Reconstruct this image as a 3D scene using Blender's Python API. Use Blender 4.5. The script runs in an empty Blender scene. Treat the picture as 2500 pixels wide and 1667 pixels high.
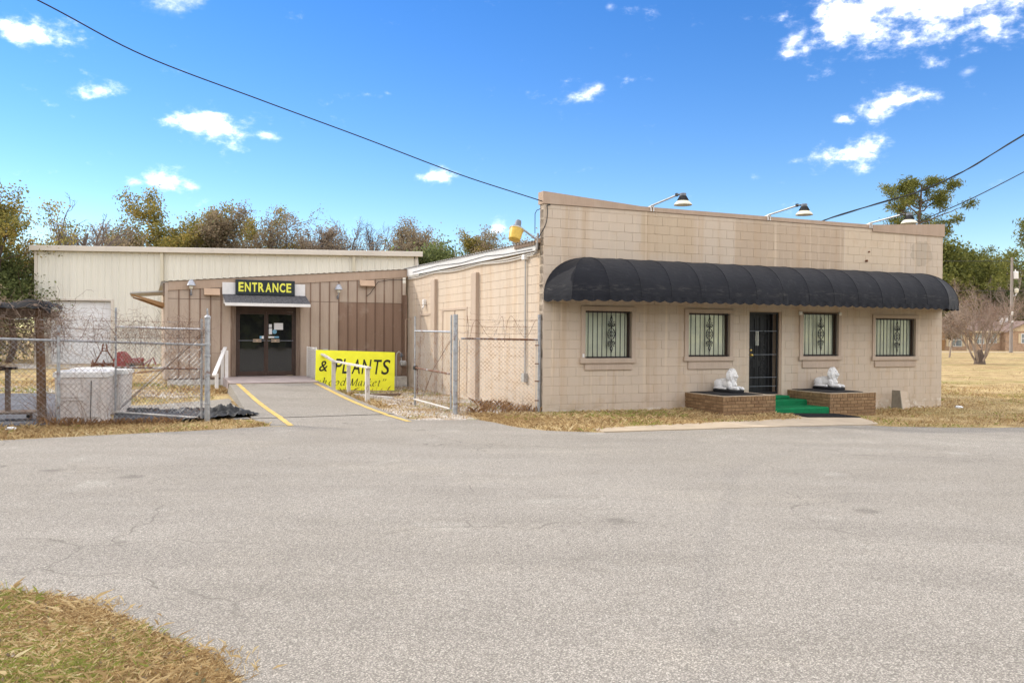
import bpy, bmesh, math, random
import numpy as np
from mathutils import Vector, Matrix, Euler, noise

SC = bpy.context.scene
COL = SC.collection
PI = math.pi
# ------------------------------------------------------------------ camera, sky, sun, exposure
TH = 0.4112247                      # the block building is turned by this about Z
PX, PY = 0.67388, 18.17243          # its near left corner
CT, ST = math.cos(TH), math.sin(TH)

cam_d = bpy.data.cameras.new('camera')
cam_d.sensor_width = 36.0
cam_d.lens = 29.394
cam_d.clip_start = 0.1
cam_d.clip_end = 3000
cam = bpy.data.objects.new('camera', cam_d)
COL.objects.link(cam)
cam.matrix_world = Matrix.Translation((0, 0, 1.735)) @ Matrix.Rotation(PI / 2 - 0.00844043, 4, 'X') @ Matrix.Rotation(0.00688835, 4, 'Z')
SC.camera = cam

SUN_U, SUN_V, SUN_Z = 1.0, -1.0, -0.93     # direction the sunlight travels, in the building's frame
sx, sy, sz = SUN_U * CT - SUN_V * ST, SUN_U * ST + SUN_V * CT, SUN_Z
sdir = Vector((sx, sy, sz)).normalized()
sun_el = math.asin(-sdir.z)
sun_d = bpy.data.lights.new('sun', 'SUN')
sun_d.energy = 2.0
sun_d.angle = math.radians(0.55)
sun_d.color = (1.0, 0.92, 0.80)
sun = bpy.data.objects.new('sun', sun_d)
COL.objects.link(sun)
sun.location = (-30, 20, 40)
sun.rotation_euler = sdir.to_track_quat('-Z', 'Y').to_euler()

world = bpy.data.worlds.new('World')
SC.world = world
world.use_nodes = True
wn, wl = world.node_tree.nodes, world.node_tree.links
wn.clear()
SKY_STRENGTH = 0.15
def wnode(t, **k):
    n = wn.new(t)
    for a, b in k.items():
        setattr(n, a, b)
    return n
sky = wnode('ShaderNodeTexSky', sky_type='NISHITA')
sky.sun_disc = False
sky.sun_elevation = sun_el
sky.sun_rotation = math.atan2(-sdir.x, -sdir.y)
sky.altitude = 10
sky.air_density = 1.0
sky.dust_density = 0.0
sky.ozone_density = 2.2
hsv = wnode('ShaderNodeHueSaturation')
hsv.inputs['Hue'].default_value = 0.513
hsv.inputs['Saturation'].default_value = 1.37
hsv.inputs['Value'].default_value = 0.96
wl.new(sky.outputs[0], hsv.inputs['Color'])
tc = wnode('ShaderNodeTexCoord')
sepw = wnode('ShaderNodeSeparateXYZ')
wl.new(tc.outputs['Generated'], sepw.inputs[0])
def wmath(op, a, b=None, c=None, clamp=False):
    n = wnode('ShaderNodeMath', operation=op)
    n.use_clamp = clamp
    for i, v in enumerate((a, b, c)):
        if v is None:
            continue
        if isinstance(v, (int, float)):
            n.inputs[i].default_value = v
        else:
            wl.new(v, n.inputs[i])
    return n.outputs[0]
# fair-weather clouds: (azimuth deg, right positive; elevation deg; half width deg; half height deg; slant; density)
CLOUDS = [(31.8, 20.8, 8.0, 2.9, 0.12, 1.0), (24.0, 20.2, 4.2, 2.2, 0.25, 1.0), (18.5, 18.4, 1.6, 1.0, 0.6, 0.8), (38, 21.5, 7, 3.0, 0.0, 1.0),
          (24.9, 14.3, 2.9, 0.95, 0.0, 1.0), (21.5, 13.6, 0.85, 0.42, 0, 0.95), (21.9, 11.4, 2.6, 1.0, 0.1, 1.0), (18.6, 11.2, 0.8, 0.25, 0.1, 0.7), (16.0, 10.3, 0.6, 0.35, 0, .7),
          (5.0, 16.0, 1.6, 0.55, 0.45, 0.8), (11.2, 22.6, 1.5, .6, -0.2, .7), (6.5, 21.2, .4, .3, 0, .5), (28.5, 15.6, .6, .3, .2, .5),
          (-19.3, 13.2, 3.4, 1.25, -0.05, 1.0), (-16.3, 12.7, 1.4, 0.45, -0.1, 0.8), (-26.3, 14.4, 1.6, 0.55, 0.15, 0.95), (-30.0, 17.3, 2.7, 1.2, -0.1, 0.95),
          (-22.2, 20.0, 2.2, 0.8, 0.1, 0.6), (-21.8, 22.6, 3.2, 1.2, -0.15, 0.85), (-24.5, 9.2, 0.9, 0.5, 0, .9), (-22.4, 9.5, 1.7, 0.75, 0.1, 1.0), (-5.2, 10.6, 1.5, 0.6, 0.15, 0.9),
          (-1.1, 7.2, 1.4, 0.8, 0.2, .8), (-37, 22, 4, 1.5, 0, .5), (60, 17, 7, 2.2, 0, .9), (-65, 15, 6, 2, 0, .9), (-110, 22, 9, 3, 0, .9), (115, 25, 9, 3, .1, .9), (170, 20, 8, 3, 0, .9), (-160, 28, 8, 3, 0, .9)]
az = wmath('ARCTAN2', sepw.outputs[0], sepw.outputs[1])
el = wmath('ARCSINE', sepw.outputs[2])
wno = wnode('ShaderNodeTexNoise')
wno.inputs['Scale'].default_value = 30
wno.inputs['Detail'].default_value = 7
wno.inputs['Roughness'].default_value = 0.62
wsc = wnode('ShaderNodeVectorMath', operation='MULTIPLY'); wl.new(tc.outputs['Generated'], wsc.inputs[0]); wsc.inputs[1].default_value = (1, 1, 1.7)
wl.new(wsc.outputs[0], wno.inputs['Vector'])
wno2 = wnode('ShaderNodeTexNoise')
wno2.inputs['Scale'].default_value = 9
wno2.inputs['Detail'].default_value = 3
wl.new(wsc.outputs[0], wno2.inputs['Vector'])
nz = wmath('MULTIPLY_ADD', wmath('SUBTRACT', wno.outputs['Fac'], 0.5), 2.0, wmath('MULTIPLY', wmath('SUBTRACT', wno2.outputs['Fac'], 0.5), 0.7))
tot = None
D2R = PI / 180
for (a, e, w, h, sl, den) in CLOUDS:
    da = wmath('SUBTRACT', az, a * D2R)
    de = wmath('SUBTRACT', wmath('SUBTRACT', el, e * D2R), wmath('MULTIPLY', da, sl))
    qa = wmath('MULTIPLY', da, 1 / (w * D2R))
    qe = wmath('MULTIPLY', de, 1 / (h * D2R))
    d = wmath('SQRT', wmath('ADD', wmath('MULTIPLY', qa, qa), wmath('MULTIPLY', qe, qe)))
    m = wmath('SUBTRACT', 1.0, d)
    m = wmath('MAXIMUM', m, -1.0)
    m = wmath('MULTIPLY', wmath('ADD', wmath('MULTIPLY', m, 0.85), wmath('MULTIPLY_ADD', nz, 1.6, 0.50 if w > 3.5 else 0.12)), 0.95, clamp=True)
    m = wmath('MULTIPLY', m, den)
    tot = m if tot is None else wmath('MAXIMUM', tot, m)
# denser cloud cover added over the unseen sky, to brighten the shaded sides
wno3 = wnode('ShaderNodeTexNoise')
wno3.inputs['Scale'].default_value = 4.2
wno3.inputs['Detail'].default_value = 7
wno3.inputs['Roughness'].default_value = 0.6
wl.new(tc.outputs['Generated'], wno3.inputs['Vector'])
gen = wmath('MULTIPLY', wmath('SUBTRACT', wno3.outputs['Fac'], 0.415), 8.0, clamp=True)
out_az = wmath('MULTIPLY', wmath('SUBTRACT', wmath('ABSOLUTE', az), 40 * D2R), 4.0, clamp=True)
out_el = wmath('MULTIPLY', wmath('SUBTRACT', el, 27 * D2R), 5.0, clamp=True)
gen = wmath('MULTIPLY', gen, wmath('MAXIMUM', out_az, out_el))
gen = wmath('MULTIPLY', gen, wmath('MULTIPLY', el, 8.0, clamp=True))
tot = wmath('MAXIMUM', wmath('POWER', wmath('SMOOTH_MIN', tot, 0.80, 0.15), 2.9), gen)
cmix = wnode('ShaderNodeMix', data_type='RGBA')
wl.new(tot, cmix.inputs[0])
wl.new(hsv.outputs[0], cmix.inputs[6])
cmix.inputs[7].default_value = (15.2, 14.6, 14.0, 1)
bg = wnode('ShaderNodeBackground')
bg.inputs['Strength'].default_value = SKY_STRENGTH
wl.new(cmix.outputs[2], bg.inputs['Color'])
wout = wnode('ShaderNodeOutputWorld')
wl.new(bg.outputs[0], wout.inputs[0])

SC.render.engine = 'CYCLES'
SC.view_settings.view_transform = 'Standard'
SC.view_settings.look = 'None'
SC.view_settings.gamma = 1.0
SC.view_settings.exposure = 0.47
SC.cycles.use_denoising = True
SC.cycles.max_bounces = 6

# ------------------------------------------------------------------ helpers
rnd = random.Random(7)
def UV(u, v, z=0.0):
    return Vector((PX + u * CT - v * ST, PY + u * ST + v * CT, z))
def to_uv(x, y):
    dx, dy = x - PX, y - PY
    return dx * CT + dy * ST, -dx * ST + dy * CT
def ss(a, b, x):
    t = min(1.0, max(0.0, (x - a) / (b - a)))
    return t * t * (3 - 2 * t)
def zg(x, y):
    """height of the natural ground"""
    u, v = to_uv(x, y)
    z = -0.165 * ss(3.0, 9.8, u) * (1 - ss(25, 80, y))
    left = 1 - ss(-4.5, -0.8, u)
    z += 0.13 * left * ss(3.5, 10.5, v)
    z += 0.15 * (1 - ss(-3, 10, u)) * ss(11, 26, v)
    z += 0.12 * ss(60, 105, y) * ss(10, 30, x)
    return z

class MB:
    """collects geometry for one mesh"""
    def __init__(s):
        s.v = []; s.f = []
    def add(s, vs, fs):
        b = len(s.v)
        s.v += [tuple(p) for p in vs]
        s.f += [tuple(i + b for i in f) for f in fs]
        return s
    def box(s, x0, x1, y0, y1, z0, z1, M=None):
        vs = [Vector(p) for p in ((x0, y0, z0), (x1, y0, z0), (x1, y1, z0), (x0, y1, z0), (x0, y0, z1), (x1, y0, z1), (x1, y1, z1), (x0, y1, z1))]
        if M is not None:
            vs = [M @ p for p in vs]
        return s.add(vs, [(0, 3, 2, 1), (4, 5, 6, 7), (0, 1, 5, 4), (1, 2, 6, 5), (2, 3, 7, 6), (3, 0, 4, 7)])
    def bev(s, x0, x1, y0, y1, z0, z1, b=0.005, M=None):
        """box with chamfered edges"""
        vs = []
        for z, i in ((z0, b), (z0 + b, 0), (z1 - b, 0), (z1, b)):
            for (x, y, ix, iy) in ((x0, y0, 1, 1), (x1, y0, -1, 1), (x1, y1, -1, -1), (x0, y1, 1, -1)):
                if i:
                    vs.append((x + ix * b, y + iy * b, z))
                else:
                    vs.append((x + ix * b, y, z)) if False else vs.append((x, y, z))
        if M is not None:
            vs = [M @ Vector(p) for p in vs]
        fs = [(0, 3, 2, 1), (12, 13, 14, 15)]
        for r in range(3):
            for k in range(4):
                a = r * 4 + k; c = r * 4 + (k + 1) % 4
                fs.append((a, c, c + 4, a + 4))
        return s.add(vs, fs)
    def tube(s, pts, r, n=8, cap=True):
        pts = [Vector(p) for p in pts]
        rr = r if isinstance(r, (list, tuple)) else [r] * len(pts)
        t0 = (pts[1] - pts[0]).normalized()
        up = Vector((0, 0, 1)) if abs(t0.z) < 0.9 else Vector((1, 0, 0))
        a = t0.cross(up).normalized()
        vs = []
        for i, p in enumerate(pts):
            t = ((pts[min(i + 1, len(pts) - 1)] - pts[max(i - 1, 0)]))
            if t.length < 1e-9:
                t = t0
            t.normalize()
            a = (a - t * a.dot(t))
            if a.length < 1e-6:
                a = t.orthogonal()
            a.normalize()
            b = t.cross(a)
            for k in range(n):
                ang = 2 * PI * k / n
                vs.append(p + (a * math.cos(ang) + b * math.sin(ang)) * rr[i])
        fs = []
        for i in range(len(pts) - 1):
            for k in range(n):
                k2 = (k + 1) % n
                fs.append((i * n + k, i * n + k2, (i + 1) * n + k2, (i + 1) * n + k))
        if cap:
            fs.append(tuple(range(n))[::-1]); e = (len(pts) - 1) * n
            fs.append(tuple(range(e, e + n)))
        return s.add(vs, fs)
    def lathe(s, prof, n=20, M=None, cap=True):
        vs = []
        for (r, z) in prof:
            for k in range(n):
                a = 2 * PI * k / n
                p = Vector((r * math.cos(a), r * math.sin(a), z))
                vs.append(M @ p if M is not None else p)
        fs = []
        for i in range(len(prof) - 1):
            for k in range(n):
                k2 = (k + 1) % n
                fs.append((i * n + k, i * n + k2, (i + 1) * n + k2, (i + 1) * n + k))
        if cap:
            fs.append(tuple(range(n))[::-1]); e = (len(prof) - 1) * n
            fs.append(tuple(range(e, e + n)))
        return s.add(vs, fs)
    def prism(s, poly, d, M=None):
        """poly: list of 3-vectors (a planar outline), extruded by vector d"""
        n = len(poly); d = Vector(d)
        vs = [Vector(p) for p in poly] + [Vector(p) + d for p in poly]
        if M is not None:
            vs = [M @ p for p in vs]
        fs = [tuple(range(n))[::-1], tuple(range(n, 2 * n))]
        for i in range(n):
            j = (i + 1) % n
            fs.append((i, j, n + j, n + i))
        return s.add(vs, fs)
    def mesh(s, name='mesh', fix=True):
        me = bpy.data.meshes.new(name)
        me.from_pydata([tuple(p) for p in s.v], [], s.f)
        me.validate()
        if fix:
            bm = bmesh.new(); bm.from_mesh(me)
            bmesh.ops.recalc_face_normals(bm, faces=bm.faces)
            bm.to_mesh(me); bm.free()
        return me

def link(name, me, m=None, parent=None, smooth=False):
    o = bpy.data.objects.new(name, me)
    if m is not None and not len(me.materials):
        me.materials.append(m)
    if smooth:
        me.polygons.foreach_set('use_smooth', [True] * len(me.polygons))
        me.update()
    COL.objects.link(o)
    if parent is not None:
        o.parent = parent
    return o
def part(name, mb, m, parent=None, smooth=False, fix=True, label=None):
    o = link(name, mb.mesh(name, fix), m, parent, smooth)
    if smooth == 'auto':
        auto_smooth(o)
    if label:
        o['label'] = label
    return o
def auto_smooth(o, ang=35):
    me = o.data
    bm = bmesh.new(); bm.from_mesh(me)
    for e in bm.edges:
        e.smooth = not (len(e.link_faces) == 2 and e.calc_face_angle(0) > math.radians(ang))
    for f in bm.faces:
        f.smooth = True
    bm.to_mesh(me); bm.free()
def tag(o, label, cat, group=None):
    o['label'] = label; o['category'] = cat
    if group:
        o['group'] = group
    return o
def thing(name, label, cat, loc=(0, 0, 0), rz=0.0, group=None):
    o = bpy.data.objects.new(name, None)
    o.empty_display_size = 0.2
    COL.objects.link(o)
    o.location = loc; o.rotation_euler = (0, 0, rz)
    return tag(o, label, cat, group)
def struct(o):
    o['kind'] = 'structure'
    return o
def stuff(o):
    o['kind'] = 'stuff'
    return o
def thing_uv(name, label, cat, u, v, z=0.0, rz=0.0, group=None):
    return thing(name, label, cat, UV(u, v, z), TH + rz, group)

def arrays_mesh(name, verts, faces, tint=None):
    """verts (N,3) float array, faces (M,k) int array; tint (N,) stored as a point attribute"""
    verts = np.asarray(verts, dtype=np.float32); faces = np.asarray(faces, dtype=np.int32)
    me = bpy.data.meshes.new(name)
    k = faces.shape[1]; m = faces.shape[0]
    me.vertices.add(len(verts)); me.vertices.foreach_set('co', verts.ravel())
    me.loops.add(m * k); me.loops.foreach_set('vertex_index', faces.ravel())
    me.polygons.add(m)
    me.polygons.foreach_set('loop_start', np.arange(0, m * k, k, dtype=np.int32))
    me.update(calc_edges=True)
    if tint is not None:
        at = me.attributes.new('tint', 'FLOAT', 'POINT')
        at.data.foreach_set('value', np.asarray(tint, dtype=np.float32))
    me.validate()
    return me

# ------------------------------------------------------------------ materials
class G:
    def __init__(s, name, rough=0.8, spec=0.3):
        s.m = bpy.data.materials.new(name)
        s.m.use_nodes = True
        s.nt = s.m.node_tree; s.N = s.nt.nodes; s.L = s.nt.links
        s.b = s.N['Principled BSDF']
        s.b.inputs['Roughness'].default_value = rough
        s.b.inputs['Specular IOR Level'].default_value = spec
        s._uv = None
    def n(s, t, **k):
        x = s.N.new(t)
        for a, b in k.items():
            setattr(x, a, b)
        return x
    def put(s, sock, v):
        if v is None:
            return
        if isinstance(v, (int, float)):
            sock.default_value = v
        elif isinstance(v, (tuple, list)):
            sock.default_value = tuple(v) + ((1,) if len(v) == 3 and len(sock.default_value) == 4 else ())
        else:
            s.L.new(v, sock)
    def math(s, op, a, b=None, c=None, clamp=False):
        x = s.n('ShaderNodeMath', operation=op); x.use_clamp = clamp
        for i, v in enumerate((a, b, c)):
            s.put(x.inputs[i], v)
        return x.outputs[0]
    def uvz(s):
        """position in the building's frame (metres)"""
        if s._uv is None:
            g = s.n('ShaderNodeNewGeometry')
            sub = s.n('ShaderNodeVectorMath', operation='SUBTRACT'); s.L.new(g.outputs['Position'], sub.inputs[0]); sub.inputs[1].default_value = (PX, PY, 0)
            r = s.n('ShaderNodeVectorRotate', rotation_type='Z_AXIS'); s.L.new(sub.outputs[0], r.inputs['Vector']); r.inputs['Angle'].default_value = -TH
            s._uv = r.outputs[0]
            sp = s.n('ShaderNodeSeparateXYZ'); s.L.new(s._uv, sp.inputs[0])
            s.u, s.v, s.z = sp.outputs
        return s._uv
    def obj(s):
        return s.n('ShaderNodeTexCoord').outputs['Object']
    def scale(s, vec, sc):
        x = s.n('ShaderNodeVectorMath', operation='MULTIPLY'); s.L.new(vec, x.inputs[0]); x.inputs[1].default_value = sc
        return x.outputs[0]
    def noise(s, vec, scale, detail=3, rough=0.55, dist=0.0):
        x = s.n('ShaderNodeTexNoise'); s.L.new(vec, x.inputs['Vector'])
        x.inputs['Scale'].default_value = scale; x.inputs['Detail'].default_value = detail
        x.inputs['Roughness'].default_value = rough; x.inputs['Distortion'].default_value = dist
        return x.outputs['Fac']
    def voro(s, vec, scale, out='Color', feature='F1'):
        x = s.n('ShaderNodeTexVoronoi', feature=feature); s.L.new(vec, x.inputs['Vector']); x.inputs['Scale'].default_value = scale
        return x.outputs[out]
    def ramp(s, fac, stops, interp='LINEAR'):
        x = s.n('ShaderNodeValToRGB'); x.color_ramp.interpolation = interp
        e = x.color_ramp.elements
        while len(e) < len(stops):
            e.new(0.5)
        for i, (p, c) in enumerate(stops):
            e[i].position = p
            e[i].color = (tuple(c) + (1,)) if isinstance(c, (tuple, list)) else (c, c, c, 1)
        s.put(x.inputs[0], fac)
        return x.outputs[0]
    def mix(s, fac, a, b, blend='MIX'):
        x = s.n('ShaderNodeMix', data_type='RGBA', blend_type=blend)
        s.put(x.inputs[0], fac); s.put(x.inputs[6], a); s.put(x.inputs[7], b)
        return x.outputs[2]
    def band(s, x, lo, hi, soft):
        a = s.math('MULTIPLY', s.math('SUBTRACT', x, lo), 1 / soft, clamp=True)
        b = s.math('MULTIPLY', s.math('SUBTRACT', hi, x), 1 / soft, clamp=True)
        return s.math('MULTIPLY', a, b)
    def attr(s, name):
        x = s.n('ShaderNodeAttribute'); x.attribute_name = name
        return x.outputs['Fac']
    def rand(s):
        return s.n('ShaderNodeObjectInfo').outputs['Random']
    def bump(s, h, strength=0.3, dist=0.01):
        x = s.n('ShaderNodeBump'); s.put(x.inputs['Height'], h)
        x.inputs['Strength'].default_value = strength; x.inputs['Distance'].default_value = dist
        s.L.new(x.outputs[0], s.b.inputs['Normal'])
    def col(s, c):
        s.put(s.b.inputs['Base Color'], c); return s
    def rough(s, r):
        s.put(s.b.inputs['Roughness'], r); return s

def plain(name, c, rough=0.7, metal=0.0, var=0.12, scale=6.0, spec=0.3, bump=0.0):
    """a single paint or stuff with a little uneven tone"""
    g = G(name, rough, spec)
    v = g.obj()
    f = g.noise(v, scale, 5, 0.6)
    c2 = tuple(max(0, x * (1 - var)) for x in c); c3 = tuple(x * (1 + var) for x in c)
    g.col(g.ramp(f, [(0.3, c2), (0.7, c3)]))
    g.b.inputs['Metallic'].default_value = metal
    if bump:
        g.bump(g.noise(v, scale * 12, 4), bump, 0.004)
    return g.m

def m_block():
    g = G('painted_block', 0.82, 0.25)
    p = g.uvz()
    big = g.noise(p, 0.55, 4, 0.6)
    base = g.ramp(big, [(0.3, (0.524, 0.434, 0.337)), (0.5, (0.560, 0.464, 0.364)), (0.72, (0.596, 0.484, 0.371))])
    # sprayed repaint areas, each with its own edge
    m1 = g.math('MULTIPLY', g.band(g.u, 5.1, 8.62, 0.03), g.band(g.z, 3.0, 4.75, 0.35))
    base = g.mix(g.math('MULTIPLY', m1, 0.95), base, (0.477, 0.366, 0.263))
    m1b = g.math('MULTIPLY', g.band(g.u, 2.44, 3.95, 0.05), g.band(g.z, 3.4, 4.75, 0.3))
    base = g.mix(g.math('MULTIPLY', m1b, 0.85), base, (0.518, 0.402, 0.275))
    m2 = g.math('MULTIPLY', g.band(g.u, 8.62, 10.6, 0.03), g.band(g.z, 3.3, 4.75, 0.3))
    base = g.mix(g.math('MULTIPLY', m2, 0.8), base, (0.613, 0.490, 0.351))
    # grey blotch near the right end
    du = g.math('MULTIPLY', g.math('SUBTRACT', g.u, 11.38), 1 / 0.42)
    dz = g.math('MULTIPLY', g.math('SUBTRACT', g.z, 4.0), 1 / 0.36)
    d = g.math('ADD', g.math('MULTIPLY', du, du), g.math('MULTIPLY', dz, dz))
    d = g.math('ADD', d, g.math('MULTIPLY', g.math('SUBTRACT', g.noise(p, 4, 3), 0.5), 1.4))
    bl = g.math('MULTIPLY', g.math('MULTIPLY', g.math('SUBTRACT', 1.0, d), 6, clamp=True), g.math('LESS_THAN', g.v, 0.2))
    base = g.mix(g.math('MULTIPLY', bl, 0.95), base, (0.418, 0.352, 0.275))
    # rain streaks
    st = g.noise(g.scale(p, (3.2, 3.2, 0.12)), 1.0, 5, 0.65)
    base = g.mix(g.ramp(st, [(0.50, 0.0), (0.66, 0.62)]), base, (0.472, 0.341, 0.222))
    st2 = g.noise(g.scale(p, (5.5, 5.5, 0.16)), 1.3, 4, 0.6)
    base = g.mix(g.ramp(st2, [(0.57, 0.0), (0.70, 0.6)]), base, (0.708, 0.586, 0.432))
    # splashed soil, in blots
    sb = g.math('MULTIPLY', g.band(g.z, -0.4, 0.42, 0.3), g.ramp(g.noise(g.scale(p, (1, 1, 1.6)), 2.4, 6, 0.72), [(0.47, 0.0), (0.62, 0.6)]))
    base = g.mix(sb, base, (0.371, 0.278, 0.188))
    # peeling white band at the foot
    ft = g.math('MULTIPLY', g.band(g.z, -0.3, 0.10, 0.05), g.ramp(g.noise(p, 3.1, 6, 0.75), [(0.52, 0.0), (0.58, 0.8)]))
    base = g.mix(ft, base, (0.690, 0.636, 0.549))
    # touched-up single blocks
    pa = g.noise(p, 2.3, 2, 0.5)
    base = g.mix(g.ramp(pa, [(0.60, 0.0), (0.66, 0.4)]), base, (0.554, 0.418, 0.286))
    ra = g.rand()
    base = g.mix(0.10, base, g.mix(ra, (0.507, 0.413, 0.322), (0.602, 0.496, 0.386)))
    fine = g.noise(p, 60, 4, 0.7)
    base = g.mix(g.ramp(fine, [(0.3, 0.12), (0.5, 0.0)]), base, (0.317, 0.250, 0.187))
    chip = g.noise(p, 9, 6, 0.75)
    base = g.mix(g.ramp(chip, [(0.715, 0.0), (0.74, 0.7)]), base, (0.731, 0.657, 0.561))
    g.col(base)
    g.bump(g.noise(p, 120, 3, 0.7), 0.35, 0.004)
    return g.m

def m_siding(name, c, c2):
    g = G(name, 0.85, 0.2)
    p = g.uvz()
    f = g.noise(g.scale(p, (2.5, 2.5, 0.35)), 1.5, 5, 0.65)
    base = g.ramp(f, [(0.32, c2), (0.62, c)])
    gr = g.noise(g.scale(p, (40, 40, 1.6)), 1.6, 4, 0.6)
    base = g.mix(g.ramp(gr, [(0.35, 0.25), (0.6, 0.0)]), base, tuple(x * 0.62 for x in c2))
    base = g.mix(0.25, base, g.mix(g.rand(), c, c2))
    pale = g.noise(p, 1.9, 4, 0.6)
    base = g.mix(g.ramp(pale, [(0.56, 0.0), (0.75, 0.35)]), base, (0.50, 0.42, 0.34))
    g.col(base)
    g.bump(gr, 0.3, 0.004)
    return g.m

def m_wood(name, c, c2, rough=0.85, flake=None, sc=(30, 30, 2)):
    g = G(name, rough, 0.2)
    p = g.obj()
    f = g.noise(g.scale(p, sc), 1.0, 5, 0.65, 0.4)
    base = g.ramp(f, [(0.3, c2), (0.68, c)])
    if flake:
        k = g.noise(g.scale(p, (9, 9, 3)), 1.6, 5, 0.7)
        base = g.mix(g.ramp(k, [(0.56, 0.0), (0.63, 0.9)]), base, flake)
    g.col(base)
    g.bump(f, 0.4, 0.006)
    return g.m

def m_galv(name='galvanised', rust=0.25):
    g = G(name, 0.5, 0.5)
    g.b.inputs['Metallic'].default_value = 0.55
    p = g.n('ShaderNodeNewGeometry').outputs['Position']
    f = g.noise(p, 5, 5, 0.7)
    base = g.ramp(g.noise(p, 14, 4), [(0.3, (0.29, 0.30, 0.31)), (0.7, (0.46, 0.47, 0.48))])
    r = g.ramp(f, [(0.62 - rust * 0.4, 0.0), (0.74 - rust * 0.4, 1.0)])
    base = g.mix(r, base, (0.16, 0.075, 0.04))
    g.col(base)
    g.put(g.b.inputs['Metallic'], g.math('MULTIPLY', g.math('SUBTRACT', 1.0, r), 0.5))
    g.rough(g.math('MULTIPLY_ADD', r, 0.4, 0.45))
    return g.m

def m_asphalt():
    g = G('old_asphalt', 0.9, 0.2)
    p = g.n('ShaderNodeNewGeometry').outputs['Position']
    big = g.noise(p, 0.16, 5, 0.55)
    base = g.ramp(big, [(0.3, (0.328, 0.297, 0.249)), (0.5, (0.373, 0.342, 0.295)), (0.72, (0.419, 0.387, 0.336))])
    # tyre-worn bands and patches
    md = g.noise(g.scale(p, (0.35, 1.1, 1)), 1.1, 5, 0.6)
    base = g.mix(g.ramp(md, [(0.5, 0.0), (0.7, 0.55)]), base, (0.281, 0.256, 0.217))
    pt = g.noise(p, 0.9, 3, 0.5)
    base = g.mix(g.ramp(pt, [(0.62, 0.0), (0.72, 0.5)]), base, (0.493, 0.465, 0.402))
    # sweeping tyre lanes, oil drips and pale scuffs
    lane = g.n('ShaderNodeTexWave', wave_type='RINGS', rings_direction='Z'); g.L.new(g.scale(p, (0.12, 0.2, 0)), lane.inputs['Vector'])
    lane.inputs['Scale'].default_value = 1.1; lane.inputs['Distortion'].default_value = 7.0; lane.inputs['Detail'].default_value = 4; lane.inputs['Detail Scale'].default_value = 0.7
    base = g.mix(g.math('MULTIPLY', g.ramp(lane.outputs['Fac'], [(0.45, 0.0), (0.8, 0.30)]), g.ramp(g.noise(p, 0.4, 3), [(0.42, 0.0), (0.6, 1.0)])), base, (0.248, 0.226, 0.197))
    sp = g.n('ShaderNodeTexVoronoi', feature='F1'); g.L.new(p, sp.inputs['Vector']); sp.inputs['Scale'].default_value = 0.75
    spn = g.math('ADD', sp.outputs['Distance'], g.math('MULTIPLY', g.math('SUBTRACT', g.noise(p, 9, 4, 0.7), 0.5), 0.22))
    spr = g.n('ShaderNodeSeparateColor'); g.L.new(sp.outputs['Color'], spr.inputs[0])
    dk = g.math('MULTIPLY', g.ramp(spn, [(0.05, 0.6), (0.13, 0.0)]), g.math('GREATER_THAN', spr.outputs[0], 0.6))
    lt = g.math('MULTIPLY', g.ramp(spn, [(0.05, 0.6), (0.17, 0.0)]), g.math('LESS_THAN', spr.outputs[0], 0.28))
    base = g.mix(dk, base, (0.138, 0.124, 0.107))
    base = g.mix(lt, base, (0.514, 0.487, 0.429))
    sand = g.noise(g.scale(p, (0.5, 0.9, 1)), 0.7, 6, 0.7)
    base = g.mix(g.ramp(sand, [(0.54, 0.0), (0.70, 0.55)]), base, (0.459, 0.414, 0.340))
    # stone chips in the binder
    vc = g.voro(p, 105, 'Color')
    bw = g.n('ShaderNodeRGBToBW'); g.L.new(vc, bw.inputs[0])
    chip = g.ramp(bw.outputs[0], [(0.15, 0.56), (0.42, 0.86), (0.62, 1.06), (0.86, 1.42)])
    base = g.mix(1.0, base, chip, 'MULTIPLY')
    vd = g.voro(p, 105, 'Distance')
    base = g.mix(g.ramp(vd, [(0.38, 0.0), (0.66, 0.6)]), base, (0.114, 0.102, 0.085))
    n2 = g.noise(p, 38, 3, 0.7)
    base = g.mix(g.ramp(n2, [(0.35, 0.35), (0.55, 0.0)]), base, (0.196, 0.175, 0.147))
    # cracks
    wv = g.n('ShaderNodeTexVoronoi', feature='DISTANCE_TO_EDGE')
    warp = g.n('ShaderNodeVectorMath', operation='ADD')
    wn_ = g.n('ShaderNodeTexNoise'); wn_.inputs['Scale'].default_value = 1.3; wn_.inputs['Detail'].default_value = 4
    g.L.new(p, wn_.inputs['Vector']); g.L.new(p, warp.inputs[0]); g.L.new(wn_.outputs['Color'], warp.inputs[1])
    g.L.new(warp.outputs[0], wv.inputs['Vector']); wv.inputs['Scale'].default_value = 0.22
    ck = g.math('MULTIPLY', g.ramp(wv.outputs[0], [(0.0, 1.0), (0.0040, 0.0)]), g.ramp(g.noise(p, 0.5, 2), [(0.46, 0.0), (0.58, 0.8)]))
    base = g.mix(ck, base, (0.139, 0.124, 0.105))
    g.col(base)
    h = g.math('ADD', g.math('MULTIPLY', bw.outputs[0], 0.6), g.math('MULTIPLY', vd, -0.8))
    g.bump(h, 0.55, 0.006)
    return g.m

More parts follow.
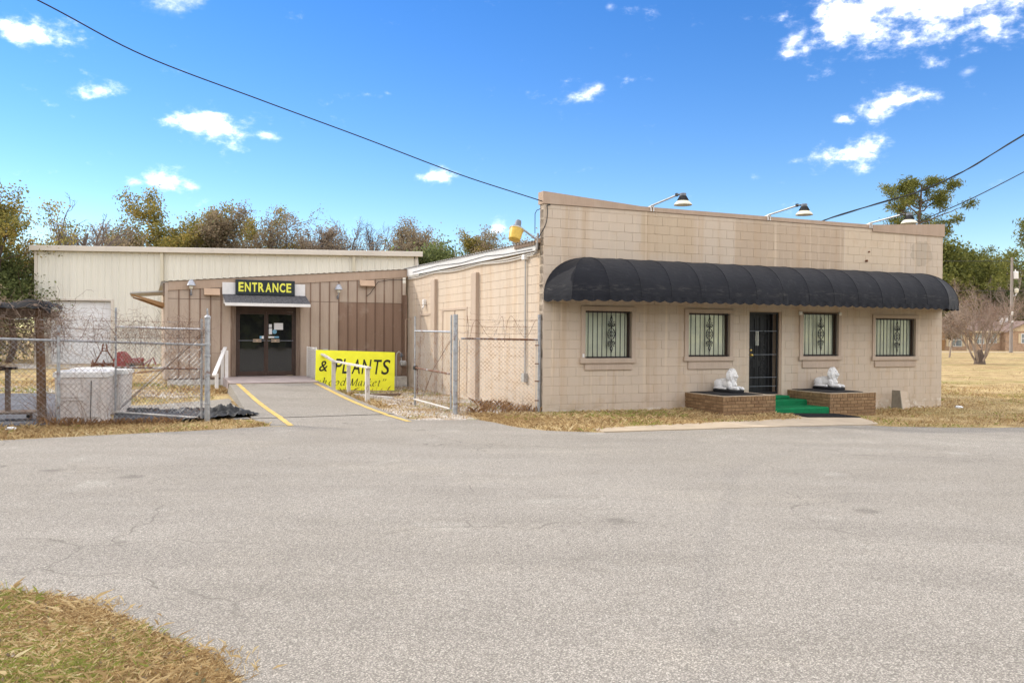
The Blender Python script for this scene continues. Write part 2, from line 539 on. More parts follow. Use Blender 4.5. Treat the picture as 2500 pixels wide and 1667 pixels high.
def m_ground():
    g = G('winter_turf', 0.95, 0.1)
    p = g.n('ShaderNodeNewGeometry').outputs['Position']
    a = g.noise(p, 0.35, 5, 0.6); b = g.noise(p, 2.2, 5, 0.65); c = g.noise(p, 22, 4, 0.75)
    base = g.ramp(b, [(0.28, (0.171, 0.114, 0.050)), (0.5, (0.392, 0.273, 0.135)), (0.72, (0.594, 0.460, 0.241))])
    base = g.mix(g.ramp(a, [(0.48, 0.0), (0.66, 0.55)]), base, (0.253, 0.254, 0.070))
    gs = g.noise(g.scale(p, (0.25, 0.9, 1)), 1.0, 4, 0.6)
    base = g.mix(g.ramp(gs, [(0.45, 0.0), (0.62, 0.5)]), base, (0.657, 0.521, 0.269))
    base = g.mix(g.ramp(c, [(0.3, 0.65), (0.55, 0.0)]), base, (0.114, 0.074, 0.036))
    g.col(base)
    g.bump(c, 0.8, 0.03)
    return g.m

def m_gravel():
    g = G('gravel', 0.92, 0.2)
    p = g.n('ShaderNodeNewGeometry').outputs['Position']
    vc = g.voro(p, 26, 'Color'); bw = g.n('ShaderNodeRGBToBW'); g.L.new(vc, bw.inputs[0])
    base = g.ramp(bw.outputs[0], [(0.15, (0.204, 0.174, 0.144)), (0.5, (0.432, 0.384, 0.330)), (0.85, (0.660, 0.612, 0.552))])
    f = g.noise(p, 0.9, 5, 0.65)
    base = g.mix(g.ramp(f, [(0.46, 0.0), (0.6, 0.85)]), base, g.ramp(g.noise(p, 16, 4, 0.7), [(0.3, (0.156, 0.096, 0.042)), (0.7, (0.456, 0.324, 0.156))]))
    f2 = g.noise(p, 1.6, 3, 0.6)
    base = g.mix(g.ramp(f2, [(0.60, 0.0), (0.68, 0.6)]), base, (0.156, 0.180, 0.036))
    g.col(base)
    g.bump(g.voro(p, 26, 'Distance'), 0.8, 0.02)
    return g.m

def m_tint(name, stops, rough=0.8, trans=0.0, attr='tint'):
    g = G(name, rough, 0.15)
    g.col(g.ramp(g.attr(attr), stops))
    if trans:
        g.b.inputs['Transmission Weight'].default_value = 0.0
        tr = g.n('ShaderNodeBsdfTranslucent'); mx = g.n('ShaderNodeMixShader')
        g.L.new(g.ramp(g.attr(attr), stops), tr.inputs['Color'])
        mx.inputs[0].default_value = trans
        out = g.N['Material Output']
        g.L.new(g.b.outputs[0], mx.inputs[1]); g.L.new(tr.outputs[0], mx.inputs[2]); g.L.new(mx.outputs[0], out.inputs['Surface'])
    return g.m

def m_glass(name, c=(0.012, 0.013, 0.014), rough=0.03):
    g = G(name, rough, 0.8)
    g.col(c)
    g.bump(g.noise(g.obj(), 2.2, 2), 0.04, 0.02)
    return g.m

def m_fabric():
    g = G('awning_canvas', 0.78, 0.25)
    p = g.uvz()
    wv = g.noise(p, 220, 2, 0.5)
    base = g.ramp(g.noise(p, 1.3, 5, 0.65), [(0.3, (0.0056, 0.0063, 0.0100)), (0.7, (0.0105, 0.0115, 0.0165))])
    # pale scuffs along the lower edge, rubbed and wrinkled
    sc = g.noise(g.scale(p, (1.6, 1.6, 9)), 2.2, 6, 0.75, 0.6)
    lo = g.math('MULTIPLY', g.ramp(sc, [(0.52, 0.0), (0.68, 1.0)]), g.band(g.z, 2.60, 2.86, 0.11))
    sv = g.noise(g.scale(p, (7, 7, 0.5)), 1.0, 4, 0.7)
    base = g.mix(g.ramp(sv, [(0.60, 0.0), (0.72, 0.35)]), base, (0.045, 0.045, 0.048))
    base = g.mix(g.math('MULTIPLY', lo, 0.75), base, (0.077, 0.073, 0.069))
    sp = g.noise(p, 13, 4, 0.8)
    base = g.mix(g.ramp(sp, [(0.75, 0.0), (0.77, 0.7)]), base, (0.165, 0.160, 0.149))
    g.col(base)
    g.b.inputs['Sheen Weight'].default_value = 0.06
    g.b.inputs['Sheen Roughness'].default_value = 0.5
    cr = g.noise(g.scale(p, (2.2, 2.2, 6)), 2.0, 4, 0.6, 0.8)
    g.bump(g.math('ADD', g.math('MULTIPLY', cr, 1.0), g.math('MULTIPLY', wv, 0.05)), 0.28, 0.05)
    return g.m

def m_brick():
    g = G('glazed_brown_brick', 0.7, 0.35)
    p = g.uvz()
    f = g.noise(p, 14, 4, 0.7)
    base = g.mix(g.rand(), (0.231, 0.135, 0.065), (0.331, 0.210, 0.106))
    base = g.mix(g.ramp(f, [(0.4, 0.45), (0.62, 0.0)]), base, (0.144, 0.083, 0.043))
    k = g.noise(p, 11, 5, 0.8)
    base = g.mix(g.ramp(k, [(0.70, 0.0), (0.715, 0.9)]), base, (0.850, 0.775, 0.700))
    g.col(base)
    g.bump(g.noise(p, 70, 4), 0.5, 0.005)
    return g.m

def m_lat_metal(name, c, stain=0.15):
    """painted sheet metal in the world frame"""
    g = G(name, 0.5, 0.35)
    p = g.n('ShaderNodeNewGeometry').outputs['Position']
    f = g.noise(g.scale(p, (0.6, 0.6, 0.15)), 1.2, 5, 0.6)
    base = g.ramp(f, [(0.3, tuple(x * (1 - stain) for x in c)), (0.7, c)])
    st = g.noise(g.scale(p, (5, 5, 0.2)), 1.0, 4, 0.6)
    base = g.mix(g.ramp(st, [(0.58, 0.0), (0.75, 0.3)]), base, tuple(x * 0.7 for x in c))
    g.col(base)
    return g.m

MT = {}
MT['block'] = m_block()
MT['siding'] = m_siding('siding_paint', (0.480, 0.385, 0.305), (0.405, 0.318, 0.248))
MT['siding_dark'] = m_siding('siding_unfaded', (0.29, 0.195, 0.142), (0.245, 0.162, 0.117))
MT['batten'] = m_siding('batten_paint', (0.27, 0.185, 0.135), (0.20, 0.13, 0.092))
MT['siding_dark2'] = m_siding('dark_batten_paint', (0.20, 0.128, 0.092), (0.15, 0.095, 0.068))
MT['trim_tan'] = m_siding('trim_paint', (0.47, 0.35, 0.262), (0.40, 0.295, 0.215))
MT['trim_wall'] = m_siding('window_trim_paint', (0.53, 0.425, 0.335), (0.46, 0.362, 0.28))
MT['asphalt'] = m_asphalt()
MT['ground'] = m_ground()
MT['gravel'] = m_gravel()
MT['canvas'] = m_fabric()
MT['brick'] = m_brick()
MT['galv'] = m_galv('galvanised_pipe', 0.12)
MT['rusty'] = m_galv('rusty_pipe', 0.62)
MT['wire'] = m_galv('fence_wire', 0.38)
MT['rust'] = plain('rust', (0.15, 0.062, 0.032), 0.9, 0, 0.4, 20, bump=0.4)
MT['white_wood'] = m_wood('flaking_white_wood', (0.68, 0.65, 0.60), (0.54, 0.50, 0.45), flake=(0.33, 0.27, 0.22))
MT['white_paint'] = plain('white_paint', (0.74, 0.72, 0.69), 0.6, var=0.06)
MT['old_wood'] = m_wood('grey_wood', (0.25, 0.19, 0.145), (0.13, 0.09, 0.065))
MT['post_wood'] = m_wood('brown_post_wood', (0.215, 0.13, 0.075), (0.105, 0.058, 0.033))
MT['raw_wood'] = m_wood('raw_lumber', (0.44, 0.27, 0.135), (0.27, 0.145, 0.066), sc=(2, 30, 30))
MT['black'] = plain('black_paint', (0.012, 0.012, 0.013), 0.45, spec=0.4)
MT['iron'] = plain('black_iron', (0.010, 0.010, 0.011), 0.5, spec=0.4)
MT['rubber'] = plain('black_rubber', (0.017, 0.017, 0.019), 0.8, var=0.3, scale=9, bump=0.5)
MT['concrete'] = plain('pale_concrete', (0.40, 0.325, 0.235), 0.9, var=0.14, scale=1.6, bump=0.4)
MT['concrete_new'] = plain('sandy_concrete', (0.44, 0.36, 0.265), 0.9, var=0.16, scale=2.2, bump=0.3)
MT['slab'] = plain('painted_slab', (0.40, 0.335, 0.315), 0.85, var=0.18, scale=2.0, bump=0.3)
MT['footing'] = plain('whitewashed_footing', (0.55, 0.52, 0.47), 0.9, var=0.3, scale=5, bump=0.5)
MT['yellow_line'] = None
MT['green_carpet'] = None
MT['sign_yellow'] = plain('yellow_sign_face', (0.93, 0.93, 0.045), 0.5, var=0.06, scale=3)
MT['letter'] = plain('dark_lettering', (0.022, 0.026, 0.018), 0.55, var=0.2)
MT['sign_dark'] = plain('dark_sign_face', (0.022, 0.030, 0.034), 0.5, var=0.15)
MT['letter_yellow'] = plain('yellow_lettering', (0.78, 0.76, 0.10), 0.5, var=0.08)
MT['bronze'] = plain('bronze_aluminium', (0.055, 0.033, 0.024), 0.45, 0.2, var=0.2, spec=0.4)
MT['glass'] = m_glass('dark_glass')
MT['blind'] = plain('pale_blind', (0.92, 0.91, 0.78), 0.55, var=0.08, scale=3)
MT['brass'] = plain('brass', (0.72, 0.50, 0.16), 0.28, 0.9, var=0.1)
MT['cream_metal'] = m_lat_metal('cream_sheet_metal', (0.73, 0.70, 0.61), 0.10)
MT['cream_trim'] = m_lat_metal('pale_trim_metal', (0.64, 0.58, 0.50))
MT['cream_trim2'] = m_lat_metal('cream_downspout', (0.62, 0.57, 0.44))
MT['white_metal'] = m_lat_metal('white_sheet_metal', (0.80, 0.80, 0.80))
MT['fascia_white'] = m_lat_metal('white_fascia', (0.72, 0.71, 0.69))
MT['lamp_shade'] = plain('cream_lamp_lens', (0.66, 0.62, 0.50), 0.4, var=0.08)
MT['lamp_grey'] = plain('grey_cast_metal', (0.17, 0.18, 0.20), 0.5, 0.3)
MT['amber'] = plain('aged_yellow_lens', (0.62, 0.41, 0.07), 0.35, var=0.18, scale=9)
MT['pipe_white'] = plain('pale_conduit', (0.60, 0.57, 0.52), 0.6, var=0.1)
MT['pvc_grey'] = plain('grey_conduit', (0.42, 0.41, 0.39), 0.55, var=0.1)
MT['cable'] = plain('black_cable', (0.02, 0.022, 0.024), 0.6)
MT['shingle'] = plain('grey_shingle', (0.085, 0.083, 0.088), 0.95, var=0.45, scale=16, bump=0.7)
MT['shingle_brown'] = plain('brown_shingle', (0.20, 0.145, 0.125), 0.95, var=0.3, scale=1.4)
def m_plaster():
    g = G('white_plaster', 0.75, 0.3)
    p = g.obj()
    base = g.ramp(g.noise(p, 14, 4), [(0.3, (0.72, 0.71, 0.69)), (0.7, (0.80, 0.79, 0.77))])
    base = g.mix(g.ramp(g.noise(p, 22, 5, 0.75), [(0.56, 0.0), (0.66, 0.55)]), base, (0.40, 0.38, 0.33))
    g.col(base); g.bump(g.noise(p, 110, 4), 0.4, 0.004)
    return g.m
MT['stone'] = m_plaster()
def m_tank():
    g = G('weathered_white_plastic', 0.6, 0.3)
    p = g.obj()
    base = g.ramp(g.noise(p, 3, 5, 0.6), [(0.3, (0.60, 0.545, 0.51)), (0.7, (0.74, 0.69, 0.65))])
    st = g.noise(g.scale(p, (9, 9, 0.9)), 1.4, 5, 0.7)
    base = g.mix(g.ramp(st, [(0.5, 0.0), (0.68, 0.6)]), base, (0.34, 0.28, 0.225))
    sp = g.noise(p, 14, 5, 0.75)
    base = g.mix(g.ramp(sp, [(0.6, 0.0), (0.68, 0.5)]), base, (0.27, 0.23, 0.19))
    g.col(base)
    return g.m
MT['tank'] = m_tank()
MT['tank_lid'] = plain('white_plastic_lid', (0.78, 0.76, 0.73), 0.55, var=0.08, scale=3)
MT['tarp'] = None
MT['red'] = plain('faded_red_paint', (0.27, 0.045, 0.045), 0.65, var=0.35, scale=8)
MT['house_brick'] = plain('tan_house_brick', (0.40, 0.27, 0.18), 0.9, var=0.25, scale=3)
MT['house_trim'] = plain('cream_house_paint', (0.62, 0.50, 0.33), 0.8, var=0.08)
MT['house_glass'] = m_glass('house_glass', (0.16, 0.19, 0.22), 0.1)
MT['pole_wood'] = m_wood('utility_pole_wood', (0.30, 0.265, 0.24), (0.20, 0.17, 0.15))
MT['bark'] = m_wood('bark', (0.155, 0.118, 0.092), (0.075, 0.055, 0.043), sc=(8, 8, 2))
MT['bark_pale'] = m_wood('pale_bark', (0.37, 0.30, 0.245), (0.20, 0.155, 0.125), sc=(8, 8, 2))
MT['paper'] = plain('paper', (0.75, 0.76, 0.76), 0.8, var=0.05)
MT['sticker_blue'] = plain('blue_sticker', (0.16, 0.36, 0.50), 0.5)
MT['hood'] = plain('buff_hood_paint', (0.47, 0.33, 0.225), 0.7, var=0.06)
MT['brass_dull'] = plain('tan_push_plate', (0.46, 0.35, 0.25), 0.5, var=0.08)
MT['lamp_grey2'] = plain('pale_lamp_metal', (0.40, 0.42, 0.46), 0.45, 0.3)
MT['raw_dark'] = m_wood('rust_brown_header', (0.19, 0.095, 0.05), (0.10, 0.05, 0.028), sc=(2, 30, 30))
MT['old_wood2'] = plain('grey_board', (0.27, 0.245, 0.20), 0.85, var=0.2)
MT['tarp_dark'] = plain('black_tarp', (0.012, 0.012, 0.013), 0.85, var=0.3, scale=5, spec=0.15)
MT['dirt'] = plain('bare_dirt', (0.20, 0.14, 0.085), 0.95, var=0.4, scale=3, bump=0.8)

def m_yellow_line():
    g = G('worn_yellow_paint', 0.85, 0.2)
    p = g.n('ShaderNodeNewGeometry').outputs['Position']
    f = g.noise(p, 26, 4, 0.75)
    g.col(g.mix(g.ramp(f, [(0.36, 1.0), (0.46, 0.0)]), g.ramp(g.noise(p, 3, 3), [(0.3, (0.52, 0.36, 0.10)), (0.7, (0.64, 0.46, 0.15))]), (0.24, 0.20, 0.14)))
    g.bump(g.voro(p, 105, 'Distance'), 0.4, 0.004)
    return g.m
MT['yellow_line'] = m_yellow_line()
def m_carpet():
    g = G('green_turf_carpet', 0.95, 0.1)
    p = g.n('ShaderNodeNewGeometry').outputs['Position']
    f = g.noise(p, 160, 3, 0.7); b = g.noise(p, 5, 4, 0.6)
    g.col(g.mix(g.ramp(b, [(0.4, 0.4), (0.65, 0.0)]), g.ramp(f, [(0.3, (0.006, 0.112, 0.042)), (0.7, (0.018, 0.300, 0.112))]), (0.018, 0.112, 0.053)))
    g.bump(f, 0.9, 0.01)
    return g.m
MT['green_carpet'] = m_carpet()
def m_tarp():
    g = G('black_plastic_sheet', 0.32, 0.5)
    p = g.n('ShaderNodeNewGeometry').outputs['Position']
    du = g.noise(p, 2.5, 5, 0.7)
    g.col(g.mix(g.ramp(du, [(0.48, 0.0), (0.72, 0.6)]), (0.010, 0.011, 0.013), (0.10, 0.10, 0.10)))
    g.rough(g.ramp(du, [(0.4, 0.42), (0.66, 0.85)]))
    g.bump(g.noise(p, 9, 5, 0.65, 1.0), 0.7, 0.05)
    return g.m
MT['tarp'] = m_tarp()
def m_cloth():
    g = G('grey_ground_cloth', 0.85, 0.2)
    p = g.n('ShaderNodeNewGeometry').outputs['Position']
    f = g.noise(p, 1.4, 5, 0.65)
    g.col(g.ramp(f, [(0.3, (0.085, 0.088, 0.10)), (0.7, (0.15, 0.152, 0.165))]))
    g.bump(g.noise(p, 4, 4), 0.4, 0.03)
    return g.m
MT['cloth'] = m_cloth()
GRASS_STOPS = [(0.0, (0.17, 0.105, 0.05)), (0.2, (0.37, 0.245, 0.115)), (0.45, (0.56, 0.41, 0.205)), (0.62, (0.70, 0.555, 0.31)), (0.76, (0.78, 0.66, 0.41)), (0.80, (0.20, 0.225, 0.05)), (1.0, (0.34, 0.36, 0.09))]
MT['grass'] = m_tint('winter_grass_blades', GRASS_STOPS, 0.85, 0.25)
MT['weed'] = m_tint('dry_weeds', [(0.0, (0.12, 0.06, 0.03)), (0.6, (0.31, 0.18, 0.085)), (1.0, (0.45, 0.30, 0.16))], 0.9, 0.2)
MT['vine'] = m_tint('dead_vine', [(0.0, (0.13, 0.085, 0.062)), (0.6, (0.28, 0.195, 0.145)), (1.0, (0.52, 0.42, 0.34))], 0.9)
# ------------------------------------------------------------------ ground, paving
def axis(segs):
    out = []
    for a, b, n in segs:
        out += list(np.linspace(a, b, n, endpoint=False))
    return np.array(out + [segs[-1][1]])
def build_ground():
    xs = axis([(-600, -60, 12), (-60, -20, 16), (-20, 20, 60), (20, 70, 20), (70, 600, 12)])
    ys = axis([(-80, -5, 6), (-5, 45, 70), (45, 125, 30), (125, 1500, 14)])
    vs = []; fs = []
    for y in ys:
        for x in xs:
            vs.append((x, y, zg(x, y) - 0.012))
    nx = len(xs)
    for j in range(len(ys) - 1):
        for i in range(nx - 1):
            a = j * nx + i
            fs.append((a, a + 1, a + nx + 1, a + nx))
    o = link('ground', arrays_mesh('ground', np.array(vs), np.array(fs)), MT['ground'])
    struct(o); o['label'] = 'dry winter grass field around the buildings and beyond'
    return o
build_ground()

def sheet(name, poly, off, m, zf=None, step=1.0, thick=0.0, jitter=0.0, seed=1):
    """a paved sheet: outline in world XY laid on the ground, off metres above it; thick gives it an edge"""
    rr = random.Random(seed)
    if jitter:
        pts = []
        for i, p in enumerate(poly):
            q = poly[(i + 1) % len(poly)]
            L = math.dist(p, q); n = max(1, int(L / 0.25)) if L < 40 else 1
            for k in range(n):
                t = k / n
                j = jitter if k else 0
                pts.append((p[0] + (q[0] - p[0]) * t + rr.uniform(-j, j), p[1] + (q[1] - p[1]) * t + rr.uniform(-j, j)))
        poly = pts
    bm = bmesh.new()
    f = bm.faces.new([bm.verts.new((x, y, 0)) for x, y in poly])
    bmesh.ops.triangulate(bm, faces=[f])
    x0, x1 = min(p[0] for p in poly), max(p[0] for p in poly)
    y0, y1 = min(p[1] for p in poly), max(p[1] for p in poly)
    for ax, lo, hi in ((0, x0, x1), (1, y0, y1)):
        c = math.ceil(lo / step) * step
        while c < hi:
            co = [0, 0, 0]; co[ax] = c; no = [0, 0, 0]; no[ax] = 1
            bmesh.ops.bisect_plane(bm, geom=bm.verts[:] + bm.edges[:] + bm.faces[:], plane_co=co, plane_no=no)
            c += step
    zf = zf or zg
    for v in bm.verts:
        v.co.z = zf(v.co.x, v.co.y) + off
    if thick:
        be = [e for e in bm.edges if e.is_boundary]
        r = bmesh.ops.extrude_edge_only(bm, edges=be)
        for e in r['geom']:
            if isinstance(e, bmesh.types.BMVert):
                e.co.z -= thick
    bmesh.ops.recalc_face_normals(bm, faces=bm.faces)
    up = sum(f.normal.z * f.calc_area() for f in bm.faces)
    if up < 0:
        bmesh.ops.reverse_faces(bm, faces=bm.faces)
    me = bpy.data.meshes.new(name); bm.to_mesh(me); bm.free()
    return link(name, me, m)
def W(u, v):
    p = UV(u, v); return (p.x, p.y)

# parking lot with the foot of the driveway
lot = [W(-45, -7), W(-20, -2.3), W(-10.02, -1.02), W(-8.26, -0.80), W(-6.94, -0.64), W(-6.09, -0.47), W(-5.75, -0.35), W(-5.95, 1.2), W(-3.0, 1.2), W(-3.02, 0.1), W(-2.9, -0.25), W(-2.2, -0.46),
       W(-1.75, -0.62), W(-1.62, -1.2), W(-1.55, -2.1), W(-1.3, -2.75), W(-0.75, -3.2), W(-0.42, -3.44), W(1.76, -3.68), W(4.07, -3.88), W(5.39, -3.84), W(5.9, -4.15), W(9.07, -4.50), W(14, -4.9), W(40, -7),
       (45, -30), (-45, -30), (-40, -6)]
o = sheet('parking_lot', lot, 0.004, MT['asphalt'], step=2.0, jitter=0.035)
struct(o); o['label'] = 'wide pale worn asphalt parking lot'

def z_ramp(v):
    t = min(1, max(0, (v - 0.6) / 7.0))
    return 0.31 * t * t * (1.6 - 0.6 * t)
# the sloping drive up to the double door
mb = MB()
rows = 15
uL = lambda v: -5.95 + 0.12 * ss(0, 8, v)
uR = lambda v: -3.0 - 0.28 * ss(0, 8, v)
vs = []
for i in range(rows + 1):
    v = 1.1 + (7.72 - 1.1) * i / rows
    for k in range(7):
        u = uL(v) + (uR(v) - uL(v)) * k / 6
        vs.append(UV(u, v, z_ramp(v) + 0.012))
fs = []
for i in range(rows):
    for k in range(6):
        a = i * 7 + k
        fs.append((a, a + 1, a + 8, a + 7))
mb.add(vs, fs)
for k, side in ((0, -1), (6, 1)):
    b = len(mb.v)
    for i in range(rows + 1):
        p = Vector(vs[i * 7 + k])
        mb.v += [tuple(p), tuple(p + Vector((CT * side * 0.06, ST * side * 0.06, -0.4)))]
    for i in range(rows):
        mb.f.append((b + 2 * i, b + 2 * i + 2, b + 2 * i + 3, b + 2 * i + 1))
o = part('driveway_ramp', mb, MT['asphalt'])
struct(o); o['label'] = 'asphalt ramp rising from the lot to the double doors'
# asphalt tongue running off to the left of the ramp behind the fence
o = sheet('side_pavement', [W(-5.97, 1.15), W(-6.3, 1.15), W(-6.6, 2.2), W(-7.2, 3.6), W(-8.3, 4.4), W(-8.6, 5.0), W(-7.7, 5.1), W(-6.85, 5.6), W(-6.15, 6.0), W(-5.97, 6.1)], 0.002, MT['asphalt'], zf=lambda x, y: max(zg(x, y), 0.0), step=0.8, jitter=0.04, seed=5)
struct(o); o['label'] = 'asphalt tongue left of the ramp behind the open gate'

def line_strip(name, pts, w, zoff, zf, label):
    mb = MB(); vs = []
    P2 = []
    for i in range(len(pts) - 1):
        for k in range(8):
            t = k / 8
            P2.append((pts[i][0] + (pts[i + 1][0] - pts[i][0]) * t, pts[i][1] + (pts[i + 1][1] - pts[i][1]) * t))
    P2.append(pts[-1])
    rr = random.Random(3)
    for i, (u, v) in enumerate(P2):
        a = P2[max(0, i - 1)]; b = P2[min(len(P2) - 1, i + 1)]
        t = Vector((b[0] - a[0], b[1] - a[1])).normalized()
        n = Vector((-t.y, t.x))
        for s in (-1, 1):
            uu, vv = u + n.x * s * (w / 2 + rr.uniform(-.006, .006)), v + n.y * s * w / 2
            vs.append(UV(uu, vv, zf(uu, vv) + zoff))
    mb.add(vs, [(2 * i, 2 * i + 1, 2 * i + 3, 2 * i + 2) for i in range(len(P2) - 1)])
    o = part(name, mb, MT['yellow_line'])
    struct(o); o['label'] = label
zl = lambda u, v: (z_ramp(v) + 0.012) if v > 1.1 else 0.004 + zg(*W(u, v))
line_strip('painted_line', [(-5.42, -0.46), (-5.40, 1.2), (-5.50, 4.2), (-5.60, 7.6)], 0.11, 0.006, zl, 'worn yellow line along the left side of the ramp')
line_strip('painted_line', [(-3.15, -0.5), (-3.22, 1.2), (-3.36, 4.2), (-3.52, 7.5)], 0.11, 0.006, zl, 'worn yellow line along the right side of the ramp')
line_strip('painted_line', [(-5.42, -0.52), (-5.9, -0.47)], 0.03, 0.006, zl, 'thin yellow line at the grass tip beside the ramp')

# concrete walk from the lot to the front steps
walk = [(-0.42, -3.40), (1.76, -3.65), (4.07, -3.86), (5.39, -3.81), (5.95, -3.6), (6.25, -3.25), (6.75, -2.4), (7.05, -1.5), (5.25, -1.47), (5.12, -2.1), (4.85, -2.45), (3.42, -2.74), (2.45, -2.72), (-0.40, -2.86)]
wz = lambda x, y: zg(x, y) - 0.0
joints = [(-0.42, 1.0), (1.0, 2.6), (2.6, 4.4)]
def clip_poly(poly, lo, hi):
    def cut(P, c, sgn):
        out = []
        for i in range(len(P)):
            a, b = P[i], P[(i + 1) % len(P)]
            ia, ib = (a[0] - c) * sgn >= 0, (b[0] - c) * sgn >= 0
            if ia:
                out.append(a)
            if ia != ib:
                t = (c - a[0]) / (b[0] - a[0])
                out.append((c, a[1] + (b[1] - a[1]) * t))
        return out
    return cut(cut(poly, lo, 1), hi, -1)
path = bpy.data.objects.new('path', None); COL.objects.link(path); struct(path)
path['label'] = 'pale concrete walk along the lot leading to the steps'
for lo, hi in ((-0.5, 1.045), (1.055, 2.595), (2.605, 4.395), (4.405, 8)):
    poly = clip_poly(walk, lo, hi)
    o = sheet('walk_slab', [W(*p) for p in poly], 0.018, MT['concrete'] if hi < 4.3 else MT['concrete_new'], step=0.5, thick=0.12)
    o.parent = path
# gravel between the ramp and the block building, and the track behind the left gate
o = sheet('gravel_patch', [W(-2.95, -0.2), W(-2.2, -0.42), W(-1.75, -0.55), W(-0.9, 0.1), W(-0.02, 0.35), W(-0.02, 10.15), W(-3.2, 10.15), W(-3.3, 7.5), W(-3.1, 3)], 0.0, MT['gravel'], step=0.9, jitter=0.06, seed=8)
struct(o); o['label'] = 'gravel and thin grass between the ramp and the side wall'
o = sheet('gravel_track', [W(-6.3, 6.5), W(-6.5, 7.4), W(-8.5, 9.8), W(-12, 12.5), W(-16, 16.5), W(-17, 15), W(-13, 10.8), W(-8.4, 7.4), W(-7.2, 6.6)], 0.0, MT['gravel'], step=0.9, jitter=0.1, seed=9)
struct(o); o['label'] = 'pale gravel track crossing the yard behind the left fence'
o = sheet('gravel_apron', [(-22, 37.9), (-17.4, 38.3), (-16.5, 34.2), (-19, 33.2), (-22.5, 33.8)], 0.0, MT['gravel'], step=1.2, jitter=0.15, seed=11)
struct(o); o['label'] = 'gravel apron before the roll-up door'
# dark woven cloth laid on the yard at the far left
o = sheet('ground_cloth', [W(-13.5, 1.4), W(-8.95, 1.25), W(-8.6, 3.4), W(-9.3, 6.6), W(-10.2, 8.6), W(-14, 9.6)], 0.0, MT['cloth'], step=0.8, jitter=0.04, seed=12)
struct(o); o['label'] = 'dark grey ground cloth laid behind the left fence'
o = sheet('road', [(20, 93), (140, 93.5), (140, 97), (20, 96.5)], 0.004, MT['concrete'], step=10)
struct(o); o['label'] = 'pale street in front of the distant brick house'
# ------------------------------------------------------------------ block building
H_COURSE, W_BLOCK = 0.2032, 0.4064
OPEN = [(0.985, 2.275, 1.16, 2.33), (3.735, 5.03, 1.18, 2.33), (7.20, 8.475, 1.18, 2.345), (9.65, 11.215, 1.165, 2.29), (5.585, 6.585, 0.12, 2.345)]
bb = thing('block_building', 'tan painted concrete block building with a stepped parapet', 'building', UV(0, 0, 0), TH)
# mortar backing with the openings cut out, in strips
L_F = 12.192
mb = MB()
us = sorted({0.0, L_F} | {o_[0] for o_ in OPEN} | {o_[1] for o_ in OPEN})
zs = sorted({-0.5, 4.575} | {o_[2] for o_ in OPEN} | {o_[3] for o_ in OPEN})
def is_open(u, z):
    return any(a < u < b and c < z < d for a, b, c, d in OPEN)
for i in range(len(us) - 1):
    run = None
    for j in range(len(zs) - 1):
        solid = not is_open((us[i] + us[i + 1]) / 2, (zs[j] + zs[j + 1]) / 2)
        if solid and run is None:
            run = zs[j]
        if run is not None and (not solid or j == len(zs) - 2):
            top = zs[j + 1] if solid else zs[j]
            mb.box(us[i], us[i + 1], 0.008, 0.20, run, top)
            run = None
part('front_wall', mb, MT['block'], bb)
mb = MB()
mb.box(0.009, 0.20, 0.2015, 10.6, -0.5, 3.6)
mb.box(L_F - 0.20, L_F - 0.010, 0.2015, 14, -0.5, 3.6)
part('side_wall', mb, MT['block'], bb)
# individual blocks
_bm_cache = {}
def block_mesh(w, h):
    k = (round(w, 3), round(h, 3))
    if k not in _bm_cache:
        c, d = 0.0035, 0.012
        x0, x1, z0, z1 = 0.0016, k[0] - 0.0016, 0.0032, k[1] - 0.0032
        m_ = MB()
        vs = []
        for y, i in ((d, 0), (c, 0), (0, c)):
            vs += [(x0 + i, y, z0 + i), (x1 - i, y, z0 + i), (x1 - i, y, z1 - i), (x0 + i, y, z1 - i)]
        fs = [(8, 9, 10, 11)]
        for r in (0, 4):
            for q in range(4):
                fs.append((r + q, r + (q + 1) % 4, r + 4 + (q + 1) % 4, r + 4 + q))
        m_.add(vs, fs)
        me = m_.mesh('block'); me.materials.append(MT['block'])
        _bm_cache[k] = me
    return _bm_cache[k]
blocks = []
for k in range(-2, 23):
    z0 = k * H_COURSE
    h = H_COURSE if k < 22 else 0.1016
    off = 0.0 if (21 - k) % 2 else W_BLOCK / 2
    edges = sorted({0.0, L_F} | {off + n * W_BLOCK for n in range(31) if 0 < off + n * W_BLOCK < L_F})
    for a, b in zip(edges[:-1], edges[1:]):
        segs = [(a, b)]
        for (oa, ob, oc, od) in OPEN:
            if oc < z0 + h * 0.6 and od > z0 + h * 0.4:
                ns = []
                for (p, q) in segs:
                    if q <= oa or p >= ob:
                        ns.append((p, q))
                    else:
                        if p < oa - 0.03: ns.append((p, oa))
                        if q > ob + 0.03: ns.append((ob, q))
                segs = ns
        for p, q in segs:
            if q - p > 0.03:
                blocks.append((p, q - p, z0, h))
def hidden(u, z):
    d = UV(u, 0, z)
    if 2.62 < z < 3.30 and 0.3 < u < 11.6:
        return True
    if z < -0.15 or (z < 0.33 and (3.8 < u < 5.2 or 6.9 < u < 8.2)):
        return True
    return z < zg(d.x, d.y) - 0.1
vis = [b for b in blocks if not hidden(b[0] + b[1] / 2, b[2] + b[3] / 2)]
vis.sort(key=lambda b: -(b[1] * b[3]) / (UV(b[0], 0).length ** 2))
single = set(map(tuple, vis[:300]))
rest = MB()
brn = random.Random(4)
for b in blocks:
    u, w, z, h = b
    if tuple(b) in single:
        o = link('block', block_mesh(w, h), None, bb)
        o.location = (u, brn.uniform(-0.002, 0.0015), z)
    else:
        me = block_mesh(w, h)
        rest.add([(v.co.x + u, v.co.y + brn.uniform(-.0003, .0003), v.co.z + z) for v in me.vertices], [tuple(p.vertices) for p in me.polygons])
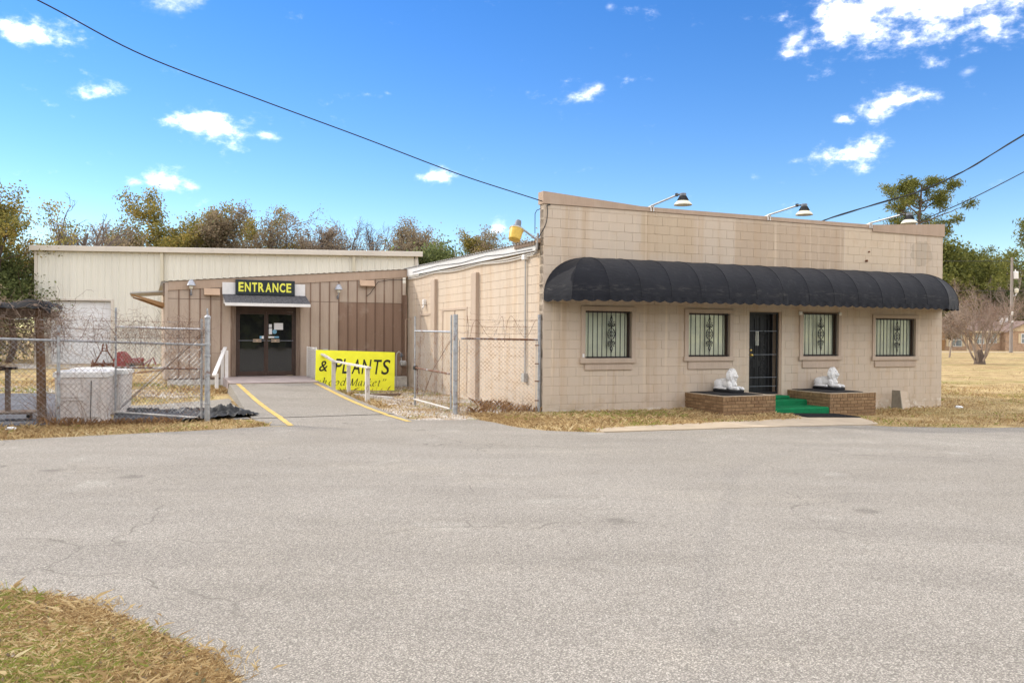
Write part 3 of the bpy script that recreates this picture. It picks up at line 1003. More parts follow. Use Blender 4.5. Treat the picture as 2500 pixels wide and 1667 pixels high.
# the side wall's blocks run away from the viewer
for k in range(-1, 18):
    z = k * H_COURSE; h = H_COURSE if k < 17 else 0.10
    off = W_BLOCK / 2 if (21 - k) % 2 else 0.0
    edges = [0.0] + [off + n * W_BLOCK for n in range(27) if 0 < off + n * W_BLOCK < 10.3] + [10.3]
    for a, b in zip(edges[:-1], edges[1:]):
        if b - a < 0.03 or (z + h > 0.2 and z < 2.45 and ((4.72 < (a + b) / 2 < 6.75) or (7.95 < (a + b) / 2 < 8.93))):
            continue
        me = block_mesh(b - a, h)
        rest.add([(v.co.y, 0.0 + b - v.co.x, v.co.z + z) for v in me.vertices], [tuple(p.vertices) for p in me.polygons])
# parapet end return
for k in range(17, 23):
    z = k * H_COURSE; h = H_COURSE if k < 22 else 0.1016
    me = block_mesh(0.2, h)
    rest.add([(v.co.y, 0.2 - v.co.x, v.co.z + z + 0.001) for v in me.vertices], [tuple(p.vertices) for p in me.polygons])
stuff(part('block_rows', rest, MT['block'], bb))
# coping boards: level in the middle, rising to both ends
def board(name, pts, v0, v1, m, parent):
    mb = MB()
    mb.prism([(p[0], v0, p[1]) for p in pts], (0, v1 - v0, 0))
    return part(name, mb, m, parent)
board('coping_board', [(-0.03, 4.577), (2.44, 4.577), (2.44, 4.68), (-0.03, 4.845)], -0.028, 0.23, MT['trim_tan'], bb)
board('coping_board', [(2.444, 4.579), (9.56, 4.579), (9.56, 4.672), (2.444, 4.680)], -0.022, 0.23, MT['trim_tan'], bb)
board('coping_board', [(9.564, 4.50), (12.22, 4.50), (12.22, 4.845), (9.564, 4.675)], -0.032, 0.23, MT['trim_tan'], bb)
# low shed roof behind the parapet with its white fascia and ribbed metal edge
mb = MB()
n = 60
for i in range(n):
    v0 = 0.25 + (10.35 - 0.25) * i / n; v1 = 0.25 + (10.35 - 0.25) * (i + 1) / n
    zz = lambda v: 3.775 + 0.009 * v
    b = len(mb.v)
    q = (v1 - v0) / 4
    prof = [(v0, 0.0), (v0 + q, 0.022), (v0 + 2 * q, 0.022), (v0 + 3 * q, 0.0), (v1, 0.0)]
    for (v, h) in prof:
        mb.v += [(-0.13, v, zz(v) + h), (L_F, v, zz(v) + h + 0.25)]
    for k in range(4):
        mb.f.append((b + 2 * k, b + 2 * k + 1, b + 2 * k + 3, b + 2 * k + 2))
part('metal_roof', mb, MT['pvc_grey'], bb, fix=False)
mb = MB()
mb.prism([(-0.08, 0.25, 3.58), (-0.08, 10.3, 3.62), (-0.08, 10.3, 3.868), (-0.08, 0.25, 3.772)], (0.03, 0, 0))
part('fascia', mb, MT['fascia_white'], bb)
mb = MB(); mb.box(-0.11, -0.085, 0.25, 1.35, 3.70, 3.80)
part('fascia_patch', mb, MT['old_wood'], bb, label='weathered grey board over the white fascia end')
# pilasters and filled-in door and window on the side wall
for v in (3.83, 7.23):
    mb = MB(); mb.bev(-0.10, 0.02, v, v + 0.36, -0.3, 3.36 if v > 5 else 3.34, 0.02)
    part('pilaster', mb, MT['trim_wall'], bb)
mb = MB()
mb.box(0.03, 0.06, 4.70, 6.78, 0.15, 2.46)
part('infill_panel', mb, MT['trim_wall'], bb)
mb = MB()
for v in (4.70, 6.72):
    mb.box(-0.012, 0.03, v, v + 0.07, 0.15, 2.46)
mb.box(-0.015, 0.03, 4.772, 6.718, 2.40, 2.46); mb.box(-0.013, 0.03, 5.70, 5.74, 0.2, 2.398)
part('door_trim', mb, MT['trim_wall'], bb)
mb = MB(); mb.box(0.04, 0.07, 7.93, 8.95, 0.2, 2.31)
part('infill_panel', mb, MT['trim_wall'], bb)
mb = MB(); mb.box(-0.02, 0.03, 7.90, 8.98, 2.30, 2.36); mb.box(-0.012, 0.03, 8.86, 8.95, 0.2, 2.298)
part('door_trim', mb, MT['trim_wall'], bb)
mb = MB(); mb.bev(-0.09, -0.001, 8.32, 8.44, 2.62, 2.80, 0.02); mb.tube([(-0.05, 8.38, 2.62), (-0.12, 8.30, 2.52)], 0.03, 8); part('camera_housing', mb, MT['white_paint'], bb)
# roof body so no light leaks in
mb = MB(); mb.box(0.25, L_F - 0.25, 13.6, 13.95, -0.3, 3.6); part('back_wall', mb, MT['block'], bb)
mb = MB(); mb.box(0.21, L_F - 0.21, 0.6, 13.5, -0.2, 0.28); part('floor_slab', mb, MT['concrete'], bb)

# ---- windows
def spiral(cx, cz, r0, turns, start, direc, n=18):
    pts = []
    for i in range(n + 1):
        t = i / n
        r = r0 * (1 - 0.72 * t)
        a = start + direc * t * turns * 2 * PI
        pts.append((cx + r * math.cos(a), 0, cz + r * math.sin(a)))
    return pts
def scroll_mesh():
    mb = MB(); r = 0.0075
    def tb(pts): mb.tube(pts, r, 5)
    for s in (-1, 1):
        # the round heart of the ornament: two volutes inside an outer ring half
        ring = [(s * 0.095 * math.sin(a), 0, 0.125 * math.cos(a)) for a in np.linspace(0.0, PI, 15)]
        tb(ring)
        tb(spiral(s * 0.045, 0.045, 0.045, 1.2, PI / 2, -s)); tb(spiral(s * 0.045, -0.045, 0.045, 1.2, -PI / 2, s))
        for q in (-1, 1):
            tb(spiral(s * 0.055, q * 0.205, 0.034, 1.1, (0 if s < 0 else PI), q * s))
            tb([(s * 0.02, 0, q * 0.17), (s * 0.055, 0, q * 0.165), (s * 0.088, 0, q * 0.19), (s * 0.085, 0, q * 0.225), (s * 0.06, 0, q * 0.245)])
            tb([(s * 0.012, 0, q * 0.20), (s * 0.03, 0, q * 0.25), (s * 0.07, 0, q * 0.285), (s * 0.078, 0, q * 0.262)])
            tb([(0, 0, q * 0.25), (s * 0.034, 0, q * 0.32), (s * 0.022, 0, q * 0.37), (0, 0, q * 0.40)])
    for q in (-1, 1):
        mb.bev(-0.016, 0.016, -0.01, 0.01, q * 0.16 - 0.025, q * 0.16 + 0.025, 0.004)
        mb.lathe([(0.004, -0.03), (0.015, -0.01), (0.013, 0.01), (0.003, 0.03)], 8, Matrix.Translation((0, 0, q * 0.375)))
        mb.tube([(-0.026, 0, q * 0.42), (0, 0, q * 0.395), (0.026, 0, q * 0.42)], 0.006, 5)
    me = mb.mesh('scroll'); me.materials.append(MT['iron'])
    return me
SCROLL = scroll_mesh()
def bar_mesh(h):
    mb = MB(); mb.box(-0.007, 0.007, -0.007, 0.007, 0, h)
    me = mb.mesh('bar'); me.materials.append(MT['iron']); return me
def window(u0, u1, z0, z1, iu0, iu1, iz0, iz1, sill, label, top=True):
    """outer trim u0..u1 z0..z1, opening iu0..iu1 iz0..iz1, lower sill (su0, su1, sz0, sz1)"""
    w = bpy.data.objects.new('window', None); COL.objects.link(w); w.parent = bb; w['label'] = label
    V0, V1 = -0.032, 0.012
    zt_ = iz1 if top else iz1 - 0.02
    part('side_trim', MB().bev(u0, iu0, V0, V1, z0, zt_, 0.004), MT['trim_wall'], w)
    part('side_trim', MB().bev(iu1, u1, V0, V1, z0 + 0.004, zt_, 0.004), MT['trim_wall'], w)
    if top:
        part('head_trim', MB().bev(u0 - 0.005, u1 + 0.02, V0 - 0.004, V1, iz1 + 0.002, z1, 0.004), MT['trim_wall'], w)
    mb = MB(); mb.bev(u0 - 0.03, u1 + 0.01, V0 - 0.03, V1 - 0.002, z0, iz0, 0.005)
    part('stool_board', mb, MT['trim_wall'], w)
    mb = MB(); mb.bev(sill[0], sill[1], -0.04, 0.012, sill[2], sill[3] - 0.02, 0.005)
    mb.box(sill[0] + 0.01, sill[1] - 0.02, -0.018, 0.012, sill[3] - 0.02, z0 - 0.001)
    part('sill', mb, MT['trim_wall'], w)
    # jamb lining and sash
    mb = MB()
    mb.box(iu0 - 0.05, iu0, 0.0125, 0.30, iz0 - 0.02, iz1 + 0.03); mb.box(iu1, iu1 + 0.05, 0.0125, 0.30, iz0 - 0.02, iz1 + 0.03)
    mb.box(iu0, iu1, 0.0125, 0.30, iz1, iz1 + 0.05); mb.box(iu0, iu1, 0.0125, 0.30, iz0 - 0.05, iz0)
    part('jamb', mb, MT['trim_wall'], w)
    mb = MB()
    for a, b in ((iu0 + 0.001, iu0 + 0.045), (iu1 - 0.045, iu1 - 0.001)):
        mb.box(a, b, 0.085, 0.125, iz0, iz1)
    mb.box(iu0 + 0.046, iu1 - 0.046, 0.085, 0.125, iz1 - 0.04, iz1); mb.box(iu0 + 0.046, iu1 - 0.046, 0.085, 0.125, iz0, iz0 + 0.04)
    part('sash', mb, MT['bronze'], w)
    mb = MB()
    nsl = int((iz1 - iz0 - 0.08) / 0.026)
    for i in range(nsl):
        z = iz0 + 0.045 + i * 0.026
        a = 0.0115
        vs = [(iu0 + 0.046, 0.128, z), (iu1 - 0.046, 0.128, z), (iu1 - 0.046, 0.140, z + 0.0245), (iu0 + 0.046, 0.140, z + 0.0245)]
        mb.add(vs, [(0, 1, 2, 3)])
    mb.box(iu0 + 0.047, iu1 - 0.047, 0.150, 0.158, iz0 + 0.041, iz1 - 0.041)
    part('blind', mb, MT['blind'], w, fix=False)
    mb = MB(); mb.add([(iu0 + 0.046, 0.11, iz0 + 0.041), (iu1 - 0.046, 0.11, iz0 + 0.041), (iu1 - 0.046, 0.11, iz1 - 0.041), (iu0 + 0.046, 0.11, iz1 - 0.041)], [(0, 1, 2, 3)])
    part('pane', mb, MT['clear'], w, fix=False)
    nb = int(round((iu1 - iu0) / 0.1265))
    bmesh_ = bar_mesh(iz1 - iz0 + 0.002)
    for i in range(nb):
        u = iu0 + 0.09 + (iu1 - iu0 - 0.14) * i / (nb - 1)
        o = link('bar', bmesh_, None, w); o.location = (u, 0.016, iz0 - 0.001)
        if i == nb // 2:
            s = link('scroll', SCROLL, None, w); s.location = (u, 0.0065, (iz0 + iz1) / 2 + 0.02)
    mb = MB()
    for z in (iz0 + 0.03, iz1 - 0.03):
        mb.box(iu0, iu1, 0.010, 0.022, z - 0.006, z + 0.006)
    part('crossbar', mb, MT['iron'], w)
    return w
def m_clear():
    g = G('window_glass', 0.02, 0.5)
    tr = g.n('ShaderNodeBsdfTransparent'); tr.inputs[0].default_value = (0.97, 1.0, 0.96, 1)
    gl = g.n('ShaderNodeBsdfGlossy'); gl.inputs['Roughness'].default_value = 0.03
    fr = g.n('ShaderNodeFresnel'); fr.inputs[0].default_value = 1.5
    mx = g.n('ShaderNodeMixShader')
    g.L.new(fr.outputs[0], mx.inputs[0]); g.L.new(tr.outputs[0], mx.inputs[1]); g.L.new(gl.outputs[0], mx.inputs[2])
    g.L.new(mx.outputs[0], g.N['Material Output'].inputs['Surface'])
    return g.m
MT['clear'] = m_clear()
window(0.93, 2.33, 1.105, 2.378, 1.03, 2.235, 1.208, 2.275, (1.02, 2.24, 0.952, 1.085), 'barred window at the left end of the front')
window(3.68, 5.08, 1.135, 2.365, 3.785, 4.985, 1.235, 2.270, (3.775, 4.985, 0.945, 1.115), 'barred window left of the front door')
w3 = window(7.145, 8.515, 1.137, 2.35, 7.255, 8.425, 1.235, 2.330, (7.235, 8.446, 0.943, 1.10), 'barred window right of the door with its head trim missing', top=False)
for u in (7.12, 8.43):
    part('trim_stub', MB().bev(u, u + 0.085, -0.04, 0.012, 2.272, 2.362, 0.012), MT['white_paint'], w3)
mb = MB(); mb.box(7.21, 8.425, -0.014, 0.012, 2.325, 2.352); part('head_lath', mb, MT['old_wood'], w3)
window(9.605, 11.245, 1.120, 2.325, 9.70, 11.16, 1.217, 2.232, (9.685, 11.17, 0.942, 1.085), 'wider barred window at the right end of the front')

# ---- front door with its iron security door
dr = bpy.data.objects.new('door', None); COL.objects.link(dr); dr.parent = bb; dr['label'] = 'black panelled front door behind an iron security grille'
mb = MB()
mb.box(5.535, 5.587, 0.0125, 0.34, 0.22, 2.40); mb.box(6.515, 6.585, 0.0125, 0.34, 0.22, 2.40); mb.box(5.588, 6.514, 0.0125, 0.34, 2.325, 2.40); mb.box(5.588, 6.514, -0.02, 0.34, 0.22, 0.30)
part('door_frame', mb, MT['trim_tan'], dr)
mb = MB()
mb.box(5.588, 6.514, 0.26, 0.30, 0.302, 2.324)
for (z0, z1) in ((0.45, 0.98), (1.12, 1.62), (1.74, 2.20)):
    for (a, b) in ((5.70, 5.98), (6.10, 6.38)):
        for (x0, x1, y0, y1) in ((a, b, z0, z0 + 0.03), (a, b, z1 - 0.03, z1), (a, a + 0.03, z0 + 0.031, z1 - 0.031), (b - 0.03, b, z0 + 0.031, z1 - 0.031)):
            mb.box(x0, x1, 0.245, 0.2595, y0, y1)
part('panel_door', mb, MT['black'], dr)
mb = MB(); mb.box(5.985, 6.075, 0.2475, 0.2590, 1.50, 1.86); part('lite', mb, MT['blind'], dr)
mb = MB()
mb.box(5.590, 5.632, 0.05, 0.085, 0.305, 2.322); mb.box(6.470, 6.512, 0.05, 0.085, 0.305, 2.322)
mb.box(5.633, 6.469, 0.05, 0.085, 2.28, 2.322); mb.box(5.633, 6.469, 0.05, 0.085, 0.305, 0.355)
part('grille_frame', mb, MT['iron'], dr)
gb = bar_mesh(1.922)
for i in range(6):
    o = link('bar', gb, None, dr); o.location = (5.633 + 0.836 * (i + 1) / 7, 0.067, 0.357)
for z in (0.50, 0.72, 1.28, 1.86):
    mb = MB(); mb.box(5.633, 6.469, 0.048, 0.0585, z - 0.006, z + 0.006); part('crossbar', mb, MT['lamp_grey'], dr)
for z in (0.98, 1.62):
    s = link('scroll', SCROLL, None, dr); s.location = (6.051, 0.052, z); s.scale = (1, 1, 0.62)
mb = MB(); mb.bev(5.60, 5.70, 0.035, 0.0495, 1.19, 1.48, 0.004); part('lock_plate', mb, MT['black'], dr)
Mx = Matrix.Rotation(PI / 2, 4, 'X')
mb = MB()
mb.lathe([(0.034, 0), (0.034, 0.012), (0.02, 0.02), (0.028, 0.04), (0.034, 0.055), (0.026, 0.072), (0.006, 0.078)], 14, Matrix.Translation((5.655, 0.036, 1.27)) @ Mx)
part('knob', mb, MT['brass'], dr, smooth=True)
mb = MB(); mb.lathe([(0.032, 0), (0.032, 0.012), (0.022, 0.03), (0.008, 0.034)], 14, Matrix.Translation((5.655, 0.036, 1.39)) @ Mx)
part('deadbolt', mb, MT['brass'], dr, smooth=True)
# little fixings and cable staples on the front
mb = MB(); mb.bev(0.955, 1.0, -0.046, -0.0325, 1.235, 1.315, 0.006); part('bell_plate', mb, MT['white_paint'], bb)
mb = MB(); mb.lathe([(0.03, 0), (0.03, 0.05), (0.012, 0.055)], 10, Matrix.Translation((9.36, 0.0, 3.72)) @ Mx); part('pipe_stub', mb, MT['rust'], bb)
mb = MB(); mb.lathe([(0.02, 0), (0.02, 0.04), (0.01, 0.045)], 10, Matrix.Translation((9.45, 0.0, 3.96)) @ Mx); part('pipe_stub', mb, MT['rust'], bb)
# ------------------------------------------------------------------ awning
def build_awning():
    R, H, Z0 = 1.05, 0.88, 2.57
    uL_, uR_ = 1.05, 11.14
    aw = thing_uv('awning', 'long black canvas awning with rounded ends over the block front', 'awning', 0, 0, 0)
    nb = 13
    ribs = [uL_ + (uR_ - uL_) * i / nb for i in range(nb + 1)]
    NT = 12
    def prof(t):
        a = t * PI / 2
        return R * math.sin(a) ** 0.96, Z0 + H * math.cos(a) ** 0.94
    # stations: left fan, straight bays, right fan
    def station(kind, val, t):
        p, z = prof(t)
        if kind == 'S':
            return Vector((val, -p - 0.012, z))
        if kind == 'L':
            return Vector((uL_ - p * math.cos(val), -p * math.sin(val) - 0.012, z))
        return Vector((uR_ + p * math.cos(val), -p * math.sin(val) - 0.012, z))
    panels = []
    fan = [0, PI / 4, PI / 2]
    for a, b in zip(fan[:-1], fan[1:]):
        panels.append((('L', a), ('L', b)))
    for a, b in zip(ribs[:-1], ribs[1:]):
        panels.append((('S', a), ('S', b)))
    for a, b in zip(fan[::-1][:-1], fan[::-1][1:]):
        panels.append((('R', a), ('R', b)))
    NS = 8
    sr = random.Random(12)
    skirt = []
    for (A, B) in panels:
        mb = MB()
        vs = []
        seedp = sr.uniform(0, 6)
        for i in range(NT + 1):
            t = i / NT
            pa, pb = station(A[0], A[1], t), station(B[0], B[1], t)
            for k in range(NS + 1):
                s = k / NS
                p = pa.lerp(pb, s)
                # canvas sags between the ribs, most in the middle of the slope
                mid = station('S', p.x, t) if A[0] == 'S' else p
                sag = 0.020 * math.sin(PI * s) ** 0.7 * math.sin(PI * min(1, t * 1.0)) + 0.006 * math.sin(9 * s + seedp + 7 * t)* math.sin(PI * s)
                n = Vector((0, -math.sin(t * PI / 2), math.cos(t * PI / 2)))
                if A[0] == 'L':
                    c = Vector((uL_, -0.012, Z0)); n = (p - c).normalized() if (p - c).length > 0.01 else n
                elif A[0] == 'R':
                    c = Vector((uR_, -0.012, Z0)); n = (p - c).normalized() if (p - c).length > 0.01 else n
                vs.append(p - n * sag)
        fs = []
        for i in range(NT):
            for k in range(NS):
                a = i * (NS + 1) + k
                fs.append((a, a + NS + 1, a + NS + 2, a + 1))
        mb.add(vs, fs)
        o = part('canopy_panel', mb, MT['canvas'], aw, smooth=True, fix=False)
        skirt.append([vs[NT * (NS + 1) + k] for k in range(NS + 1)])
    # welts along the ribs
    for kind, val in [('L', PI / 4), ('L', PI / 2)] + [('S', u) for u in ribs[1:-1]] + [('R', PI / 2), ('R', PI / 4)]:
        pts = [station(kind, val, i / 14) for i in range(15)]
        mb = MB(); mb.tube(pts, 0.008, 5)
        part('rib', mb, MT['canvas'], aw)
    # scalloped valance
    line = []
    for s in skirt:
        for p in s:
            if not line or (line[-1] - p).length > 1e-4:
                line.append(p)
    fine = []
    for a, b in zip(line[:-1], line[1:]):
        n = max(1, int((b - a).length / 0.03))
        fine += [a.lerp(b, k / n) for k in range(n)]
    fine.append(line[-1])
    d = 0; mb = MB(); vs = []; prev = fine[0]
    for p in fine:
        d += (p - prev).length; prev = p
        drop = 0.080 + 0.045 * abs(math.sin(PI * d / 0.27)) ** 0.7
        out = Vector((0, -0.012 * math.sin(2 * PI * d / 0.27) - 0.006, 0))
        vs += [p + Vector((0, -0.002, 0.004)), p + out * 0.6 + Vector((0, 0, -drop * 0.55)), p + out + Vector((0, 0, -drop))]
    mb.add(vs, [(3 * i + r, 3 * i + r + 1, 3 * i + r + 4, 3 * i + r + 3) for i in range(len(fine) - 1) for r in (0, 1)])
    part('valance', mb, MT['canvas'], aw, smooth=True, fix=False)
    # steel bows and the front rail under the canvas
    mb = MB(); mb.tube([p + Vector(((0.04 if p.x < 1.05 else (-0.04 if p.x > 11.14 else 0)), 0.03, 0.0)) for p in line if p.y < -0.15], 0.012, 6); part('front_rail', mb, MT['galv'], aw)
    for u in ribs[::2]:
        mb = MB(); mb.tube([station('S', u, i / 8) + Vector((0, 0.03, -0.03)) for i in range(9)], 0.012, 6); part('bow', mb, MT['galv'], aw)
    return aw
build_awning()

# ------------------------------------------------------------------ lights above the front
def parapet_light(u, label):
    t = thing_uv('floodlight', label, 'light', u, 0.0, 4.68, group='lights on the front parapet')
    mb = MB()
    for s in (-0.035, 0.035):
        mb.box(s - 0.012, s + 0.012, -0.05, -0.035, -0.10, 0.03)
    mb.box(-0.05, 0.05, -0.05, 0.05, -0.008, 0.022)
    mb.box(-0.03, 0.03, 0.05, 0.28, -0.004, 0.02)
    part('bracket', mb, MT['white_paint'], t)
    mb = MB()
    mb.tube([(0, 0.02, 0.03), (0, -0.98, 0.125)], 0.021, 10)
    part('arm', mb, MT['galv'], t, smooth='auto')
    mb = MB()
    mb.box(-0.022, 0.022, -1.03, -0.97, 0.10, 0.17); mb.tube([(0, -1.0, 0.14), (0, -1.13, 0.12)], 0.02, 8)
    part('knuckle', mb, MT['black'], t)
    c = Matrix.Translation((0, -1.24, 0))
    mb = MB()
    mb.lathe([(0.066, 0.075), (0.07, 0.08), (0.07, 0.125), (0.062, 0.135)], 20, c)
    part('driver_cap', mb, MT['lamp_grey'], t, smooth='auto')
    mb = MB()
    mb.lathe([(0.11, -0.028), (0.112, -0.02), (0.068, 0.074)], 20, c)
    for k in range(20):
        a = 2 * PI * k / 20
        M = c @ Matrix.Rotation(a, 4, 'Z')
        mb.prism([(0.066, -0.003, 0.07), (0.108, -0.003, -0.018), (0.126, -0.003, -0.018), (0.078, -0.003, 0.07)], (0, 0.006, 0), M)
    part('heat_sink', mb, MT['black'], t)
    mb = MB()
    mb.lathe([(0.11, -0.029), (0.135, -0.045), (0.178, -0.085), (0.196, -0.115), (0.198, -0.125), (0.19, -0.122), (0.165, -0.085), (0.12, -0.045), (0.10, -0.038)], 28, c)
    part('reflector', mb, MT['lamp_shade'], t, smooth=True)
parapet_light(2.74, 'floodlight on an arm, leftmost of three along the parapet')
parapet_light(6.12, 'floodlight on an arm, middle one of three along the parapet')
parapet_light(9.48, 'floodlight on an arm, rightmost of three, in front of the pine')

# yellow-lensed yard light on the near corner of the side roof
t = thing_uv('yard_light', 'old yard light with a yellow lens on the side roof corner', 'light', -0.02, 0.2, 3.80)
mb = MB(); mb.bev(-0.07, 0.03, -0.05, 0.06, -0.06, 0.05, 0.01); part('mount', mb, MT['trim_tan'], t)
mb = MB(); mb.tube([(-0.04, 0, 0.0), (-0.20, 0.0, 0.10), (-0.42, 0, 0.24)], 0.024, 8); part('arm', mb, MT['galv'], t, smooth='auto')
M = Matrix.Translation((-0.55, 0.0, 0.155)) @ Matrix.Rotation(math.radians(20), 4, 'Y') @ Matrix.Rotation(math.radians(-14), 4, 'X')
mb = MB(); mb.lathe([(0.155, 0.06), (0.158, 0.075), (0.10, 0.125), (0.075, 0.13), (0.07, 0.22), (0.058, 0.275), (0.03, 0.29)], 20, M); part('housing', mb, MT['lamp_grey'], t, smooth='auto')
mb = MB(); mb.lathe([(0.115, -0.20), (0.125, -0.195), (0.142, -0.08), (0.152, 0.055)], 24, M); part('lens', mb, MT['amber'], t, smooth='auto')
mb = MB(); mb.lathe([(0.163, 0.05), (0.165, 0.062), (0.157, 0.07)], 24, M); part('rim', mb, MT['lamp_shade'], t)

# conduits under the side eave and the drop to the box
t = thing_uv('conduit_run', 'white conduits snaking under the side eave to a grey drop pipe', 'pipe', 0, 0, 0)
def wav(v, a, z0):
    return z0 + 0.006 * v + a * math.sin(v * 1.7 + a * 60)
for j, (zz, rr_, am) in enumerate(((3.525, 0.017, 0.018), (3.478, 0.015, 0.024))):
    mb = MB(); mb.tube([(-0.03 - 0.012 * j, v, wav(v, am, zz)) for v in np.linspace(0.35, 10.15, 40)], rr_, 7); part('conduit', mb, MT['pipe_white'], t, smooth='auto')
mb = MB(); mb.bev(-0.11, 0.0, 0.78, 0.93, 3.42, 3.54, 0.01); part('junction_box', mb, MT['white_paint'], t)
mb = MB(); mb.tube([(-0.04, 0.86, 3.42), (-0.035, 0.86, 0.86)], 0.02, 8); part('drop_pipe', mb, MT['pvc_grey'], t, smooth='auto')
mb = MB(); mb.bev(-0.10, -0.001, 0.78, 0.92, 0.66, 0.86, 0.008); part('outlet_box', mb, MT['pvc_grey'], t)
for j in range(2):
    mb = MB(); mb.tube([(-0.05 - 0.03 * j, 0.36, 3.50), (-0.06 - 0.03 * j, 0.25, 3.53), (-0.06 - 0.03 * j, 0.20 - 0.03 * j, 3.62), (-0.05 - 0.03 * j, 0.17 - 0.03 * j, 3.95)], 0.018, 7); part('elbow', mb, MT['pvc_grey'], t, smooth='auto')
mb = MB(); mb.tube([(-0.10, 0.24, 3.95), (-0.10, 0.24, 4.38), (-0.08, 0.20, 4.45), (-0.02, 0.12, 4.48)], 0.008, 6); part('drop_wire', mb, MT['cable'], t)
mb = MB(); mb.tube([(-0.09, 0.4, 3.62), (-0.092, 2.0, 3.64), (-0.095, 3.2, 3.70), (-0.095, 5.0, 3.66), (-0.09, 7, 3.73), (-0.09, 9.5, 3.70)], 0.007, 5); part('loose_cable', mb, MT['cable'], t)

# overhead cables
def cable(name, pts, r, label, twist=False):
    # smooth through the points
    P = [Vector(p) for p in pts]
    out = []
    for i in range(len(P) - 1):
        p0, p1, p2, p3 = P[max(0, i - 1)], P[i], P[i + 1], P[min(len(P) - 1, i + 2)]
        for k in range(10):
            t = k / 10
            out.append(0.5 * ((2 * p1) + (-p0 + p2) * t + (2 * p0 - 5 * p1 + 4 * p2 - p3) * t * t + (-p0 + 3 * p1 - 3 * p2 + p3) * t ** 3))
    out.append(P[-1])
    mb = MB(); mb.tube(out, r, 6)
    if twist:
        q = []
        for i, p in enumerate(out):
            q.append(p + Vector((0, math.cos(i * 0.9), math.sin(i * 0.9))) * 0.022)
        mb.tube(q, r * 0.8, 6)
    o = part(name, mb, MT['cable'])
    return tag(o, label, 'cable', 'overhead cables')
c0 = UV(-0.01, 0.02, 4.62)
cable('overhead_cable', [(-9.6, 7.6, 7.45), (-8.4, 10.2, 7.0), (-7.114, 12.5, 6.668), (-6.181, 14, 6.345), (-4.667, 15.5, 6.03), (-3.015, 16.6, 5.62), (-1.083, 17.6, 5.07), c0, UV(0.05, -0.045, 4.52), UV(0.055, -0.05, 4.30), UV(0.02, -0.03, 4.10), UV(-0.06, 0.12, 3.86)], 0.011, 'black cable slanting across the sky to the near roof corner')
cable('overhead_cable', [UV(8.9, 2.4, 4.25), (8.936, 24, 5.064), (12.311, 24.5, 6.17), (15.235, 25, 7.783), (24, 26.5, 13.0)], 0.020, 'twisted black cable, upper of two rising to the right', True)
cable('overhead_cable', [UV(11.2, 3.0, 4.2), (12.949, 26, 5.466), (16.468, 27, 7.081), (26, 29.5, 12.0)], 0.016, 'black cable, lower of two rising to the right past the pine')

# ------------------------------------------------------------------ brick piers, lions, steps
def brick_mesh(w, h, d=0.02):
    c = 0.004
    m_ = MB(); vs = []
    for y, i in ((d, 0), (c, 0), (0, c)):
        vs += [(i, y, i), (w - i, y, i), (w - i, y, h - i), (i, y, h - i)]
    fs = [(8, 9, 10, 11)]
    for r in (0, 4):
        for q in range(4):
            fs.append((r + q, r + (q + 1) % 4, r + 4 + (q + 1) % 4, r + 4 + q))
    m_.add(vs, fs)
    me = m_.mesh('brick'); me.materials.append(MT['brick']); return me
_bc = {}
def pier(u0, zb, label):
    t = thing_uv('brick_pier', label, 'pier', u0, 0, 0, group='brick piers beside the steps')
    Wp, Dp, Z1 = 1.45, 1.43, 0.40
    mb = MB(); mb.box(0.012, Wp - 0.012, -Dp + 0.012, -0.012, -0.45, Z1 - 0.012); part('core', mb, MT['old_mortar'], t)
    def lay(face, length):
        """rows of bricks on one face; the top row stands on end"""
        z = Z1 - 0.105
        rows_ = [(z, 0.105, 0.068)]
        while z > -0.25:
            z -= 0.074; rows_.append((z, 0.064, 0.206))
        for ri, (z, h, w) in enumerate(rows_):
            x = 0.0 if ri % 2 == 0 or ri == 0 else -0.103
            while x < length - 0.01:
                a, b = max(x, 0.0), min(x + w, length)
                if b - a > 0.02:
                    k = (round(b - a, 3), h)
                    if k not in _bc:
                        _bc[k] = brick_mesh(k[0], h)
                    o = link('brick', _bc[k], None, t)
                    j = rnd.uniform(-0.003, 0.003)
                    if face == 'F':
                        o.location = (a, -Dp + j, z)
                    elif face == 'L':
                        o.location = (j, -a, z); o.rotation_euler = (0, 0, -PI / 2)
                    else:
                        o.location = (Wp + j, -length + a, z); o.rotation_euler = (0, 0, PI / 2)
                x += w + 0.010
    lay('F', Wp); lay('L', Dp)
    if u0 < 5:
        lay('R', Dp)
    mb = MB(); mb.bev(0.0, Wp, -Dp, 0, Z1 - 0.0115, Z1 + 0.006, 0.004); part('cap_mortar', mb, MT['concrete'], t)
    mb = MB(); mb.bev(0.12, Wp - (0.28 if u0 < 5 else 0.32), -Dp + 0.10, -0.03, Z1 + 0.007, Z1 + 0.022, 0.005); part('rubber_mat', mb, MT['rubber'], t)
    return t
MT['old_mortar'] = plain('brown_mortar', (0.11, 0.075, 0.045), 0.95, var=0.3, scale=8)
pier(3.715, 0.0, 'low brown brick pier left of the green steps, carrying a lion')
pier(6.78, -0.06, 'low brown brick pier right of the green steps, carrying a lion')

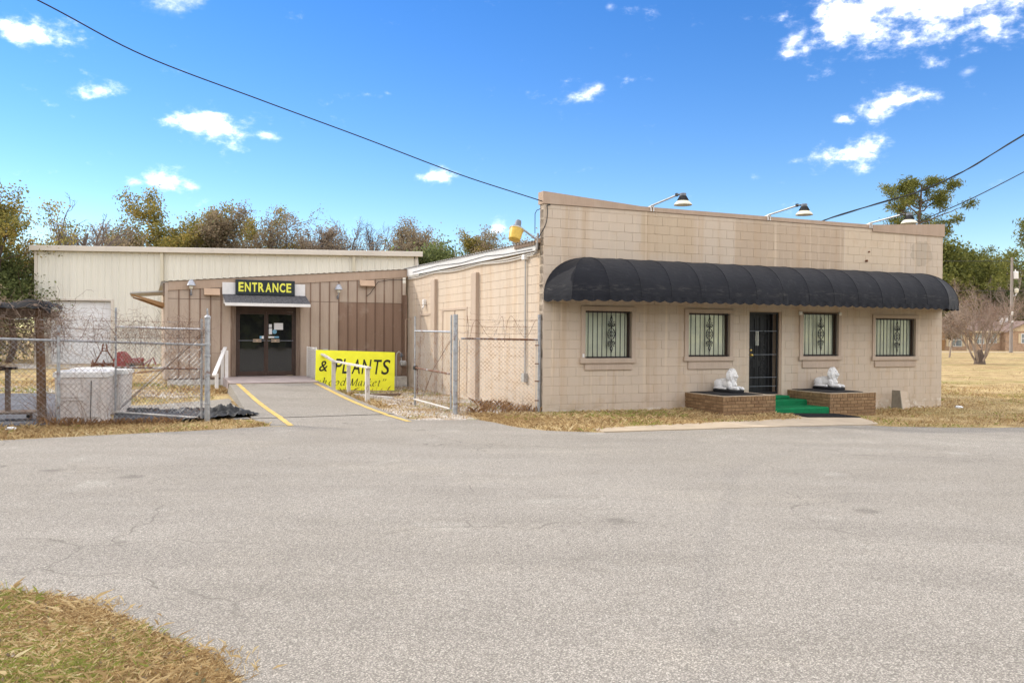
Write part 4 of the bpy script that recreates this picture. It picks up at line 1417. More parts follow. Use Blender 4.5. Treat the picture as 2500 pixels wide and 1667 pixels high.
def ellipsoid(bm, c, r, rot=None, seg=14, ring=9):
    M = Matrix.Translation(c) @ (rot.to_matrix().to_4x4() if rot else Matrix.Identity(4)) @ Matrix.Diagonal((r[0], r[1], r[2], 1))
    bmesh.ops.create_uvsphere(bm, u_segments=seg, v_segments=ring, radius=1.0, matrix=M)
def fuse(name, build, voxel, m, parent, smooth_it=2):
    """union of overlapping solids remeshed into one continuous skin"""
    bm = bmesh.new(); build(bm)
    me = bpy.data.meshes.new(name); bm.to_mesh(me); bm.free()
    tmp = bpy.data.objects.new(name + '_tmp', me); COL.objects.link(tmp)
    r = tmp.modifiers.new('r', 'REMESH'); r.mode = 'VOXEL'; r.voxel_size = voxel
    s = tmp.modifiers.new('s', 'SMOOTH'); s.factor = 0.5; s.iterations = smooth_it
    dg = bpy.context.evaluated_depsgraph_get()
    ev = tmp.evaluated_get(dg)
    me2 = bpy.data.meshes.new_from_object(ev)
    bpy.data.objects.remove(tmp); bpy.data.meshes.remove(me)
    me2.materials.clear()
    return link(name, me2, m, parent, smooth=True)
def lion_body(bm):
    # lies along +x, looking to +x; x: tail -0.33 .. paws 0.33, z up from the plinth
    E_ = lambda x, y, z: Euler((x, y, z))
    ellipsoid(bm, (-0.02, 0, 0.115), (0.27, 0.095, 0.10))                    # trunk
    ellipsoid(bm, (0.09, 0, 0.155), (0.13, 0.105, 0.13))                     # chest
    for s in (-1, 1):
        ellipsoid(bm, (-0.215, s * 0.075, 0.105), (0.115, 0.06, 0.105), E_(0, 0.3, 0))   # haunch
        ellipsoid(bm, (-0.10, s * 0.125, 0.035), (0.13, 0.035, 0.033))       # hind foot
        ellipsoid(bm, (0.02, s * 0.135, 0.028), (0.05, 0.034, 0.028))
        ellipsoid(bm, (0.11, s * 0.095, 0.10), (0.065, 0.045, 0.09), E_(0, -0.35, 0))    # shoulder
        ellipsoid(bm, (0.21, s * 0.088, 0.04), (0.14, 0.038, 0.038))         # forearm
        ellipsoid(bm, (0.325, s * 0.088, 0.033), (0.048, 0.044, 0.034))      # paw
        for q in (-0.022, 0, 0.022):
            ellipsoid(bm, (0.362, s * 0.088 + q, 0.024), (0.016, 0.011, 0.02), seg=8, ring=6)
    ellipsoid(bm, (-0.10, 0, 0.19), (0.20, 0.06, 0.045), E_(0, -0.08, 0))    # back
    # mane: a ruff of locks round the head
    ellipsoid(bm, (0.115, 0, 0.275), (0.105, 0.115, 0.135))
    ellipsoid(bm, (0.085, 0, 0.335), (0.085, 0.095, 0.085))
    for i in range(22):
        a = -2.6 + 5.2 * i / 21
        y, z = 0.105 * math.sin(a), 0.285 + 0.125 * math.cos(a)
        ellipsoid(bm, (0.135, y, z), (0.045, 0.022, 0.034), E_(a, 0, 0), 8, 6)
        ellipsoid(bm, (0.085, y * 1.08, z - 0.015), (0.05, 0.022, 0.045), E_(a, 0.2, 0), 8, 6)
    for i in range(9):
        y = -0.08 + 0.02 * i
        ellipsoid(bm, (0.13, y, 0.165 + 0.4 * abs(y)), (0.05, 0.014, 0.055), E_(0, 0.3, 0), 8, 6)
    # face
    ellipsoid(bm, (0.175, 0, 0.305), (0.065, 0.068, 0.078))                  # skull front
    ellipsoid(bm, (0.205, 0, 0.345), (0.035, 0.05, 0.030), E_(0, 0.5, 0))    # brow
    ellipsoid(bm, (0.238, 0, 0.298), (0.045, 0.026, 0.028), E_(0, 0.45, 0))  # nose bridge
    ellipsoid(bm, (0.248, 0, 0.268), (0.034, 0.036, 0.026))                  # muzzle
    ellipsoid(bm, (0.275, 0, 0.285), (0.014, 0.02, 0.012), None, 8, 6)       # nose
    ellipsoid(bm, (0.222, 0, 0.226), (0.036, 0.032, 0.022), E_(0, 0.15, 0))  # jaw
    ellipsoid(bm, (0.215, 0, 0.195), (0.022, 0.024, 0.028))                  # chin tuft
    for s in (-1, 1):
        ellipsoid(bm, (0.213, s * 0.038, 0.285), (0.026, 0.024, 0.028))      # cheek
        ellipsoid(bm, (0.222, s * 0.033, 0.318), (0.010, 0.013, 0.008), None, 8, 6)   # eye
        ellipsoid(bm, (0.120, s * 0.088, 0.375), (0.018, 0.028, 0.030), None, 8, 6)   # ear
    # tail curled along the flank
    for i in range(9):
        t_ = i / 8
        ellipsoid(bm, (-0.30 + 0.26 * t_, -0.10 - 0.06 * math.sin(t_ * 2.2), 0.03), (0.028, 0.017, 0.017), None, 8, 6)
def lion(u, v, rz, label):
    t = thing_uv('lion_statue', label, 'statue', u, v, 0.424, rz - PI / 2, group='white lions on the piers')
    mb = MB()
    rr_ = random.Random(int(u * 10))
    vs = []
    for (z, k) in ((0.0, 0.0), (0.012, 0.012), (0.045, 0.012), (0.062, -0.004)):
        for i in range(28):
            a = 2 * PI * i / 28
            ex = math.copysign(abs(math.cos(a)) ** 0.35, math.cos(a)) * (0.385 + k) + rr_.uniform(-.004, .004)
            ey = math.copysign(abs(math.sin(a)) ** 0.35, math.sin(a)) * (0.185 + k) + rr_.uniform(-.004, .004)
            vs.append((ex, ey, z))
    fs = [tuple(range(28))[::-1], tuple(range(84, 112))]
    for r in range(3):
        for i in range(28):
            fs.append((r * 28 + i, r * 28 + (i + 1) % 28, (r + 1) * 28 + (i + 1) % 28, (r + 1) * 28 + i))
    mb.add(vs, fs)
    part('plinth', mb, MT['rubber'], t)
    if 'lion' not in _bc:
        b = fuse('lion_body', lion_body, 0.0052, MT['stone'], t, 1)
        _bc['lion'] = b.data
    else:
        b = link('lion_body', _bc['lion'], None, t)
    b.location = (-0.02, 0, 0.052); b.scale = (1.02, 1.06, 1.14); b.rotation_euler = (0, 0, 0.26)
lion(4.62, -0.44, 0.0, 'white lying lion statue on the pier left of the steps')
lion(7.74, -0.40, 0.05, 'white lying lion statue on the pier right of the steps')

t = thing_uv('entry_steps', 'green carpeted steps between the two brick piers', 'steps', 5.17, 0, 0)
mb = MB(); mb.bev(0.0, 1.605, -0.69, -0.03, -0.3, 0.212, 0.02); part('step', mb, MT['green_carpet'], t)
mb = MB(); mb.bev(0.0, 1.603, -1.41, -0.6915, -0.3, 0.088, 0.02); part('step', mb, MT['green_carpet'], t)
mb = MB(); mb.bev(0.38, 1.38, -0.34, -0.022, 0.213, 0.285, 0.015); part('threshold', mb, MT['green_carpet'], t)
t = thing_uv('door_mat', 'ribbed black rubber mat lying at the foot of the green steps', 'mat', 5.30, -1.48, -0.019)
mb = MB(); mb.bev(0.0, 1.55, -0.82, 0, 0.0, 0.014, 0.004); o = part('mat_base', mb, MT['rubber'], t); o.rotation_euler = (0.0, 0.037, 0)
mb = MB()
for i in range(50):
    mb.box(0.02 + i * 0.0305, 0.034 + i * 0.0305, -0.80, -0.02, 0.0142, 0.021)
o = part('mat_ribs', mb, MT['rubber'], t); o.rotation_euler = (0.0, 0.037, 0)
# folded board leaning at the foot of the front wall
t = thing_uv('leaning_board', 'grey splash board standing against the front wall below the right window', 'board', 10.22, -0.42, -0.20)
M = Matrix.Rotation(0.06, 4, 'X')
mb = MB(); mb.prism([(0, -0.02, 0), (0, 0.33, 0), (0.02, 0.33, 0.53), (0.02, 0.08, 0.53)], (0.03, 0, 0)); part('side_board', mb, MT['old_wood2'] if 'old_wood2' in MT else MT['concrete'], t)
mb = MB(); mb.prism([(0.031, -0.02, 0), (0.30, -0.02, 0), (0.30, 0.07, 0.50), (0.031, 0.07, 0.52)], (0, 0.03, 0)); part('face_board', mb, MT['block'], t)
# scraps
def scrap(x, y, s, label, seed):
    rr_ = random.Random(seed); bm = bmesh.new()
    bmesh.ops.create_icosphere(bm, subdivisions=2, radius=1)
    for v in bm.verts:
        k = 0.75 + rr_.random() * 0.5
        v.co = Vector((v.co.x * s * k, v.co.y * s * 0.7 * k, max(-0.2, v.co.z) * s * 0.45 * k))
    me = bpy.data.meshes.new('scrap'); bm.to_mesh(me); bm.free()
    o = link('paper_scrap', me, MT['paper']); o.location = (x, y, zg(x, y) + s * 0.12 + 0.03)
    tag(o, label, 'litter', 'scraps of litter')
scrap(11.9, 22.25, 0.10, 'white paper scrap on the grass right of the building', 1)
scrap(-8.64, 14.42, 0.09, 'white paper scrap on the grass verge at the far left', 2)
# ------------------------------------------------------------------ wooden annex with the double doors
AU, AV = -7.4, 10.2
an = thing_uv('entrance_annex', 'low brown board-and-batten annex with bronze double doors', 'building', AU, AV, 0)
def ztop(x):                      # roof edge, x from the left corner
    return 3.21 + (3.835 - 3.21) * x / 7.32
FH = 0.255
DX0, DX1, DZ0, DZ1 = 1.99, 3.75, 0.42, 2.43
bats = [0.07 + 0.2955 * i for i in range(25)]
for a, b in zip(bats[:-1], bats[1:]):
    c = (a + b) / 2
    dark = c > 4.98
    lower = (0.37, 2.715)
    segs = []
    if not (b > DX0 - 0.14 and a < DX1 + 0.14):
        segs.append((lower[0], lower[1], dark))
    elif a < DX0 - 0.14 < b:
        segs.append((lower[0], lower[1], False, a, DX0 - 0.14))
    elif a < DX1 + 0.14 < b:
        segs.append((lower[0], lower[1], False, DX1 + 0.14, b))
    for s in segs:
        x0, x1 = (s[3], s[4]) if len(s) > 3 else (a, b)
        mb = MB(); mb.box(x0 + 0.0015, x1 - 0.0015, 0.0, 0.05, s[0], s[1])
        part('siding_board', mb, MT['siding_dark'] if s[2] else MT['siding'], an)
        if c < 1.8 or c > 3.95:
            mb = MB(); mb.bev(x1 - 0.019, x1 + 0.019, -0.016, -0.0005, s[0], s[1], 0.003)
            part('batten', mb, MT['siding_dark2'] if (s[2] or x1 > 4.98) else MT['batten'], an)
    mb = MB()
    mb.prism([(a + 0.0015, 0.001, 2.728), (b - 0.0015, 0.001, 2.728), (b - 0.0015, 0.001, ztop(b) - FH + 0.03), (a + 0.0015, 0.001, ztop(a) - FH + 0.03)], (0, 0.05, 0))
    part('siding_board', mb, MT['siding'], an)
    mb = MB()
    if not (1.7 < b < 4.0):
        mb.prism([(b - 0.019, -0.0155, 2.728), (b + 0.019, -0.0155, 2.728), (b + 0.019, -0.0155, ztop(b) - FH), (b - 0.019, -0.0155, ztop(b) - FH)], (0, 0.015, 0))
        part('batten', mb, MT['batten'], an)
mb = MB(); mb.box(0.071, 7.2, 0.0505, 0.16, 0.3, 2.9); mb.box(-0.001 + 0.0, 0.0, 0, 0.01, 0, 0.01) if False else None
# sheathing with the doorway left open
mb = MB(); mb.box(0.02, DX0 - 0.02, 0.0515, 0.15, 0.33, 2.95); mb.box(DX1 + 0.02, 7.36, 0.0515, 0.15, 0.33, 3.0); mb.box(DX0 - 0.02, DX1 + 0.02, 0.0515, 0.15, 2.5, 3.1)
part('sheathing', mb, MT['siding_dark'], an)
mb = MB(); mb.bev(-0.02, 0.072, -0.024, 0.12, 0.33, 3.19, 0.005); part('corner_board', mb, MT['siding'], an)
mb = MB(); mb.box(-0.015, 0.05, 0.125, 6.0, 0.3, 3.05); part('end_wall', mb, MT['siding'], an)
for x0, x1 in ((0.075, 3.9), (3.902, 7.36)):
    mb = MB(); mb.prism([(x0, -0.03, ztop(x0) - FH), (x1, -0.03, ztop(x1) - FH), (x1, -0.03, ztop(x1)), (x0, -0.03, ztop(x0))], (0, 0.035, 0))
    part('fascia_board', mb, MT['trim_tan'], an)
mb = MB()
nr = 40
for i in range(nr):
    x0 = -0.12 + (7.46) * i / nr; x1 = -0.12 + 7.46 * (i + 1) / nr
    b0 = len(mb.v); q = (x1 - x0) / 4
    for (x, h) in ((x0, 0), (x0 + q, 0.014), (x0 + 2 * q, 0.014), (x0 + 3 * q, 0), (x1, 0)):
        mb.v += [(x, -0.07, ztop(x) + 0.012 + h), (x, 7.0, ztop(x) + 0.03 + h)]
    for k in range(4):
        mb.f.append((b0 + 2 * k, b0 + 2 * k + 2, b0 + 2 * k + 3, b0 + 2 * k + 1))
part('metal_roof', mb, MT['pvc_grey'], an, fix=False)
mb = MB(); mb.box(0.06, 1.55, -0.005, 0.12, -0.05, 0.325); part('footing', mb, MT['footing'], an)
mb = MB(); mb.bev(6.72, 7.34, -0.06, 0.12, -0.15, 0.34, 0.02); part('footing', mb, MT['footing'], an)
mb = MB(); mb.box(4.02, 6.70, 0.002, 0.12, -0.1, 0.36); part('footing', mb, MT['siding_dark'], an)
# porch slab and its dark weathered lip
mb = MB(); mb.prism([(1.60, -2.46, 0.0), (1.60, -2.46, 0.345), (1.60, 0.30, 0.405), (1.60, 0.30, 0.0)], (2.44, 0, 0)); part('porch_slab', mb, MT['slab'], an)
mb = MB(); mb.bev(1.55, 4.06, -2.52, -2.461, 0.20, 0.338, 0.008); part('porch_lip', mb, MT['old_wood'], an)
# door posts and header
for x in (DX0 - 0.135, DX1 + 0.012):
    mb = MB(); mb.bev(x, x + 0.12, -0.035, 0.16, 0.36, 2.53, 0.006); part('door_post', mb, MT['old_wood'], an)
mb = MB(); mb.box(DX0 - 0.14, DX1 + 0.14, -0.02, 0.14, 2.532, 2.66); part('header', mb, MT['raw_dark'] if 'raw_dark' in MT else MT['post_wood'], an)
mb = MB(); mb.box(DX0 - 0.012, DX1 + 0.01, -0.005, 0.13, 2.435, 2.53); part('header', mb, MT['bronze'], an)
fr = MB()
fr.box(DX0 - 0.012, DX0 + 0.045, 0.02, 0.13, 0.41, 2.434); fr.box(DX1 - 0.045, DX1 + 0.01, 0.02, 0.13, 0.41, 2.434); fr.box(DX0 + 0.046, DX1 - 0.046, 0.02, 0.13, 2.385, 2.434)
part('door_frame', fr, MT['bronze'], an)
mid = (DX0 + DX1) / 2
leaves = []
for j, (a, b) in enumerate(((DX0 + 0.05, mid - 0.006), (mid + 0.006, DX1 - 0.05))):
    d = bpy.data.objects.new('door', None); COL.objects.link(d); d.parent = an
    d['label'] = 'left leaf of the glass double door' if j == 0 else 'right leaf of the glass double door with stuck-on notices'
    mb = MB()
    mb.box(a, a + 0.055, 0.04, 0.085, 0.422, 2.382); mb.box(b - 0.055, b, 0.04, 0.085, 0.422, 2.382)
    mb.box(a + 0.056, b - 0.056, 0.04, 0.085, 0.422, 0.55); mb.box(a + 0.056, b - 0.056, 0.04, 0.085, 2.30, 2.382)
    part('stile_frame', mb, MT['bronze'], d)
    mb = MB(); mb.box(a + 0.056, b - 0.056, 0.058, 0.066, 0.551, 2.299); part('pane', mb, MT['glass'], d)
    mb = MB(); mb.tube([(a + 0.02, 0.015, 1.49), (b - 0.02, 0.015, 1.49)], 0.011, 8)
    for x in (a + 0.03, b - 0.03):
        mb.box(x - 0.012, x + 0.012, 0.015, 0.04, 1.478, 1.502)
    part('push_bar', mb, MT['lamp_grey'], d)
    hx = b - 0.39 if j == 0 else a + 0.14
    mb = MB(); mb.bev(hx, hx + 0.25, -0.012, 0.003, 1.505, 1.535, 0.004); mb.bev(hx, hx + 0.25, -0.012, 0.003, 1.445, 1.475, 0.004); mb.box(hx + 0.1, hx + 0.15, -0.006, 0.006, 1.476, 1.504)
    part('push_plate', mb, MT['brass_dull'] if 'brass_dull' in MT else MT['lamp_shade'], d)
    leaves.append((d, a, b))
def notice(parent, x0, x1, z0, z1, m, round_=False):
    mb = MB()
    if round_:
        n_ = 20; cx, cz, r = (x0 + x1) / 2, (z0 + z1) / 2, (x1 - x0) / 2
        mb.prism([(cx + r * math.cos(2 * PI * k / n_), 0.0545, cz + r * math.sin(2 * PI * k / n_)) for k in range(n_)], (0, 0.002, 0))
    else:
        mb.box(x0, x1, 0.0545, 0.0565, z0, z1)
    part('notice', mb, m, parent)
dR, dL = leaves[1], leaves[0]
ax = dR[1]
notice(dR[0], ax + 0.23, ax + 0.50, 1.83, 2.035, MT['paper'])
notice(dR[0], ax + 0.075, ax + 0.165, 1.885, 1.995, MT['paper']); notice(dR[0], ax + 0.075, ax + 0.17, 1.69, 1.865, MT['paper'])
notice(dR[0], ax + 0.18, ax + 0.315, 1.70, 1.835, MT['sticker_blue'], True)
notice(dR[0], ax + 0.065, ax + 0.24, 1.575, 1.625, MT['paper']); notice(dR[0], ax + 0.245, ax + 0.38, 1.575, 1.625, MT['sticker_blue'])
notice(dL[0], dL[2] - 0.185, dL[2] - 0.125, 1.55, 1.635, MT['sticker_blue']); notice(dL[0], dL[2] - 0.124, dL[2] - 0.062, 1.55, 1.635, MT['paper'])
# dark interior box behind the glass
mb = MB(); mb.box(DX0 - 0.1, DX1 + 0.1, 2.4, 2.45, 0.3, 2.6); part('inner_wall', mb, MT['siding_dark'], an)
# shingled pent roof over the doors: every tab a piece
cn = bpy.data.objects.new('pent_roof', None); COL.objects.link(cn); cn.parent = an
x0, x1 = 1.61, 4.02
mb = MB(); mb.prism([(x0, 0.0, 2.87), (x0, -0.86, 2.60), (x0, -0.86, 2.575), (x0, 0.0, 2.60)], (x1 - x0, 0, 0)); part('roof_deck', mb, MT['white_paint'], cn)
mb = MB(); mb.bev(x0 - 0.02, x1 + 0.03, -0.905, -0.862, 2.515, 2.605, 0.006); part('fascia_board', mb, MT['white_paint'], cn)
tr_ = random.Random(5)
sl = math.atan2(0.27, 0.86)
tabs = {}
for row in range(5):
    s0 = row * 0.185
    x = x0 - 0.02 + (0.0 if row % 2 else -0.15)
    while x < x1 + 0.0:
        w = 0.30
        a, b = max(x, x0 - 0.025), min(x + w - 0.008, x1 + 0.03)
        if b - a > 0.04:
            k = round(b - a, 2)
            if k not in tabs:
                mm = MB(); mm.bev(0, k, 0, 0.24, 0, 0.009, 0.002); me = mm.mesh('shingle'); me.materials.append(MT['shingle']); tabs[k] = me
            o = link('shingle', tabs[k], None, cn)
            o.rotation_euler = (sl + 0.035, 0, 0)
            o.location = (a, -0.90 + s0 * math.cos(sl), 2.602 + s0 * math.sin(sl) + 0.004 + tr_.uniform(0, 0.003))
        x += w
mb = MB(); mb.box(x0 - 0.03, x1 + 0.01, -0.052, -0.031, 2.885, 3.245); part('sign_backboard', mb, MT['white_paint'], an)
mb = MB(); mb.bev(3.05 - 0.12, 3.05 + 0.12, -0.75, -0.55, 2.545, 2.574, 0.008); part('soffit_lamp', mb, MT['lamp_shade'], cn)
# sloping hoods high on the wall
for (xa, xb, za, zb) in ((1.06, 1.51, 2.835, 3.05), (5.75, 6.22, 3.24, 3.45)):
    mb = MB(); mb.prism([(xa, -0.035, zb), (xa, -0.17, za + 0.02), (xa, -0.15, za), (xa, -0.035, za)], (xb - xa, 0, 0)); part('vent_hood', mb, MT['hood'] if 'hood' in MT else MT['trim_tan'], an)
# lean-to flap on the left end
fl = bpy.data.objects.new('side_flap', None); COL.objects.link(fl); fl.parent = an
mb = MB(); mb.prism([(-0.96, 0.3, 2.855), (-0.02, 0.3, 2.925), (-0.02, 0.3, 2.965), (-0.96, 0.3, 2.89)], (0, 2.6, 0)); part('flap_sheet', mb, MT['pvc_grey'], fl)
mb = MB(); mb.prism([(-0.93, 0.36, 2.85), (-0.02, 0.36, 2.60), (-0.02, 0.36, 2.47), (-0.90, 0.36, 2.80)], (0, 0.09, 0)); part('brace', mb, MT['raw_wood'], fl)
mb = MB(); mb.prism([(-0.93, 2.5, 2.85), (-0.02, 2.5, 2.60), (-0.02, 2.5, 2.47), (-0.90, 2.5, 2.80)], (0, 0.09, 0)); part('brace', mb, MT['raw_wood'], fl)
mb = MB(); mb.bev(-0.07, -0.021, 0.02, 0.28, 2.80, 3.17, 0.006); part('end_block', mb, MT['old_wood'], an)
# cable stapled across the right of the wall
mb = MB(); mb.tube([(5.98, -0.035, 2.93), (6.1, -0.035, 3.02), (6.35, -0.04, 3.40), (6.7, -0.05, 3.47), (7.3, -0.06, 3.50)], 0.009, 5); part('cable', mb, MT['cable'], an)
mb = MB(); mb.bev(5.10 - 0.52, 5.10 - 0.36, -0.09, -0.017, 1.02, 1.24, 0.01); part('meter_box', mb, MT['pvc_grey'], an)

def text_mesh(body, size, shear=0.0, bold=0.0, spacing=1.0, xs=1.0, ext=0.003):
    cu = bpy.data.curves.new('txt', 'FONT')
    cu.body = body; cu.size = size; cu.shear = shear; cu.offset = bold; cu.space_character = spacing; cu.extrude = ext; cu.resolution_u = 4
    o = bpy.data.objects.new('txt', cu); COL.objects.link(o)
    dg = bpy.context.evaluated_depsgraph_get()
    me = bpy.data.meshes.new_from_object(o.evaluated_get(dg))
    bpy.data.objects.remove(o); bpy.data.curves.remove(cu)
    for v in me.vertices:
        v.co = Vector((v.co.x * xs, -v.co.z, v.co.y))
    return me
def fit(me, x0, x1, z0, z1):
    xs_ = [v.co.x for v in me.vertices]; zs_ = [v.co.z for v in me.vertices]
    ax_, bx_, az_, bz_ = min(xs_), max(xs_), min(zs_), max(zs_)
    for v in me.vertices:
        v.co.x = x0 + (v.co.x - ax_) / (bx_ - ax_) * (x1 - x0); v.co.z = z0 + (v.co.z - az_) / (bz_ - az_) * (z1 - z0)
    return me

# ENTRANCE sign
t = thing_uv('entrance_sign', 'dark sign with yellow word ENTRANCE above the double doors', 'sign', -5.45, 10.06, 2.885)
mb = MB(); mb.bev(0, 1.75, 0, 0.085, 0, 0.452, 0.004); part('sign_panel', mb, MT['sign_dark'], t)
X = 0.085
word = 'ENTRANCE'
advs = [0.175, 0.205, 0.18, 0.205, 0.205, 0.205, 0.20, 0.175]
for ch, ad in zip(word, advs):
    me = fit(text_mesh(ch, 0.4, bold=0.012), X, X + ad - 0.03, 0.09, 0.372)
    o = link('letter', me, MT['letter_yellow'], t); o.location = (0, -0.004, 0)
    X += ad + 0.005
# yellow plant-sale sign leaning in front of the dark boards
t = thing_uv('market_sign', 'bright yellow sign board reading & PLANTS set beside the ramp', 'sign', -3.36, 8.45, 0.02)
t.rotation_euler = (math.radians(-5), math.radians(1.9), TH)
mb = MB(); mb.bev(0, 2.40, 0, 0.014, 0, 1.225, 0.003); part('sign_panel', mb, MT['sign_yellow'], t)
for x in (0.25, 2.1):
    mb = MB(); mb.box(x, x + 0.09, 0.015, 0.055, -0.05, 1.15); part('stake', mb, MT['old_wood'], t)
lx = [('&', 0.105, 0.355, 0.595, 0.91), ('P', 0.545, 0.80, 0.545, 0.985), ('L', 0.785, 0.965, 0.545, 0.985), ('A', 1.07, 1.325, 0.545, 0.985), ('N', 1.37, 1.68, 0.545, 0.985), ('T', 1.745, 2.00, 0.545, 0.985), ('S', 1.98, 2.26, 0.535, 0.995)]
for ch, a, b, c, d in lx:
    me = fit(text_mesh(ch, 0.5, shear=0.22, bold=0.004), a, b, c, d)
    o = link('letter', me, MT['letter'], t); o.location = (0, -0.0035, 0)
# hand-drawn slanted book letters for the second line: strokes of changing width
def stroke(mb, pts, w0, w1=None, sh=0.25):
    """a pen stroke in the sign plane: wide on the down strokes, narrow across"""
    P = [Vector((p[0] + sh * p[1], 0, p[1])) for p in pts]
    out = []
    for i in range(len(P) - 1):
        p0, p1, p2, p3 = P[max(0, i - 1)], P[i], P[i + 1], P[min(len(P) - 1, i + 2)]
        for k in range(5):
            t_ = k / 5
            out.append(0.5 * ((2 * p1) + (-p0 + p2) * t_ + (2 * p0 - 5 * p1 + 4 * p2 - p3) * t_ * t_ + (-p0 + 3 * p1 - 3 * p2 + p3) * t_ ** 3))
    out.append(P[-1])
    pen = Vector((0.92, 0, 0.38)) * (w0 / 2)
    vs = []
    for i, p in enumerate(out):
        vs += [p - pen, p + pen, p - pen + Vector((0, -0.004, 0)), p + pen + Vector((0, -0.004, 0))]
    n_ = len(out)
    fs = [(4 * i + 2, 4 * i + 3, 4 * i + 7, 4 * i + 6) for i in range(n_ - 1)]
    mb.add(vs, fs)
def book_letter(ch):
    mb = MB(); w = 0.024
    S = lambda *p: stroke(mb, p, w)
    x, a = 0.125, 0.195                      # x height, ascender
    def o_(dx=0.0):
        S((0.05 + dx, x), (0.012 + dx, x * 0.6), (0.02 + dx, 0.02), (0.055 + dx, 0.0), (0.10 + dx, x * 0.4), (0.098 + dx, x * 0.85), (0.05 + dx, x))
    if ch == 'r':
        S((-0.01, x * 0.8), (0.025, x), (0.02, x * 0.5), (0.015, 0)); S((0.022, x * 0.55), (0.055, x * 0.92), (0.085, x * 0.98), (0.092, x * 0.86))
    elif ch == 'h':
        S((-0.01, a), (0.03, a), (0.022, a * 0.5), (0.015, 0)); S((0.02, x * 0.5), (0.06, x), (0.09, x * 0.9), (0.082, x * 0.3), (0.10, 0.0), (0.125, 0.02))
    elif ch == 'o':
        o_()
    elif ch == 'd':
        o_(); S((0.085, a), (0.115, a), (0.105, a * 0.5), (0.10, 0.02), (0.13, 0.015))
    elif ch == 'M':
        S((-0.02, 0), (0.02, 0.0), (0.03, a * 0.5), (0.035, a)); S((0.035, a), (0.07, 0.05), (0.085, 0.0), (0.12, 0.08), (0.175, a)); S((0.17, a), (0.172, a * 0.5), (0.17, 0), (0.20, 0))
    elif ch == 'a':
        S((0.09, x), (0.04, x * 0.95), (0.01, x * 0.4), (0.03, 0), (0.07, x * 0.3), (0.095, x)); S((0.095, x), (0.088, x * 0.4), (0.10, 0.0), (0.125, 0.015))
    elif ch == 'k':
        S((-0.01, a), (0.03, a), (0.022, a * 0.5), (0.015, 0)); S((0.02, x * 0.45), (0.06, x * 0.95), (0.095, x)); S((0.035, x * 0.5), (0.075, 0.02), (0.115, 0.0))
    elif ch == 'e':
        S((0.015, x * 0.5), (0.07, x * 0.6), (0.09, x * 0.9), (0.055, x), (0.015, x * 0.6), (0.02, 0.015), (0.06, 0.0), (0.095, 0.03))
    elif ch == 't':
        S((0.035, x * 1.3), (0.028, x * 0.6), (0.025, 0.01), (0.06, 0.005)); stroke(mb, [(0.0, x), (0.075, x)], 0.018)
    elif ch == '"':
        for q in (0, 0.055):
            S((0.03 + q, a), (0.035 + q, a * 0.9), (0.015 + q, a * 0.72))
    return mb
X = [('r', 0.02), ('h', 0.19), ('o', 0.38), ('o', 0.56), ('d', 0.73), ('M', 1.02), ('a', 1.26), ('r', 1.43), ('k', 1.56), ('e', 1.70), ('t', 1.86), ('"', 1.98)]
for ch, x in X:
    o = part('letter', book_letter(ch), MT['letter'], t, fix=False); o.location = (x, -0.002, 0.185); o.scale = (1.1, 1, 1.12)

# ---- rails, lattice, meter
t = thing_uv('handrail', 'short white wooden handrail left of the double doors', 'railing', -6.12, 8.1, 0.12)
mb = MB(); mb.bev(-0.045, 0.045, -0.045, 0.045, -0.2, 0.47, 0.006); part('post', mb, MT['white_paint'], t)
for (x, y) in ((0.40, 1.72), (0.30, 1.95)):
    mb = MB(); mb.bev(x - 0.045, x + 0.045, y - 0.045, y + 0.045, -0.1, 1.08, 0.006); part('post', mb, MT['white_paint'], t)
a, b = Vector((-0.09, -0.25, 0.43)), Vector((0.38, 1.95, 1.16))
d = (b - a).normalized(); sd = Vector((0, 0, 1)).cross(d).normalized(); up = d.cross(sd)
def beam(a, b, w, h):
    mb = MB(); d = (b - a).normalized(); sd = Vector((0, 0, 1)).cross(d).normalized(); up = d.cross(sd)
    q = [(-w / 2, -h / 2), (w / 2, -h / 2), (w / 2, h / 2), (-w / 2, h / 2)]
    mb.add([a + sd * x + up * z for x, z in q] + [b + sd * x + up * z for x, z in q], [(0, 3, 2, 1), (4, 5, 6, 7), (0, 1, 5, 4), (1, 2, 6, 5), (2, 3, 7, 6), (3, 0, 4, 7)])
    return mb
part('rail', beam(a, b, 0.10, 0.045), MT['white_paint'], t)
t = thing_uv('handrail', 'long flaking white handrail in front of the yellow sign', 'railing', -2.9, 7.9, 0.05)
for (x, y, h, w) in ((-0.02, 0.05, 0.86, 0.10), (0.13, -1.26, 0.80, 0.09), (0.10, -3.54, 0.80, 0.10)):
    mb = MB(); mb.bev(x - w / 2, x + w / 2, y - w / 2, y + w / 2, -0.25, h, 0.007); part('post', mb, MT['white_wood'], t)
part('rail', beam(Vector((-0.42, 1.2, 1.23)), Vector((-0.02, 0.03, 0.87)), 0.10, 0.045), MT['white_wood'], t)
part('rail', beam(Vector((-0.02, 0.02, 0.875)), Vector((0.10, -3.75, 0.83)), 0.10, 0.045), MT['white_wood'], t)
t = thing_uv('lattice_panel', 'white diagonal lattice panel at the right edge of the porch', 'lattice', -3.31, 9.15, 0.30)
Lx, Hx = 1.45, 1.0
